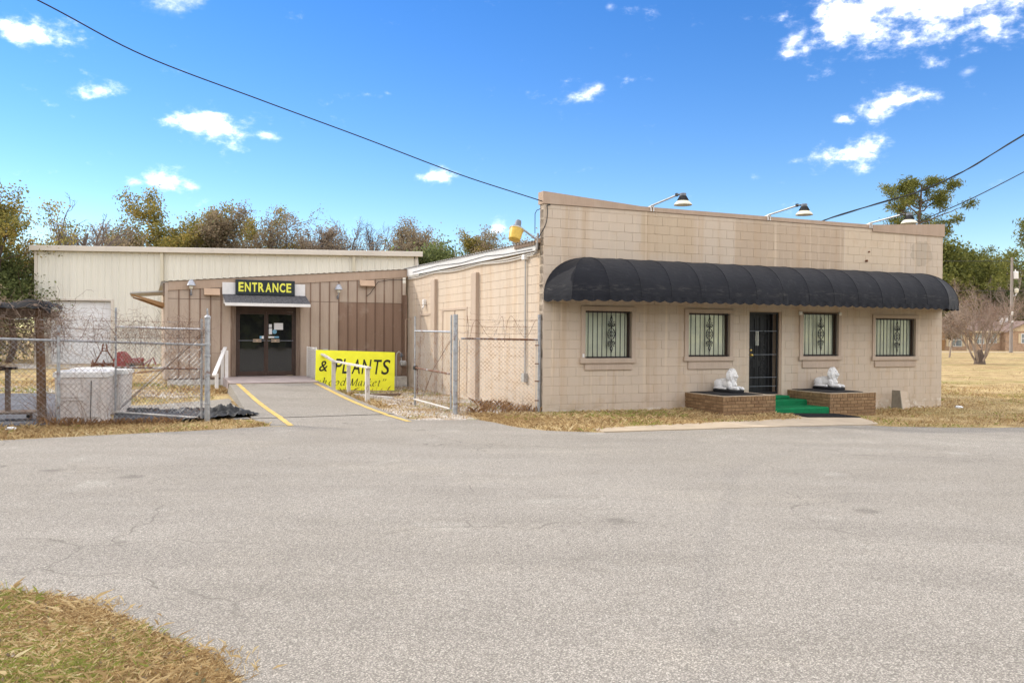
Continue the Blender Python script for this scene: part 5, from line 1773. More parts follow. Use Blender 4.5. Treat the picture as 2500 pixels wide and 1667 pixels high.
for s in (-1, 1):
    mb = MB(); st_ = 0.115
    k = -Hx
    while k < Lx:
        pts = []
        # line y = k + z (s=1) or mirrored; clip to the panel
        z0 = max(0, -k); z1 = min(Hx, Lx - k)
        if z1 - z0 > 0.03:
            ya, yb = k + z0, k + z1
            if s < 0:
                ya, yb = Lx - ya, Lx - yb
            dd = Vector((0, yb - ya, z1 - z0)).normalized(); pp = Vector((0, -dd.z, dd.y)) * 0.016
            xo = 0.004 * s
            p0, p1 = Vector((xo, ya - 0.55, z0)), Vector((xo, yb - 0.55, z1))
            mb.prism([p0 - pp, p0 + pp, p1 + pp, p1 - pp], (0.0045, 0, 0))
        k += st_
    part('lattice_slats', mb, MT['white_paint'], t)
mb = MB(); mb.box(-0.015, 0.02, -0.58, -0.552, -0.02, Hx + 0.02); mb.box(-0.015, 0.02, Lx - 0.548, Lx - 0.52, -0.02, Hx + 0.02); part('lattice_frame', mb, MT['white_paint'], t)
t = thing_uv('gas_meter', 'grey gas meter and regulator on pipes at the annex corner', 'meter', -0.42, 9.93, 0.0)
mb = MB(); mb.tube([(-0.07, 0, -0.1), (-0.07, 0, 0.98), (-0.05, 0, 1.10), (0.02, 0, 1.16), (0.08, 0, 1.10), (0.10, 0, 1.0), (0.10, 0, 0.86)], 0.018, 8); part('riser', mb, MT['pvc_grey'], t, smooth='auto')
mb = MB(); mb.lathe([(0.03, -0.06), (0.03, -0.02), (0.075, -0.01), (0.075, 0.015), (0.035, 0.03), (0.03, 0.09)], 14, Matrix.Translation((0.10, 0, 1.02))); part('regulator', mb, MT['lamp_grey'], t, smooth='auto')
mb = MB(); mb.bev(0.06, 0.25, -0.08, 0.08, 0.69, 0.86, 0.03); mb.lathe([(0.05, 0), (0.05, 0.03), (0.02, 0.035)], 12, Matrix.Translation((0.16, -0.075, 0.78)) @ Matrix.Rotation(PI / 2, 4, 'X')); part('meter_body', mb, MT['pvc_grey'], t)
mb = MB(); mb.tube([(0.24, 0.05, 0.83), (0.26, 0.06, 0.9), (0.26, 0.08, 2.18), (0.30, 0.06, 2.22), (0.42, -0.02, 2.22)], 0.014, 7); part('service_pipe', mb, MT['trim_tan'], t)
# lamps on the annex wall
def wall_lamp(u, label):
    t = thing_uv('wall_lamp', label, 'lamp', u, 10.2, 2.82, group='small lamps on the annex wall')
    mb = MB(); mb.bev(-0.03, 0.03, -0.045, -0.017, 0.0, 0.11, 0.006); part('base', mb, MT['lamp_grey'], t)
    mb = MB(); mb.tube([(0, -0.05, 0.06), (0, -0.13, 0.06), (0, -0.16, 0.12), (0, -0.16, 0.30)], 0.016, 8); part('stem', mb, MT['galv'], t)
    M = Matrix.Translation((0, -0.16, 0.29))
    mb = MB(); mb.lathe([(0.125, 0.0), (0.128, 0.012), (0.10, 0.055), (0.095, 0.10), (0.06, 0.125), (0.055, 0.165), (0.02, 0.175)], 18, M); part('shade', mb, MT['lamp_grey2'] if 'lamp_grey2' in MT else MT['pvc_grey'], t, smooth='auto')
    mb = MB(); mb.lathe([(0.03, -0.10), (0.05, -0.08), (0.055, -0.03), (0.05, -0.001)], 12, M); part('bulb_jar', mb, MT['lamp_shade'], t, smooth='auto')
wall_lamp(-6.70, 'small barn lamp on the annex wall near its left corner')
wall_lamp(-2.345, 'small barn lamp on the annex wall right of the sign')
# two lengths of old lumber dropped beside the rail
for (u, v, rz, L_, lab) in ((-1.95, 6.0, 0.55, 1.3, 'grey length of lumber lying flat below the yellow sign'), (-2.35, 5.5, -0.75, 1.15, 'white-painted offcut of lumber lying beside the rail end')):
    o = part('lumber', MB().bev(-L_ / 2, L_ / 2, -0.045, 0.045, 0, 0.085, 0.004), MT['old_wood'] if rz > 0 else MT['white_wood'])
    p = UV(u, v, zg(*W(u, v)) - 0.005); o.location = p; o.rotation_euler = (0, 0.04, TH + rz)
    tag(o, lab, 'lumber', 'dropped lumber')
# ------------------------------------------------------------------ metal warehouse
WA = math.atan2(1.8, 17.3)
wx, wy = -21.68, 38.0
wh = thing('metal_warehouse', 'cream ribbed metal warehouse with a white roll-up door', 'building', (wx, wy, 0), WA)
WL, WZ0, WZ1 = 17.25, 0.22, 5.40
def ribbed(x0, x1, z0, z1):
    """ribbed sheet facing -y; a tall rib each foot, two low ones between"""
    prof = []
    x = x0
    P = [(0.0, 0.0)]
    k = math.floor(x0 / 0.3048)
    pts = []
    for i in range(int((x1 - x0) / 0.3048) + 3):
        b = (k + i) * 0.3048
        pts += [(b + 0.0, -0.03), (b + 0.022, -0.03), (b + 0.042, 0.0), (b + 0.10, 0.0), (b + 0.108, -0.007), (b + 0.125, -0.007), (b + 0.133, 0.0), (b + 0.20, 0.0), (b + 0.208, -0.007), (b + 0.225, -0.007), (b + 0.233, 0.0), (b + 0.28, 0.0)]
    def ev(x):
        for (p, q) in zip(pts[:-1], pts[1:]):
            if p[0] <= x <= q[0]:
                t = (x - p[0]) / max(1e-9, q[0] - p[0]); return p[1] + (q[1] - p[1]) * t
        return 0.0
    line = [(x0, ev(x0))] + [p for p in pts if x0 < p[0] < x1] + [(x1, ev(x1))]
    mb = MB()
    vs = []
    for (x, y) in line:
        vs += [(x, y, z0), (x, y, z1)]
    mb.add(vs, [(2 * i, 2 * i + 2, 2 * i + 3, 2 * i + 1) for i in range(len(line) - 1)])
    return mb
RD0, RD1, RZ = 0.57, 3.37, 3.20
edges = [0.10, RD0] + [RD0 + (RD1 - RD0) * i / 3 for i in (1, 2)] + [RD1]
x = RD1
while x < WL - 0.2:
    x = min(x + 0.9144, WL - 0.10); edges.append(x)
for a, b in zip(edges[:-1], edges[1:]):
    if b - a < 0.02:
        continue
    over = RD0 - 0.01 <= a and b <= RD1 + 0.01
    part('wall_sheet', ribbed(a, b, RZ if over else WZ0, WZ1), MT['cream_metal'], wh, fix=False)
mb = MB(); mb.box(0.05, RD0 - 0.02, 0.02, 0.12, 0.0, 5.3); mb.box(RD1 + 0.02, WL - 0.05, 0.02, 0.12, 0.0, 5.3); mb.box(RD0 - 0.02, RD1 + 0.02, 0.02, 0.12, RZ + 0.01, 5.3)
part('girt_backing', mb, MT['cream_metal'], wh)
for x in (-0.02, WL - 0.10):
    mb = MB(); mb.bev(x, x + 0.12, -0.05, 0.10, 0.1, WZ1, 0.006); part('corner_trim', mb, MT['cream_trim'], wh)
mb = MB(); mb.box(-0.02, 0.0, 0.101, 14, 0.1, 5.35); mb.box(WL, WL + 0.02, 0.101, 14, 0.1, 5.35); part('end_wall', mb, MT['cream_metal'], wh)
mb = MB(); mb.prism([(-0.15, -0.26, 5.385), (-0.15, -0.26, 5.60), (-0.15, -0.22, 5.615), (-0.15, -0.05, 5.615), (-0.15, -0.05, 5.385)], (WL + 0.4, 0, 0)); part('gutter', mb, MT['cream_trim'], wh)
mb = MB(); mb.prism([(-0.12, -0.049, 5.55), (-0.12, 14.2, 6.75), (-0.12, 14.2, 6.79), (-0.12, -0.049, 5.60)], (WL + 0.3, 0, 0)); part('roof', mb, MT['white_metal'], wh)
for x in (5.52, 14.22):
    mb = MB(); mb.bev(x, x + 0.12, -0.14, -0.035, 0.35, 5.384, 0.012); part('downspout', mb, MT['cream_trim2'], wh)
mb = MB(); mb.box(RD0 - 0.05, RD0 + 0.06, -0.045, 0.15, 0.2, RZ + 0.02); mb.box(RD1 - 0.06, RD1 + 0.05, -0.045, 0.15, 0.2, RZ + 0.02); mb.box(RD0 + 0.061, RD1 - 0.061, -0.045, 0.15, RZ - 0.06, RZ + 0.02); part('door_trim', mb, MT['cream_trim'], wh)
mb = MB(); vs = []
zc = WZ0 + 0.05; n = 40
for i in range(n * 4 + 1):
    z = zc + (RZ - 0.10 - zc) * i / (n * 4)
    y = 0.17 - 0.016 * (0.5 + 0.5 * math.sin(i / 4 * 2 * PI)) ** 0.6
    vs += [(RD0 + 0.062, y, z), (RD1 - 0.062, y, z)]
mb.add(vs, [(2 * i, 2 * i + 1, 2 * i + 3, 2 * i + 2) for i in range(n * 4)])
rd = part('roll_up_door', mb, MT['white_metal'], wh, fix=False)
mb = MB(); mb.box(RD0 + 0.062, RD1 - 0.062, 0.14, 0.18, WZ0 - 0.02, WZ0 + 0.05); part('bottom_bar', mb, MT['raw_wood'], rd)

# ------------------------------------------------------------------ farm implements by the warehouse
t = thing('plow_frame', 'rusty plow with a tall A-frame hitch before the roll-up door', 'implement', (-17.15, 35.2, 0.22), 0.25)
mb = MB()
for s in (-1, 1):
    mb.tube([(s * 0.06, 0, 1.0), (s * 0.10, 0, 0.72), (s * 0.42, 0.1, 0.12)], 0.032, 6)
mb.tube([(-0.12, 0, 0.70), (0.12, 0, 0.70)], 0.03, 6); mb.tube([(-0.08, 0, 0.80), (0.08, 0, 0.80)], 0.02, 6)
part('hitch_frame', mb, MT['rust'], t)
mb = MB(); mb.bev(-0.5, 0.6, -0.05, 0.07, 0.08, 0.20, 0.01); part('tool_bar', mb, MT['rust'], t)
for i, x in enumerate((-0.42, 0.0, 0.4)):
    mb = MB(); mb.tube([(x, 0.0, 0.2), (x, -0.2, 0.32), (x, -0.34, 0.2), (x, -0.30, 0.0), (x, -0.15, -0.04)], 0.025, 6); mb.bev(x - 0.07, x + 0.07, -0.22, -0.18, -0.06, 0.1, 0.01); part('tine', mb, MT['rust'], t)
mb = MB(); mb.lathe([(0.16, -0.03), (0.18, 0), (0.16, 0.03)], 16, Matrix.Translation((0.55, 0.05, 0.1)) @ Matrix.Rotation(PI / 2, 4, 'Y')); part('gauge_wheel', mb, MT['rust'], t)
t = thing('rotary_mower', 'faded red tractor mower with a domed hood beside the wall', 'implement', (-16.3, 35.4, 0.20), 0.2)
t.scale = (0.82, 0.82, 0.9)
mb = MB()
prof = [(-0.62, 0.05), (-0.60, 0.35), (-0.48, 0.66), (-0.32, 0.78), (-0.10, 0.76), (0.10, 0.55), (0.20, 0.30), (0.22, 0.05)]
mb.prism([(x_, -0.3, z_) for x_, z_ in prof], (0, 0.6, 0)); part('hood', mb, MT['red'], t)
mb = MB(); mb.bev(0.0, 0.75, -0.35, 0.35, 0.12, 0.26, 0.03); part('deck', mb, MT['rust'], t)
mb = MB(); mb.prism([(0.18, -0.2, 0.28), (0.22, -0.2, 0.46), (0.72, -0.2, 0.50), (0.80, -0.2, 0.42), (0.74, -0.2, 0.27)], (0, 0.4, 0)); part('gearbox', mb, MT['red'], t)
mb = MB(); mb.tube([(0.75, 0, 0.10), (1.10, 0.0, 0.36), (1.26, 0, 0.50), (1.42, 0, 0.12)], 0.035, 6); mb.tube([(0.95, 0.2, 0.05), (1.15, 0.2, 0.42)], 0.03, 6); part('tow_arm', mb, MT['red'], t)
mb = MB(); mb.lathe([(0.12, -0.05), (0.15, -0.03), (0.15, 0.03), (0.12, 0.05)], 14, Matrix.Translation((0.35, -0.36, 0.06)) @ Matrix.Rotation(PI / 2, 4, 'X')); part('wheel', mb, MT['rubber'], t)
# plank on the grass behind the bins
o = part('plank', MB().bev(-2.2, 2.2, -0.07, 0.07, 0, 0.05, 0.004), MT['raw_wood']); o.location = (-11.9, 26.0, 0.42); o.rotation_euler = (0, -0.06, 0.85)
tag(o, 'long pale plank propped in the yard behind the storage bins', 'plank')

# ------------------------------------------------------------------ white storage bins
def bin_(label, loc, rz, L_, D_, H_):
    t = thing('storage_bin', label, 'bin', loc, rz, 'plastic storage bins behind the fence')
    def tapered(z0, z1, i0, i1, n_=6):
        vs = []
        for z, i in ((z0, i0), (z1, i1)):
            for cx, cy, a0 in ((L_ / 2 - 0.10 - i, D_ / 2 - 0.10 - i, 0), (-L_ / 2 + 0.10 + i, D_ / 2 - 0.10 - i, PI / 2), (-L_ / 2 + 0.10 + i, -D_ / 2 + 0.10 + i, PI), (L_ / 2 - 0.10 - i, -D_ / 2 + 0.10 + i, 1.5 * PI)):
                for k in range(n_):
                    a = a0 + PI / 2 * k / (n_ - 1)
                    vs.append((cx + 0.10 * math.cos(a), cy + 0.10 * math.sin(a), z))
        m_ = len(vs) // 2
        return MB().add(vs, [tuple(range(m_))[::-1], tuple(range(m_, 2 * m_))] + [(k, (k + 1) % m_, m_ + (k + 1) % m_, m_ + k) for k in range(m_)])
    part('tub', tapered(0.05, H_ - 0.12, 0.05, 0.025), MT['tank'], t, smooth='auto')
    part('skirt', tapered(0.0, 0.06, 0.02, 0.03), MT['tank'], t, smooth='auto')
    part('lid', tapered(H_ - 0.119, H_ - 0.03, 0.0, 0.0), MT['tank_lid'], t, smooth='auto')
    part('lid_top', tapered(H_ - 0.0298, H_, 0.004, 0.05), MT['tank_lid'], t, smooth='auto')
    # recessed-look frames on the front: raised borders
    for (x0, x1, z0, z1) in ((-0.36, 0.08, 0.50, 0.78), (-0.36, 0.08, 0.12, 0.46), (0.14, 0.38, 0.12, 0.78)):
        x0 *= L_; x1 *= L_
        mb = MB(); y = -D_ / 2 + 0.018
        z0, z1 = z0 * H_, z1 * H_
        for (a, b, c, d) in ((x0, x1, z0, z0 + 0.02), (x0, x1, z1 - 0.02, z1), (x0, x0 + 0.02, z0 + 0.021, z1 - 0.021), (x1 - 0.02, x1, z0 + 0.021, z1 - 0.021)):
            mb.box(a, b, y, y + 0.05, c, d)
        part('panel_border', mb, MT['tank'], t)
    mb = MB(); mb.tube([(0.19 * L_, -D_ / 2 - 0.0, 0.1), (0.20 * L_, -D_ / 2 - 0.0, 0.45 * H_), (0.205 * L_, -D_ / 2 - 0.0, H_ * 0.82)], 0.008, 5); part('drain_cord', mb, MT['cable'], t)
bin_('large off-white lidded storage bin standing just behind the fence', (-8.23, 16.08, 0.0), 0.29, 0.95, 0.78, 0.99)
bin_('off-white lidded bin partly hidden behind the larger bin', (-8.78, 17.9, 0.0), 0.15, 1.15, 0.75, 0.96)

# ------------------------------------------------------------------ vine-grown arbour at the far left
t = thing('arbor', 'wooden arbour of brown posts with a black tarp roof and dead vines', 'arbor', (-8.9, 15.85, 0.0), TH)
for (x, y, h, lean) in ((0, 0, 2.18, 0.04), (-0.25, 2.2, 2.22, 0.03), (-2.9, 0.0, 2.2, 0.0), (-2.9, 2.2, 2.2, 0.0)):
    mb = MB(); mb.tube([(x, y, -0.2), (x - lean * 0.5, y, h * 0.5), (x - lean * 1.6, y, h)], [0.078, 0.075, 0.07], 10); part('post', mb, MT['post_wood'], t, smooth='auto')
for y in (0.0, 2.2):
    mb = MB(); mb.bev(-3.3, 0.08, y - 0.04, y + 0.04, 2.02, 2.16, 0.006); part('beam', mb, MT['old_wood'], t)
for i in range(6):
    x = -3.1 + i * 0.6
    mb = MB(); mb.bev(x - 0.03, x + 0.03, -0.2, 2.45, 2.165, 2.25, 0.005); part('rafter', mb, MT['old_wood'], t)
mb = MB(); vs = []
nx_, ny_ = 26, 10
vr = random.Random(9)
for j in range(ny_ + 1):
    for i in range(nx_ + 1):
        x = -3.4 + 3.55 * i / nx_; y = -0.28 + 2.8 * j / ny_
        z = 2.262 + 0.03 * math.sin(i * 0.9) * math.sin(j * 1.1) + vr.uniform(0, 0.015) + (0.05 if i > 22 else 0)
        if j == 0: z = 2.17 + vr.uniform(-0.02, 0.02)
        if i == nx_: z -= 0.10
        vs.append((x, y, z))
mb.add(vs, [(j * (nx_ + 1) + i, j * (nx_ + 1) + i + 1, (j + 1) * (nx_ + 1) + i + 1, (j + 1) * (nx_ + 1) + i) for j in range(ny_) for i in range(nx_)])
part('tarp_roof', mb, MT['tarp_dark'], t, smooth=True, fix=False)

def vines(name, n, gen, label, seed, r=(0.002, 0.005)):
    """tangled thin dead stems joined into one growth"""
    R_ = np.random.RandomState(seed)
    V = []; F = []; T = []
    for _ in range(n):
        p, d, L_, steps, wob = gen(R_)
        p = np.array(p, float); d = np.array(d, float)
        rad = R_.uniform(*r); tint = R_.rand()
        base = len(V)
        st = L_ / steps
        pts = [p.copy()]
        for s in range(steps):
            d = d + R_.normal(0, wob, 3); d /= np.linalg.norm(d)
            p = p + d * st; pts.append(p.copy())
        for i, q in enumerate(pts):
            rr_ = rad * (1 - 0.6 * i / steps)
            for k in range(3):
                a = 2 * PI * k / 3
                V.append((q[0] + rr_ * math.cos(a), q[1] + rr_ * math.sin(a) * 0.7, q[2] + rr_ * math.sin(a))); T.append(tint)
        for i in range(steps):
            for k in range(3):
                k2 = (k + 1) % 3
                F.append((base + 3 * i + k, base + 3 * i + k2, base + 3 * i + 3 + k2, base + 3 * i + 3 + k))
    me = arrays_mesh(name, np.array(V), np.array(F), T)
    o = link(name, me, MT['vine'])
    o['label'] = label
    return stuff(o)
def gen_arbor(R_):
    u = R_.uniform(-13.0, -9.35); v = 1.55 + R_.uniform(-0.15, 0.45)
    q = UV(u, v, R_.uniform(1.45, 2.28))
    return (q, R_.normal(0, 1, 3) * np.array([1.3, 0.4, 1.0]) - np.array([0, 0, 0.7]), R_.uniform(0.3, 1.0), 9, 0.45)
vines('dead_vines', 1700, gen_arbor, 'mass of dead brown vines hanging from the arbour', 3, (0.002, 0.006))

# platform scale with a T-shaped post
t = thing('platform_scale', 'old grey platform scale with a T-topped post behind the fence', 'scale', (-9.75, 16.35, 0.03), 0.25)
mb = MB(); mb.bev(-0.35, 0.42, -0.28, 0.28, 0.10, 0.14, 0.008); part('platform', mb, MT['old_wood'], t)
for s in (-0.28, 0.34):
    mb = MB(); mb.lathe([(0.05, -0.02), (0.06, 0), (0.05, 0.02)], 12, Matrix.Translation((s, -0.2, 0.05)) @ Matrix.Rotation(PI / 2, 4, 'X')); part('wheel', mb, MT['black'], t)
mb = MB(); mb.bev(-0.14, -0.06, -0.03, 0.05, 0.141, 0.95, 0.006); part('column', mb, MT['old_wood'], t)
mb = MB(); mb.bev(-0.24, 0.06, -0.04, 0.06, 0.951, 1.0, 0.006); mb.bev(-0.25, -0.16, -0.06, 0.08, 0.93, 1.02, 0.01); part('beam', mb, MT['black'], t)

# black plastic sheet bunched on the ground by the gate post
def tarp_sheet():
    vs = []; nx_, ny_ = 120, 90
    c = [(-8.5, 0.95), (-6.75, 1.05), (-5.75, 1.55), (-6.4, 3.5), (-8.5, 4.0)]
    for j in range(ny_ + 1):
        for i in range(nx_ + 1):
            s, r = i / nx_, j / ny_
            a = Vector(c[0]).lerp(Vector(c[2]), s) if s > 0.6 else Vector(c[0]).lerp(Vector(c[1]), s / 0.6)
            if s > 0.6:
                a = Vector(c[1]).lerp(Vector(c[2]), (s - 0.6) / 0.4)
            b = Vector(c[4]).lerp(Vector(c[3]), s)
            p = a.lerp(b, r)
            n1 = 1 - abs(noise.noise(Vector((p.x * 2.1, p.y * 3.0, 0.3)))) * 2
            n2 = 1 - abs(noise.noise(Vector((p.x * 6.5 + 3, p.y * 8.0, 1.7)))) * 2
            n3 = noise.noise(Vector((p.x * 14, p.y * 15, 4.2)))
            h = 0.012 + 0.022 * max(0, n1 - 0.35) + 0.012 * max(0, n2 - 0.2)
            e1 = math.exp(-((p.x + 6.4) / 0.5) ** 2 - ((p.y - 1.65) / 0.3) ** 2)
            h += e1 * (0.05 + 0.15 * max(0, n2) + 0.05 * n3 + 0.05 * n1)
            e2 = math.exp(-((p.y - (3.2 + 0.25 * math.sin(p.x * 2))) / 0.14) ** 2)
            h += e2 * (0.02 + 0.07 * max(0, n2) + 0.02 * n3)
            e3 = math.exp(-((p.y - (1.15 + 0.1 * math.sin(p.x * 3))) / 0.10) ** 2)
            h += e3 * (0.02 + 0.05 * max(0, n2) + 0.02 * n3)
            q = UV(p.x, p.y); vs.append((q.x, q.y, max(zg(q.x, q.y), 0) + max(0.008, h)))
    fs = [(j * (nx_ + 1) + i, j * (nx_ + 1) + i + 1, (j + 1) * (nx_ + 1) + i + 1, (j + 1) * (nx_ + 1) + i) for j in range(ny_) for i in range(nx_)]
    o = link('plastic_sheet', arrays_mesh('plastic_sheet', np.array(vs), np.array(fs)), MT['tarp'], None, True)
    tag(o, 'crumpled black plastic sheet on the ground by the left gate', 'sheet')
tarp_sheet()

# ------------------------------------------------------------------ chain-link fences and gates
def chain(parent, L_, z0, z1, y=0.0, pitch=0.062, r=0.0027):
    """woven diamond wire over x 0..L_, z z0..z1"""
    mb = MB(); H_ = z1 - z0; st_ = pitch * math.sqrt(2)
    for s in (1, -1):
        k = -H_
        while k < L_:
            a0 = max(0, -k); a1 = min(H_, L_ - k)
            if a1 - a0 > 0.02:
                xa, xb = k + a0, k + a1
                za, zb = a0, a1
                if s < 0:
                    za, zb = H_ - za, H_ - zb
                n_ = max(1, int((a1 - a0) / 0.4)); pts = []
                for i in range(n_ + 1):
                    t_ = i / n_
                    x_ = xa + (xb - xa) * t_; z_ = z0 + za + (zb - za) * t_
                    pts.append((x_, y + s * 0.003 + 0.012 * math.sin(x_ * 3.1 + z_ * 2.3), z_))
                if len(pts) == 1 or n_ < 1:
                    continue
                mb.tube(pts, r, 3, cap=False)
            k += st_
    return stuff(part('chain_link', mb, MT['wire'], parent, fix=False))
def pipe(parent, name, a, b, r, m='galv', n=8):
    mb = MB(); mb.tube([a, b], r, n); return part(name, mb, MT[m], parent, smooth='auto')
def barbed(parent, a, b, sag=0.02, seed=0):
    R_ = random.Random(seed); a, b = Vector(a), Vector(b); mb = MB()
    pts = []
    for i in range(13):
        t_ = i / 12; p = a.lerp(b, t_); p.z -= sag * math.sin(PI * t_); pts.append(p)
    mb.tube(pts, 0.0028, 4)
    L_ = (b - a).length; n_ = int(L_ / 0.125)
    for i in range(1, n_):
        t_ = i / n_; p = a.lerp(b, t_); p.z -= sag * math.sin(PI * t_)
        for q in range(2):
            d = Vector((R_.uniform(-1, 1), R_.uniform(-1, 1), R_.uniform(-1, 1))).normalized() * 0.022
            mb.tube([p - d, p + d], 0.002, 3)
    return part('barbed_wire', mb, MT['rusty'], parent)
def coil(parent, a, b, rad, turns, seed):
    R_ = random.Random(seed); a, b = Vector(a), Vector(b); mb = MB(); pts = []
    n_ = turns * 16
    ax = (b - a).normalized(); s1 = Vector((0, 0, 1)); s2 = ax.cross(s1)
    for i in range(n_ + 1):
        t_ = i / n_; an_ = 2 * PI * turns * t_
        rr_ = rad * (1 + 0.25 * math.sin(an_ * 0.37 + seed))
        pts.append(a.lerp(b, t_ + 0.25 / turns * math.sin(an_ * 0.5 + seed)) + s1 * rr_ * math.cos(an_) + s2 * rr_ * 0.5 * math.sin(an_))
    mb.tube(pts, 0.0038, 4)
    return part('razor_coil', mb, MT['rusty'], parent)

# right-hand fence between the gate post and the building corner
g0 = UV(-1.757, 0.72); g1 = UV(-0.04, 0.10)
ang = math.atan2(g1.y - g0.y, g1.x - g0.x); LR = (g1 - g0).length
t = thing('chain_link_fence', 'chain-link fence section between the gate and the block corner', 'fence', (g0.x, g0.y, 0), ang)
mb = MB(); mb.tube([(0, 0, -0.15), (0, 0, 2.16)], 0.052, 12); part('post', mb, MT['galv'], t, smooth='auto')
mb = MB(); mb.tube([(LR, 0, -0.15), (LR, 0, 2.17)], 0.038, 12); part('post', mb, MT['galv'], t, smooth='auto')
pipe(t, 'top_rail', (0.05, 0, 1.64), (LR - 0.04, 0, 1.62), 0.021, 'rusty')
chain(t, LR - 0.12, 0.03, 1.64, -0.02)
o = t.children[-1]; o.location.x = 0.07
pipe(t, 'tension_bar', (LR - 0.07, -0.02, 0.05), (LR - 0.07, -0.02, 1.60), 0.007); pipe(t, 'tension_bar', (0.085, -0.02, 0.05), (0.085, -0.02, 1.60), 0.007, 'rusty')
for i, z in enumerate((1.76, 1.91, 2.05)):
    barbed(t, (0.05, 0, z + 0.01), (LR - 0.03, 0, z), 0.02, i)
coil(t, (0.15, 0, 1.84), (LR - 0.15, 0, 1.88), 0.24, 4, 2)
for z in (0.30, 0.72, 1.10, 1.50):
    mb = MB(); mb.box(LR - 0.10, LR - 0.01, -0.05, -0.035, z - 0.012, z + 0.012); part('clamp', mb, MT['rusty'], t)
for z in (0.16, 1.38):
    mb = MB(); mb.lathe([(0.056, -0.025), (0.06, -0.02), (0.06, 0.02), (0.056, 0.025)], 12, Matrix.Translation((0, 0, z)), cap=False); part('hinge_band', mb, MT['galv'], t)
# right gate leaf, standing open
h0 = UV(-1.80, 0.80); h1 = UV(-1.97, 3.05)
ang2 = math.atan2(h1.y - h0.y, h1.x - h0.x); LG = (h1 - h0).length
t = thing('chain_link_gate', 'open chain-link gate leaf beside the block side wall', 'gate', (h0.x, h0.y, 0), ang2, 'open gate leaves')
for a, b, m_ in (((0.06, 0, 0.10), (0.06, 0, 2.15), 'galv'), ((LG - 0.03, 0, 0.02), (LG - 0.03, 0, 2.16), 'galv'), ((0.06, 0, 1.78), (LG - 0.03, 0, 1.80), 'galv'), ((0.06, 0, 0.86), (LG - 0.03, 0, 0.92), 'rusty'), ((0.06, 0, 0.10), (LG - 0.03, 0, 0.16), 'white')):
    mb = MB(); mb.tube([a, b], 0.022, 8); part('frame_pipe', mb, MT['pipe_white'] if m_ == 'white' else MT[m_], t, smooth='auto')
chain(t, LG - 0.10, 0.12, 1.78, 0.0, 0.062); t.children[-1].location.x = 0.06
pipe(t, 'drop_rod', (LG - 0.02, -0.03, -0.02), (LG - 0.02, -0.03, 0.9), 0.010, 'galv')
mb = MB(); mb.tube([(0.10, -0.02, 1.62), (LG * 0.5, -0.02, 0.92), (LG - 0.5, -0.02, 0.25)], 0.007, 5); part('truss_rod', mb, MT['rusty'], t)
mb = MB(); mb.bev(LG - 0.10, LG + 0.02, -0.05, 0.03, 0.86, 0.97, 0.02); part('latch', mb, MT['black'], t)
mb = MB()
for i in range(22):
    z = 0.86 - i * 0.028
    mb.lathe([(0.010, -0.012), (0.014, 0), (0.010, 0.012)], 6, Matrix.Translation((LG - 0.14 + 0.008 * math.sin(i), -0.03, z)) @ Matrix.Rotation(PI / 2 * (i % 2), 4, 'X'))
part('chain', mb, MT['rust'], t)
# left fence along the lot
f0 = UV(-13.2, 1.02); f1 = UV(-6.81, 0.865)
angL = math.atan2(f1.y - f0.y, f1.x - f0.x); LL = (f1 - f0).length
t = thing('chain_link_fence', 'long chain-link fence with barbed wire along the left verge', 'fence', (f0.x, f0.y, 0), angL)
xs_post = [LL, LL - 2.56, LL - 5.2]
mb = MB(); mb.tube([(LL, 0, -0.15), (LL, 0, 2.0)], 0.052, 12); mb.lathe([(0.06, 2.0), (0.062, 2.03), (0.04, 2.06), (0.02, 2.07)], 12, Matrix.Translation((LL, 0, 0))); mb.tube([(LL, 0, 2.05), (LL - 0.01, 0, 2.20)], 0.017, 8); part('post', mb, MT['galv'], t, smooth='auto')
for x in xs_post[1:]:
    mb = MB(); mb.tube([(x, 0, -0.15), (x, 0, 1.85)], 0.031, 10); part('post', mb, MT['galv'], t, smooth='auto')
pipe(t, 'top_rail', (0, 0.035, 1.68), (LL - 0.05, 0.035, 1.49), 0.022, 'galv')
chain(t, LL - 0.1, 0.04, 1.60, 0.0, 0.068, 0.0029)
for i, z in enumerate((1.62, 1.78, 1.93)):
    barbed(t, (0, 0, z + 0.12), (LL - 0.04, 0, z), 0.04, 10 + i)
coil(t, (LL - 2.5, 0, 1.78), (LL - 0.2, 0, 1.78), 0.22, 6, 5)
for z in (0.35, 0.9, 1.28, 1.50):
    mb = MB(); mb.lathe([(0.055, -0.02), (0.06, -0.015), (0.06, 0.015), (0.055, 0.02)], 12, Matrix.Translation((LL, 0, z)), cap=False); part('band', mb, MT['galv'], t)
# left gate leaf, swung in
k0 = UV(-6.86, 0.95); k1 = UV(-8.49, 3.0)
ang3 = math.atan2(k1.y - k0.y, k1.x - k0.x); LK = (k1 - k0).length
t = thing('chain_link_gate', 'open chain-link gate leaf swung in behind the left fence', 'gate', (k0.x, k0.y, 0), ang3, 'open gate leaves')
for a, b, m_ in (((0.08, 0, 0.05), (0.08, 0, 2.0), 'galv'), ((LK, 0, 0.02), (LK, 0, 2.24), 'galv'), ((0.08, 0, 1.79), (LK, 0, 1.84), 'galv'), ((0.08, 0, 1.02), (LK, 0, 0.99), 'rusty'), ((0.08, 0, 0.06), (LK, 0, 0.05), 'white')):
    mb = MB(); mb.tube([a, b], 0.022, 8); part('frame_pipe', mb, MT['pipe_white'] if m_ == 'white' else MT[m_], t, smooth='auto')
chain(t, LK - 0.12, 0.06, 1.80, 0.0, 0.066); t.children[-1].location.x = 0.09
mb = MB(); mb.tube([(0.12, -0.02, 1.66), (LK - 0.12, -0.02, 0.12)], 0.008, 5); part('truss_rod', mb, MT['rusty'], t)
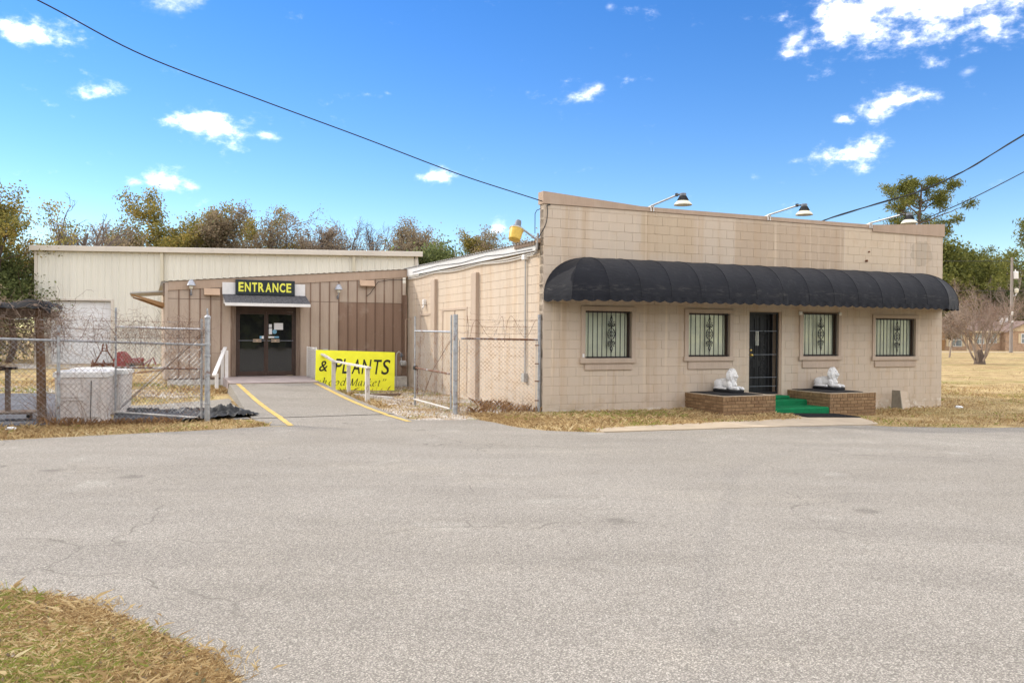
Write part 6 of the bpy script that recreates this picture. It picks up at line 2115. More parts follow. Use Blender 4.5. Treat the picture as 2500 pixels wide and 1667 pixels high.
mb = MB(); mb.tube([(0.12, 0.02, 1.68), (LK - 0.2, 0.02, 0.18)], 0.006, 5); part('truss_rod', mb, MT['rusty'], t)
def gen_fence(R_):
    u = R_.uniform(-9.4, -6.85); v = 0.9 + R_.normal(0, 0.06) + (0.6 * R_.rand() if R_.rand() < 0.3 else 0)
    dens = 1 - (u + 9.4) / 2.55
    q = UV(u, v, 1.62 + abs(R_.normal(0, 0.20)) * (0.75 + 0.5 * dens))
    return (q, R_.normal(0, 1, 3) * np.array([1.2, 0.25, 0.8]), R_.uniform(0.15, 0.6), 8, 0.5)
vines('dead_vines', 620, gen_fence, 'dead vine tangle along the top of the left fence', 5, (0.0016, 0.0036))
def gen_fence2(R_):
    u = R_.uniform(-9.3, -6.9)
    q = UV(u, 0.9 + R_.normal(0, 0.03), R_.uniform(1.3, 1.8))
    return (q, (R_.normal(0, .3), 0, -1), R_.uniform(0.4, 0.75), 9, 0.28)
vines('dead_vines', 60, gen_fence2, 'loose dead vine stems hanging down the left fence mesh', 6, (0.003, 0.006))
def gen_bin(R_):
    u = R_.uniform(-9.7, -8.4); q = UV(u, 0.86 + R_.normal(0, 0.03), 0.05)
    return (q, (R_.normal(0, .25), 0, 1), R_.uniform(0.4, 1.3), 9, 0.22)
vines('dead_vines', 50, gen_bin, 'thin dead stems climbing the fence before the large bin', 7, (0.002, 0.0045))
def gen_rf(R_):
    u = R_.uniform(-1.5, -0.15); q = UV(u, 0.40 + R_.normal(0, 0.04) - 0.33 * (u + 0.9), 1.85 + R_.normal(0, 0.13))
    return (q, R_.normal(0, 1, 3) * np.array([1.1, 0.2, 0.8]), R_.uniform(0.1, 0.35), 7, 0.6)
vines('dead_vines', 130, gen_rf, 'dead vine twigs caught in the razor wire by the block corner', 8, (0.0012, 0.0028))

# ------------------------------------------------------------------ distant brick house, street pole
t = thing('brick_house', 'distant tan brick ranch house with a brown shingle roof', 'house', (51.0, 104.5, 0.12), 0.02)
mb = MB(); mb.box(0, 10.2, 0, 8, -0.2, 2.45); part('wall', mb, MT['house_brick'], t)
mb = MB(); mb.box(10.2, 15.2, -1.0, 8, -0.2, 2.45); part('wing_wall', mb, MT['house_brick'], t)
mb = MB(); mb.prism([(-0.6, -0.7, 2.42), (-0.6, 4.0, 4.05), (-0.6, 8.7, 2.42), (-0.6, 8.7, 2.35), (-0.6, 4.0, 3.95), (-0.6, -0.7, 2.33)], (11.6, 0, 0)); rf = part('roof', mb, MT['shingle_brown'], t)
mb = MB(); mb.prism([(10.0, -1.6, 2.38), (12.7, -1.6, 3.75), (15.7, -1.6, 2.38), (15.7, -1.6, 2.28), (12.7, -1.6, 3.62), (10.0, -1.6, 2.28)], (0, 8.0, 0)); part('wing_roof', mb, MT['shingle_brown'], t)
mb = MB(); mb.prism([(10.3, -1.1, 2.45), (15.2, -1.1, 2.45), (12.7, -1.1, 3.6)], (0, 0.1, 0)); part('gable', mb, MT['house_trim'], t)
mb = MB(); mb.prism([(1.3, -1.4, 2.35), (3.4, -1.4, 3.15), (5.5, -1.4, 2.35)], (0, 4.5, 0)); part('porch_gable', mb, MT['house_trim'], t)
mb = MB(); mb.prism([(1.0, -1.7, 2.30), (3.4, -1.7, 3.25), (5.8, -1.7, 2.30), (5.8, -1.7, 2.40), (3.4, -1.7, 3.36), (1.0, -1.7, 2.40)], (0, 5, 0)); part('porch_roof', mb, MT['shingle_brown'], t)
mb = MB(); mb.box(-0.6, 10.9, -0.72, -0.66, 2.25, 2.43); part('fascia', mb, MT['house_trim'], t)
for x in (1.6, 3.1, 5.2):
    mb = MB(); mb.bev(x, x + 0.2, -1.35, -1.15, -0.1, 2.35, 0.02); part('porch_post', mb, MT['house_trim'], t)
for (x, w, z0, z1, y) in ((3.7, 1.5, 0.55, 2.1, -0.03), (7.0, 1.0, 0.9, 2.1, -0.03), (8.7, 0.9, 1.0, 2.1, -0.03), (12.2, 0.9, 1.0, 2.1, -1.03)):
    o = bpy.data.objects.new('window', None); COL.objects.link(o); o.parent = t
    mb = MB(); mb.box(x - 0.08, x + w + 0.08, y - 0.03, y + 0.02, z0 - 0.08, z1 + 0.08); part('frame', mb, MT['white_paint'], o)
    mb = MB(); mb.box(x, x + w, y - 0.05, y - 0.031, z0, z1); part('pane', mb, MT['house_glass'], o)
    mb = MB(); mb.box(x + w / 2 - 0.03, x + w / 2 + 0.03, y - 0.065, y - 0.051, z0, z1); mb.box(x, x + w, y - 0.068, y - 0.052, (z0 + z1) / 2 - 0.03, (z0 + z1) / 2 + 0.03); part('muntin', mb, MT['white_paint'], o)
    for sx_ in (x - 0.42, x + w + 0.12):
        mb = MB(); mb.box(sx_, sx_ + 0.3, y - 0.04, y - 0.002, z0 - 0.05, z1 + 0.05); part('shutter', mb, MT['house_trim'], o)
mb = MB(); mb.box(2.2, 3.1, -0.06, -0.01, 0.0, 2.05); part('door', mb, MT['raw_wood'], t)
mb = MB(); mb.box(11.9, 12.7, 2.5, 3.2, 3.0, 4.4); part('chimney', mb, MT['white_paint'], rf)
mb = MB(); mb.box(15.6, 21, -0.5, 5, -0.2, 2.0); part('carport_wall', mb, MT['house_trim'], t)
mb = MB(); mb.prism([(15.4, -1, 2.0), (21.5, -1, 2.0), (21.5, -1, 2.25), (15.4, -1, 2.25)], (0, 6.5, 0)); part('carport_roof', mb, MT['lamp_grey'], t)

t = thing('utility_pole', 'grey wooden utility pole with a transformer and street lamp', 'pole', (55.5, 93.0, 0.05), 0.1)
mb = MB(); mb.tube([(0, 0, -0.3), (0.02, 0, 5), (0.0, 0, 10.6)], [0.19, 0.16, 0.12], 12); part('shaft', mb, MT['pole_wood'], t, smooth='auto')
mb = MB(); mb.lathe([(0.27, 0), (0.28, 0.05), (0.28, 0.75), (0.2, 0.82), (0.08, 0.84)], 16, Matrix.Translation((0.42, -0.05, 8.25))); mb.tube([(0.42, 0, 9.05), (0.42, 0, 9.3)], 0.05, 6); part('transformer', mb, MT['white_paint'], t, smooth='auto')
mb = MB(); mb.tube([(0.1, 0, 6.35), (0.5, 0, 6.4), (0.6, 0, 6.6), (0.6, 0, 6.75)], 0.05, 7); part('lamp_arm', mb, MT['galv'], t)
mb = MB(); mb.lathe([(0.16, 0), (0.22, 0.2), (0.2, 0.42), (0.05, 0.5)], 14, Matrix.Translation((0.6, 0, 6.7))); part('lamp_head', mb, MT['lamp_shade'], t, smooth='auto')
mb = MB(); mb.bev(-0.08, 0.08, -0.22, -0.1, 4.2, 4.6, 0.02); mb.bev(-0.08, 0.08, -0.22, -0.1, 3.4, 3.6, 0.02); part('fittings', mb, MT['white_paint'], t)
for i, (z, dz) in enumerate(((10.2, -0.6), (4.4, -0.5), (4.0, -0.5), (6.9, -0.4))):
    mb = MB(); mb.tube([(-60 + 0.0, -3, z + 0.4), (-30, -1.5, z + dz), (0, 0, z)], 0.03, 4); mb.tube([(0, 0, z), (20, 1.0, z + dz), (40, 2.0, z + 0.3)], 0.03, 4); part('wire', mb, MT['cable'], t)
# ------------------------------------------------------------------ trees
def perp_rot(R_, d, ang):
    a = R_.normal(0, 1, 3); a -= d * a.dot(d); a /= np.linalg.norm(a) + 1e-9
    return d * math.cos(ang) + a * math.sin(ang)
class Tree:
    def __init__(s, seed, nch, ang, shrink, wob, up, first, segs=5):
        s.rmin = 0.013; s.R = np.random.RandomState(seed); s.V = []; s.F = []; s.T = []; s.tips = []
        s.nch, s.ang, s.shrink, s.wob, s.up, s.first, s.segs = nch, ang, shrink, wob, up, first, segs
    def tube(s, pts, rad, n):
        base = len(s.V)
        d = pts[-1] - pts[0]; d = d / (np.linalg.norm(d) + 1e-9)
        a = np.cross(d, (0.31, 0.2, 0.93)); a /= np.linalg.norm(a) + 1e-9; b = np.cross(d, a)
        tint = s.R.rand()
        for p, r in zip(pts, rad):
            for k in range(n):
                q = 2 * PI * k / n
                s.V.append(p + (a * math.cos(q) + b * math.sin(q)) * r); s.T.append(tint)
        for i in range(len(pts) - 1):
            for k in range(n):
                k2 = (k + 1) % n
                s.F.append((base + i * n + k, base + i * n + k2, base + (i + 1) * n + k2, base + (i + 1) * n + k))
    def branch(s, p, d, L_, r, lev):
        R_ = s.R; n = s.segs if lev == 0 else max(2, s.segs - lev)
        pts = [p]; rad = [r]; st = L_ / n; dd = d.copy()
        top = lev >= len(s.nch)
        for i in range(n):
            dd = dd + R_.normal(0, s.wob, 3) + np.array((0, 0, s.up[min(lev, len(s.up) - 1)]))
            dd /= np.linalg.norm(dd); p = p + dd * st
            pts.append(p); rad.append(r * (1 - (0.55 if not top else 0.8) * (i + 1) / n))
        s.tube(pts, rad, 8 if lev == 0 else (5 if lev == 1 else 3))
        if top:
            s.tips.append((pts[-1], dd)); s.tips.append((pts[len(pts) // 2], dd)); return
        for c in range(s.nch[lev]):
            t = s.first[min(lev, len(s.first) - 1)]; t = t + (1 - t) * (c + R_.rand()) / s.nch[lev]
            i = min(n - 1, int(t * n)); f = t * n - i
            q = pts[i] * (1 - f) + pts[i + 1] * f
            an = s.ang[min(lev, len(s.ang) - 1)] * R_.uniform(0.6, 1.3)
            s.branch(q, perp_rot(R_, dd, an), L_ * s.shrink[min(lev, len(s.shrink) - 1)] * R_.uniform(0.65, 1.2) * (1.15 - 0.4 * t), max(s.rmin, rad[i] * 0.58), lev + 1)
    def mesh(s, name):
        return arrays_mesh(name, np.array(s.V), np.array(s.F), s.T)
def leaf_mesh(name, R_, centers, per, sigma, size, squash=1.0, aspect=0.55):
    C = np.repeat(np.array(centers), per, axis=0)
    off = R_.normal(0, sigma, C.shape); off[:, 2] *= squash
    C = C + off
    n = len(C)
    a = R_.normal(0, 1, (n, 3)); a /= np.linalg.norm(a, axis=1, keepdims=True)
    b = np.cross(a, R_.normal(0, 1, (n, 3))); b /= np.linalg.norm(b, axis=1, keepdims=True)
    sz = (size * R_.uniform(0.6, 1.35, n))[:, None]
    v = np.stack([C - a * sz, C + b * sz * aspect, C + a * sz, C - b * sz * aspect], axis=1).reshape(-1, 3)
    f = np.arange(n * 4).reshape(-1, 4)
    clump = np.repeat(R_.rand(len(centers)), per)
    tint = np.clip(0.55 * clump + 0.45 * R_.rand(n), 0, 1)
    return arrays_mesh(name, v, f, np.repeat(tint, 4))
LEAF = {
    'olive': m_tint('olive_leaves', [(0.0, (0.088, 0.101, 0.035)), (0.5, (0.253, 0.222, 0.057)), (0.85, (0.465, 0.339, 0.098)), (1.0, (0.388, 0.232, 0.098))], 0.7, 0.48),
    'green': m_tint('evergreen_leaves', [(0.0, (0.055, 0.070, 0.029)), (0.5, (0.137, 0.166, 0.058)), (1.0, (0.273, 0.293, 0.108))], 0.65, 0.48),
    'brown': m_tint('withered_leaves', [(0.0, (0.155, 0.124, 0.090)), (0.4, (0.266, 0.204, 0.137)), (0.7, (0.333, 0.262, 0.164)), (0.85, (0.185, 0.187, 0.097)), (1.0, (0.445, 0.402, 0.343))], 0.8, 0.48),
    'grey': m_tint('grey_twig_leaves', [(0.0, (0.203, 0.161, 0.119)), (0.6, (0.355, 0.278, 0.203)), (1.0, (0.506, 0.421, 0.320))], 0.85, 0.48),
    'pine': m_tint('pine_needles', [(0.0, (0.056, 0.072, 0.022)), (0.5, (0.152, 0.160, 0.040)), (1.0, (0.303, 0.287, 0.079))], 0.65, 0.48),
    'pink': m_tint('reddish_twigs', [(0.0, (0.22, 0.145, 0.11)), (1.0, (0.40, 0.28, 0.215))], 0.85, 0.2),
}
def tree(name, label, x, y, H_, kind, seed, group, bark='bark', leaf=0.2, per=10, sigma=0.4, r0=None, **kw):
    t = thing(name, label, 'tree', (x, y, zg(x, y) - 0.05), 0, group)
    P_ = dict(nch=(7, 5, 4), ang=(0.75, 0.7, 0.7), shrink=(0.62, 0.55, 0.5), wob=0.10, up=(0.02, 0.06, 0.08, 0.05), first=(0.35, 0.3, 0.25), segs=6)
    dirn = np.array(kw.pop('lean', (0.0, 0.0, 1.0)), float); dirn /= np.linalg.norm(dirn)
    frac = kw.pop('frac', 0.72)
    squash = kw.pop('squash', 0.8)
    P_.update(kw)
    T = Tree(seed, **P_)
    T.branch(np.zeros(3), dirn, H_ * frac, r0 or H_ * 0.018, 0)
    zmax = max(p[0][2] for p in T.tips)
    s = H_ / zmax
    for i, v in enumerate(T.V):
        T.V[i] = v * np.array((s ** 0.5, s ** 0.5, s))
    o = link('trunk', T.mesh('trunk'), MT[bark], t, smooth=True)
    if per:
        cs = [p[0] * np.array((s ** 0.5, s ** 0.5, s)) for p in T.tips]
        link('crown', leaf_mesh('crown', T.R, cs, per, sigma, leaf, squash), LEAF[kind], t)
    return t
def at(px, Y):
    return (px - 1250) / 2041.0 * Y
BG = 'trees behind the warehouse'
B = lambda lab, px, Y, H_, kind, seed, **k: tree('tree', lab, at(px, Y), Y, H_, kind, seed, BG, **k)
BARE = dict(nch=(9, 7, 5, 4), ang=(0.55, 0.55, 0.6, 0.7), shrink=(0.62, 0.58, 0.5, 0.5), up=(0.02, 0.07, 0.08, 0.05, 0.02), first=(0.3, 0.25, 0.2, 0.1))
OAK = dict(nch=(8, 6, 5), ang=(0.8, 0.7, 0.7), shrink=(0.6, 0.55, 0.5), up=(0.02, 0.08, 0.06, 0.03))
# far left, close beside the warehouse
tree('tree', 'leafy ivy-clad tree at the left edge of the picture', -23.2, 38.5, 8.6, 'olive', 11, 'trees left of the warehouse', leaf=0.065, per=26, sigma=0.2, nch=(10, 7, 5), ang=(0.7, 0.7, 0.8), wob=0.16, r0=0.17, lean=(0.05, 0, 1))
tree('bare_tree', 'bare dark tree with crooked limbs above the warehouse corner', -22.9, 40.5, 8.4, 'olive', 32, 'trees left of the warehouse', leaf=0.08, per=0, nch=(5, 4, 4, 3), ang=(0.6, 0.7, 0.7, 0.7), shrink=(0.62, 0.55, 0.5, 0.5), wob=0.2, r0=0.26, lean=(0.25, 0, 1), first=(0.35, 0.2, 0.2))
tree('evergreen_bush', 'tall tangled evergreen bush against the warehouse end', -23.4, 37.0, 5.6, 'green', 13, 'trees left of the warehouse', leaf=0.063, per=30, sigma=0.42, nch=(10, 6, 4), first=(0.08, 0.2, 0.2), ang=(0.85, 0.8, 0.8), r0=0.1)
tree('evergreen_bush', 'grey-green bush under the ivy-clad tree at the left edge', -24.6, 36.2, 4.6, 'olive', 14, 'trees left of the warehouse', leaf=0.056, per=27, sigma=0.4, nch=(10, 6, 4), first=(0.08, 0.2, 0.2), ang=(0.9, 0.8, 0.8), r0=0.1)
tree('evergreen_bush', 'low dark bush behind the arbour', -21.9, 33.6, 3.3, 'brown', 15, 'trees left of the warehouse', leaf=0.049, per=23, sigma=0.35, nch=(10, 6, 4), first=(0.05, 0.2, 0.2), ang=(0.95, 0.8, 0.8), r0=0.07)
# along the back of the warehouse, left to right
B('brown thicket tree rising low over the warehouse left end', 170, 60, 8.3, 'brown', 41, leaf=0.083, per=11, sigma=0.248, **OAK)
B('grey twiggy tree left of the big olive crown', 240, 63, 9.6, 'grey', 22, leaf=0.068, per=8, sigma=0.279, **BARE)
B('brown bushy tree just left of the olive crown', 292, 58, 8.7, 'brown', 42, leaf=0.083, per=14, sigma=0.279, **OAK)
B('big olive and gold tree crown, tallest over the warehouse left half', 362, 62, 11.7, 'olive', 23, leaf=0.094, per=39, sigma=0.310, **OAK)
B('olive tree at the right flank of the big crown', 425, 60, 10.2, 'olive', 24, leaf=0.088, per=34, sigma=0.279, **OAK)
B('dark evergreen low beside the olive crown', 475, 60, 9.0, 'green', 25, leaf=0.078, per=31, sigma=0.279, **OAK)
B('sparse tree with rusty leaves, first behind the annex sign', 545, 62, 10.7, 'brown', 26, leaf=0.078, per=6, sigma=0.217, **BARE)
B('tall open tree with mistletoe clumps above the annex sign', 615, 63, 11.4, 'brown', 27, leaf=0.078, per=8, sigma=0.186, **OAK)
B('green-topped slender tree right of the mistletoe tree', 660, 65, 11.3, 'olive', 28, leaf=0.083, per=16, sigma=0.217, **OAK)
B('rusty-leaved round tree above the annex roof middle', 722, 62, 10.4, 'brown', 29, leaf=0.078, per=10, sigma=0.248, **OAK)
B('grey-brown tree left of the bare pair', 800, 62, 9.9, 'grey', 30, leaf=0.073, per=8, sigma=0.248, **BARE)
B('fine-twigged bare tree just left of the bare pair', 838, 66, 10.4, 'grey', 43, per=1, leaf=0.07, sigma=0.2, **BARE)
B('slim bare tree standing between the bare pair', 905, 63, 10.3, 'grey', 44, per=1, leaf=0.07, sigma=0.2, **BARE)
B('leafless tree, left one of the bare pair above the warehouse', 872, 64, 11.0, 'grey', 31, per=0, **BARE)
B('leafless tree, right one of the bare pair above the warehouse', 935, 66, 11.1, 'grey', 33, per=0, **BARE)
B('thin brown tree right of the bare pair', 985, 62, 9.8, 'brown', 34, leaf=0.073, per=5, sigma=0.217, **BARE)
B('half-bare tree above the warehouse right end', 1040, 64, 10.6, 'brown', 35, leaf=0.078, per=6, sigma=0.217, **BARE)
B('rusty clumped tree above the side roof', 1115, 64, 10.0, 'brown', 36, leaf=0.083, per=11, sigma=0.217, **OAK)
B('small dark-topped tree beside the yard light', 1180, 66, 10.0, 'olive', 37, leaf=0.078, per=13, sigma=0.217, **BARE)
B('last thin tree left of the parapet corner', 1232, 66, 9.4, 'brown', 38, leaf=0.078, per=6, sigma=0.217, **BARE)
tree('evergreen_tree', 'dense dark evergreen at the warehouse right end', at(1056, 48), 48, 6.6, 'green', 39, BG, leaf=0.084, per=42, sigma=0.45, nch=(10, 7, 4), first=(0.1, 0.2, 0.2), ang=(0.85, 0.8, 0.8))
# understorey closing the gaps: reads as one brown mass
def woodland(name, label, pts, zr, n, size, kind, seed):
    R_ = np.random.RandomState(seed)
    P_ = np.array(pts, float)
    seg = np.linalg.norm(P_[1:, :2] - P_[:-1, :2], axis=1); cum = np.concatenate([[0], np.cumsum(seg)])
    q = R_.rand(n // 20) * cum[-1]
    idx = np.clip(np.searchsorted(cum, q) - 1, 0, len(seg) - 1); f = (q - cum[idx]) / seg[idx]
    base = P_[idx] * (1 - f)[:, None] + P_[idx + 1] * f[:, None]
    hmax = base[:, 2] * (0.75 + 0.25 * np.sin(base[:, 0] * 1.3) * np.sin(base[:, 0] * 0.41 + 1))
    z = hmax * R_.uniform(zr[0], 1, len(q)) ** 0.8
    C = np.stack([base[:, 0], base[:, 1] + R_.uniform(-2.5, 2.5, len(q)), z], axis=1)
    o = link(name, leaf_mesh(name, R_, C, 20, size * 4.2, size, 0.9), LEAF[kind])
    o['label'] = label
    return stuff(o)
woodland('woodland', 'brown scrub closing the gaps under the trees behind the warehouse', [(-40, 58, 7.6), (-27, 62, 8.6), (-15, 63, 8.7), (-4, 63, 8.8), (3, 64, 8.6)], (0.5,), 40000, 0.085, 'brown', 50)
woodland('woodland', 'grey twig scrub mixed into the trees behind the warehouse', [(-40, 61, 8.0), (-22, 66, 9.3), (-8, 66, 9.3), (4, 67, 9.1)], (0.5,), 46000, 0.08, 'grey', 51)
woodland('woodland', 'evergreen scrub at the far left behind the arbour', [(-42, 44, 5.0), (-30, 42, 5.2), (-24.5, 41, 4.6)], (0.05,), 40000, 0.075, 'green', 52)
woodland('woodland', 'dark wood across the street behind the viewer', [(-70, -38, 9.5), (-20, -42, 11), (30, -42, 10.5), (80, -36, 9.5)], (0.0,), 16000, 0.9, 'green', 53)
# right-hand side
RG = 'trees right of the building'
def pine(label, x, y, H_, seed, spread, z_first, r0=0.24, tufts=44, name='pine_tree', leaf=0.16):
    t = thing(name, label, 'tree', (x, y, zg(x, y) - 0.05), 0, RG)
    T = Tree(seed, (3, 3), (0.75, 0.7), (0.5, 0.5), 0.14, (0.03, 0.10, 0.10), (0.35, 0.25), 5)
    R_ = T.R
    pts = [np.array((0.15 * math.sin(i * 0.8) * i / 10, 0.1 * math.cos(i), H_ * 0.96 * i / 10)) for i in range(11)]
    T.tube(pts, [r0 * (1 - 0.75 * i / 10) for i in range(11)], 8)
    nb = 15
    for i in range(nb):
        f = z_first + (1 - z_first) * (i + R_.rand()) / nb
        z = H_ * 0.95 * f
        a = i * 2.4 + R_.uniform(-0.4, 0.4)
        k = math.sin(PI * (0.25 + 0.72 * (f - z_first) / (1 - z_first)))
        d = np.array((math.cos(a), math.sin(a), R_.uniform(0.1, 0.55)))
        T.branch(np.array((0, 0, z)), d / np.linalg.norm(d), spread * (0.35 + 0.65 * k) * R_.uniform(0.7, 1.1), r0 * 0.28, 0)
    link('trunk', T.mesh('trunk'), MT['bark'], t, smooth=True)
    link('crown', leaf_mesh('crown', R_, [p[0] for p in T.tips], tufts, 0.30 * leaf / 0.2 * 1.15, leaf, 0.6, 0.22), LEAF['pine'], t)
pine('tall flat-topped pine rising behind the right end of the parapet', at(2240, 70), 70, 15.1, 61, 3.7, 0.66)
pine('slim pine with a round top right of the bushy evergreen', at(2432, 140), 140, 15.4, 62, 5.2, 0.5, 0.22, 16, leaf=0.34)
pine('pine reaching in from the right edge of the picture', at(2530, 118), 118, 17.5, 63, 5.2, 0.45, 0.26, 15, leaf=0.32)
pine('far pine at the right edge behind the utility pole', at(2480, 150), 150, 14.0, 64, 6.0, 0.3, 0.26, 18, leaf=0.42)
RT = lambda lab, px, Y, H_, kind, seed, **k: tree(k.pop('name', 'tree'), lab, at(px, Y), Y, H_, kind, seed, RG, **k)
RT('bushy olive evergreen beside the building right edge', 2325, 135, 16.4, 'pine', 65, leaf=0.252, per=53, sigma=0.9, first=(0.15, 0.2, 0.2), nch=(10, 7, 5), ang=(0.8, 0.75, 0.7))
RT('second bushy evergreen behind the distant house', 2362, 142, 16.8, 'pine', 66, leaf=0.252, per=48, sigma=0.9, first=(0.15, 0.2, 0.2), nch=(10, 7, 5), ang=(0.75, 0.75, 0.7))
RT('pale bare tree topping out between the evergreens', 2398, 150, 15.5, 'grey', 67, leaf=0.180, per=7, sigma=0.6, bark='bark_pale', **BARE)
RT('pale bare tree behind the house roof', 2425, 128, 11.5, 'grey', 68, per=0, bark='bark_pale', **BARE)
RT('pale bare tree left of the utility pole', 2455, 124, 12.2, 'grey', 69, per=0, bark='bark_pale', r0=0.2, **BARE)
RT('dark evergreen mass right of the utility pole', 2500, 132, 9.6, 'green', 70, leaf=0.240, per=57, sigma=0.9, first=(0.08, 0.2, 0.2), nch=(10, 7, 5), ang=(0.85, 0.75, 0.7))
woodland('woodland', 'evergreen wood closing the view behind the distant house', [(60, 150, 11.0), (80, 152, 12.0), (110, 146, 11.5)], (0.05,), 22000, 0.42, 'green', 71)
woodland('woodland', 'grey brush behind the distant house', [(55, 140, 7.0), (90, 138, 7.5)], (0.05,), 12000, 0.36, 'grey', 72)
# leafless crape myrtle in the field, many stems from one stool
t = thing('bare_shrub_tree', 'leafless many-stemmed pinkish tree standing in the dry field', 'tree', (31.9, 57.0, zg(31.9, 57) - 0.03), 0, RG)
T = Tree(80,  (5, 5, 4, 3), (0.5, 0.55, 0.6, 0.6), (0.62, 0.58, 0.55, 0.5), 0.13, (0.05, 0.05, 0.03, -0.02), (0.3, 0.25, 0.2, 0.1), 5)
T.rmin = 0.008
for i in range(7):
    a = 2 * PI * i / 7 + 0.3
    d = np.array((math.cos(a) * (0.35 + 0.35 * (i % 2)), math.sin(a) * 0.4, 1.0)); d /= np.linalg.norm(d)
    T.branch(np.array((0.14 * math.cos(a), 0.14 * math.sin(a), 0.0)), d, 3.0 + 0.4 * (i % 3), 0.075, 0)
link('stems', T.mesh('stems'), MT['bark_pale'], t, smooth=True)
cs = [p[0] for p in T.tips if p[0][2] > 1.6]
link('twigs', leaf_mesh('twigs', T.R, cs, 3, 0.2, 0.12, 1.0, 0.035), LEAF['pink'], t)
mb = MB(); mb.lathe([(0.38, 0), (0.33, 0.25), (0.24, 0.7), (0.12, 1.0)], 14); part('stool', mb, MT['bark'], t)
tree('bare_shrub_tree', 'sapling with bare stems beside the building right edge', at(2318, 72), 72, 4.6, 'grey', 82, RG, bark='bark_pale', per=2, leaf=0.1, sigma=0.2, **BARE)

# ------------------------------------------------------------------ grass blades, weeds, litter
def in_poly(x, y, poly):
    inside = np.zeros(len(x), bool); j = len(poly) - 1
    for i in range(len(poly)):
        xi, yi = poly[i]; xj, yj = poly[j]
        c = ((yi > y) != (yj > y)) & (x < (xj - xi) * (y - yi) / (yj - yi + 1e-12) + xi)
        inside ^= c; j = i
    return inside
def vnoise(x, y, s):
    return 0.5 + 0.25 * (np.sin(x * s + 1.7 * np.sin(y * s * 0.7 + 1.3)) + np.sin(y * s * 1.1 + 2.1 * np.sin(x * s * 0.6 + 0.4)))
def grass(name, label, poly, dens, h, w, green, seed, zoff=0.0, lean=0.6, mat='grass', fringe=0.0, clump=0.35, tintr=(0.05, 0.74), fade=None):
    R_ = np.random.RandomState(seed)
    P_ = np.array(poly)
    lo, hi = P_.min(0), P_.max(0)
    n = int(dens * (hi[0] - lo[0]) * (hi[1] - lo[1]))
    x = R_.uniform(lo[0], hi[0], n); y = R_.uniform(lo[1], hi[1], n)
    k = in_poly(x, y, poly)
    # ragged edge and bare patches
    bare = vnoise(x, y, 2.1) * 0.6 + vnoise(x, y, 5.3) * 0.4
    k &= (R_.rand(n) < np.clip((bare - 0.18) * 3.2, 0.12, 1))
    if fade is not None:
        k &= R_.rand(n) < fade(x, y)
    x, y = x[k], y[k]; n = len(x)
    x += R_.normal(0, fringe + 1e-6, n); y += R_.normal(0, fringe + 1e-6, n)
    z = np.array([zg(a, b) for a, b in zip(x, y)]) + zoff - 0.012
    hh = R_.uniform(h[0], h[1], n) * (0.6 + 0.8 * vnoise(x, y, 1.3))
    a = R_.rand(n) * 2 * PI; l = np.abs(R_.normal(0, lean, n)) * hh
    b = R_.rand(n) * 2 * PI
    ww = R_.uniform(w[0], w[1], n)
    bx, by = np.cos(b) * ww / 2, np.sin(b) * ww / 2
    tx, ty = x + np.cos(a) * l, y + np.sin(a) * l
    mx, my = x + np.cos(a) * l * 0.35, y + np.sin(a) * l * 0.35
    v = np.stack([np.stack([x - bx, y - by, z], 1), np.stack([x + bx, y + by, z], 1), np.stack([mx + bx * 0.8, my + by * 0.8, z + hh * 0.62], 1), np.stack([tx, ty, z + hh * 0.9], 1)], 1).reshape(-1, 3)
    g_ = vnoise(x, y, 0.9) * 0.5 + vnoise(x, y, 2.7) * 0.5
    tint = R_.uniform(tintr[0], tintr[1], n) * (0.65 + 0.5 * vnoise(x, y, 1.9))
    tint = np.clip(tint, 0, 0.76)
    isg = R_.rand(n) < np.clip((g_ - 0.45) * 3, 0, 1) * green
    tint[isg] = R_.uniform(0.82, 1.0, isg.sum())
    o = link(name, arrays_mesh(name, v, np.arange(n * 4).reshape(-1, 4), np.repeat(tint, 4)), MT[mat])
    o['label'] = label
    return stuff(o)
fore = [(-3.6, 5.56), (-3.376, 5.50), (-2.95, 5.45), (-2.724, 5.304), (-2.35, 5.06), (-1.969, 4.742), (-1.72, 4.56), (-1.531, 4.42), (-1.43, 4.25), (-1.327, 4.127), (-1.2, 3.4), (-1.35, 2.4), (-6.5, 2.4), (-7.5, 5.9)]
o = sheet('grass_verge', fore, 0.012, MT['ground'], step=0.5, jitter=0.03, seed=21); struct(o); o['label'] = 'grassy island at the lower left corner of the lot'
grass('grass', 'winter grass of the island in the lower left corner', [p for p in fore if p[0] > -3.5] + [(-4.3, 2.4), (-4.3, 5.65)], 11000, (0.008, 0.036), (0.0018, 0.0042), 0.75, 1, 0.024, 1.7, fringe=0.02)
wide = [(p[0] + 0.10, p[1] + 0.09) for p in fore if p[0] > -3.5] + [(-4.3, 2.4), (-4.3, 5.75)]
grass('grass', 'longer straw tufts and stray blades over the corner island', wide, 900, (0.02, 0.075), (0.002, 0.005), 0.5, 31, 0.014, 1.1, fringe=0.035, tintr=(0.2, 0.76), fade=lambda x, y: np.clip((vnoise(x, y, 3.1) * 0.5 + vnoise(x + 3, y, 7.7) * 0.5 - 0.42) * 4, 0.1, 1))
def litter(name, label, poly, n, seed, zoff, size):
    R_ = np.random.RandomState(seed); P_ = np.array(poly); lo, hi = P_.min(0), P_.max(0)
    x = R_.uniform(lo[0], hi[0], n * 3); y = R_.uniform(lo[1], hi[1], n * 3); k = in_poly(x, y, poly); x, y = x[k][:n], y[k][:n]
    C = np.stack([x, y, np.array([zg(a, b) for a, b in zip(x, y)]) + zoff], 1)
    o = link(name, leaf_mesh(name, R_, C, 1, 0.004, size, 0.3), LEAF['brown']); o['label'] = label
    return stuff(o)
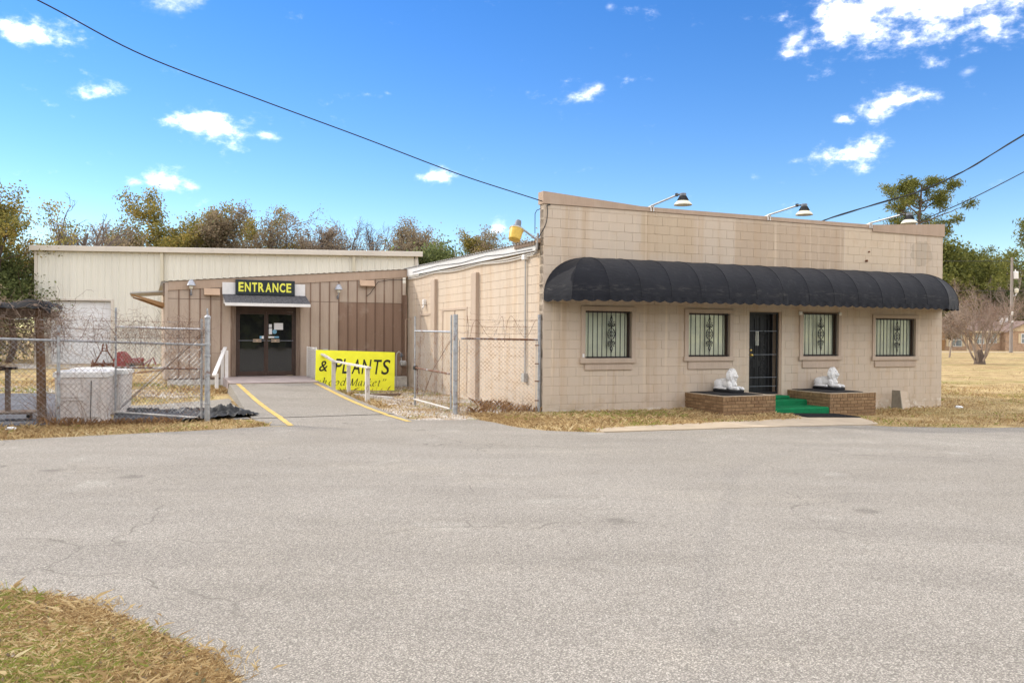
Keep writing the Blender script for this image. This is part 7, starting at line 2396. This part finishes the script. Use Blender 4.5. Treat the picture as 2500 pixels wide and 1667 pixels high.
litter('fallen_leaves', 'brown fallen leaves scattered over the corner island', fore, 900, 2, 0.035, 0.016)
front = [W(*p) for p in ((-1.72, -0.55), (-1.6, -1.2), (-1.52, -2.1), (-1.27, -2.7), (-0.75, -3.12), (-0.45, -3.3), (-0.42, -2.98), (2.45, -2.85), (3.4, -2.86), (4.85, -2.56), (5.12, -2.1), (5.14, -1.45), (3.7, -1.47), (3.68, -0.02), (0.0, -0.02), (-0.1, 0.25), (-1.5, 0.55))]
grass('grass', 'dry grass strip along the foot of the block front', front, 1700, (0.03, 0.11), (0.005, 0.011), 0.45, 3, 0.0, 0.8, fringe=0.05)
right = [W(*p) for p in ((7.12, -1.45), (6.85, -2.4), (6.32, -3.3), (6.0, -3.65), (5.6, -3.95), (9.07, -4.42), (16, -4.9), (26, -5.8), (40, 4), (40, 30), (12.3, 30), (12.25, -0.02), (8.27, -0.02), (8.26, -1.45))]
grass('grass', 'dry grass right of the steps and round the building end', right, 330, (0.02, 0.085), (0.006, 0.012), 0.4, 4, 0.0, 0.8, fringe=0.05, fade=lambda x, y: np.clip(1 - (np.hypot(x - 9, y - 19) - 6) / 14, 0.02, 1))
leftv = [W(*p) for p in ((-16, -1.9), (-10, -1.0), (-8.26, -0.78), (-6.94, -0.62), (-6.09, -0.45), (-5.78, -0.2), (-5.95, 0.6), (-6.3, 0.95), (-6.8, 0.98), (-16, 1.25))]
grass('grass', 'dry grass verge along the left chain-link fence', leftv, 1150, (0.03, 0.10), (0.005, 0.011), 0.3, 5, 0.0, 0.8, fringe=0.05)
yard = [W(*p) for p in ((-8.5, 5.2), (-7.0, 5.7), (-6.05, 6.2), (-5.95, 9.9), (-7.4, 10.3), (-7.6, 12), (-16, 18), (-18, 10), (-10.3, 8.8), (-9.2, 6.6))]
grass('grass', 'yellowed grass in the yard behind the gate', yard, 210, (0.03, 0.10), (0.008, 0.016), 0.75, 6, 0.0, 0.8)
porch = [W(*p) for p in ((-6.9, 8.2), (-6.0, 7.6), (-5.85, 7.7), (-5.85, 9.9), (-7.3, 10.1))]
grass('grass', 'brown grass at the foot of the short handrail', porch, 700, (0.04, 0.13), (0.006, 0.012), 0.3, 7, 0.0, 0.7)
sidep = [W(*p) for p in ((-2.95, -0.1), (-1.8, -0.45), (-0.1, 0.4), (-0.08, 10), (-3.2, 10), (-3.1, 3))]
grass('grass', 'thin grass in the gravel beside the side wall', sidep, 260, (0.02, 0.07), (0.005, 0.010), 0.75, 8, 0.008, 0.8)
rimp = [W(*p) for p in ((-3.2, 7.6), (-2.6, 7.6), (-2.55, 3.2), (-2.85, 2.8))]
grass('grass', 'brown weeds along the ramp edge under the white rail', rimp, 900, (0.03, 0.14), (0.004, 0.009), 0.3, 9, 0.0, 0.7)
def weeds(label, poly, dens, h, seed):
    return grass('weeds', label, poly, dens, h, (0.004, 0.009), 0.0, seed, 0.0, 0.55, mat='weed', tintr=(0.2, 1.0))
weeds('tall dry weeds along the side wall and the right fence', [W(*p) for p in ((-1.7, 0.6), (-0.06, 0.0), (-0.05, 2.6), (-0.5, 2.6), (-1.0, 1.0))], 420, (0.06, 0.26), 10)
weeds('dry weeds round the base of the large storage bin', [W(*p) for p in ((-9.9, 0.75), (-7.3, 0.7), (-7.3, 0.98), (-9.9, 1.1))], 1100, (0.06, 0.22), 11)
weeds('thin dry stalks before the yellow sign', [W(*p) for p in ((-3.2, 8.1), (-1.2, 8.1), (-1.2, 8.4), (-3.2, 8.4))], 90, (0.08, 0.22), 12)
def gen_tw(R_):
    q = UV(R_.uniform(-9.75, -9.4), 1.35 + R_.normal(0, 0.1), 0.05)
    return (q, (R_.normal(-0.5, .5), 0, 1), R_.uniform(0.4, 0.9), 8, 0.25)
vines('dead_vines', 45, gen_tw, 'arching dead stems at the foot of the arbour post', 15, (0.002, 0.0045))
litter('gravel_chips', 'loose pale stones in the side gravel', sidep, 900, 16, 0.014, 0.022)
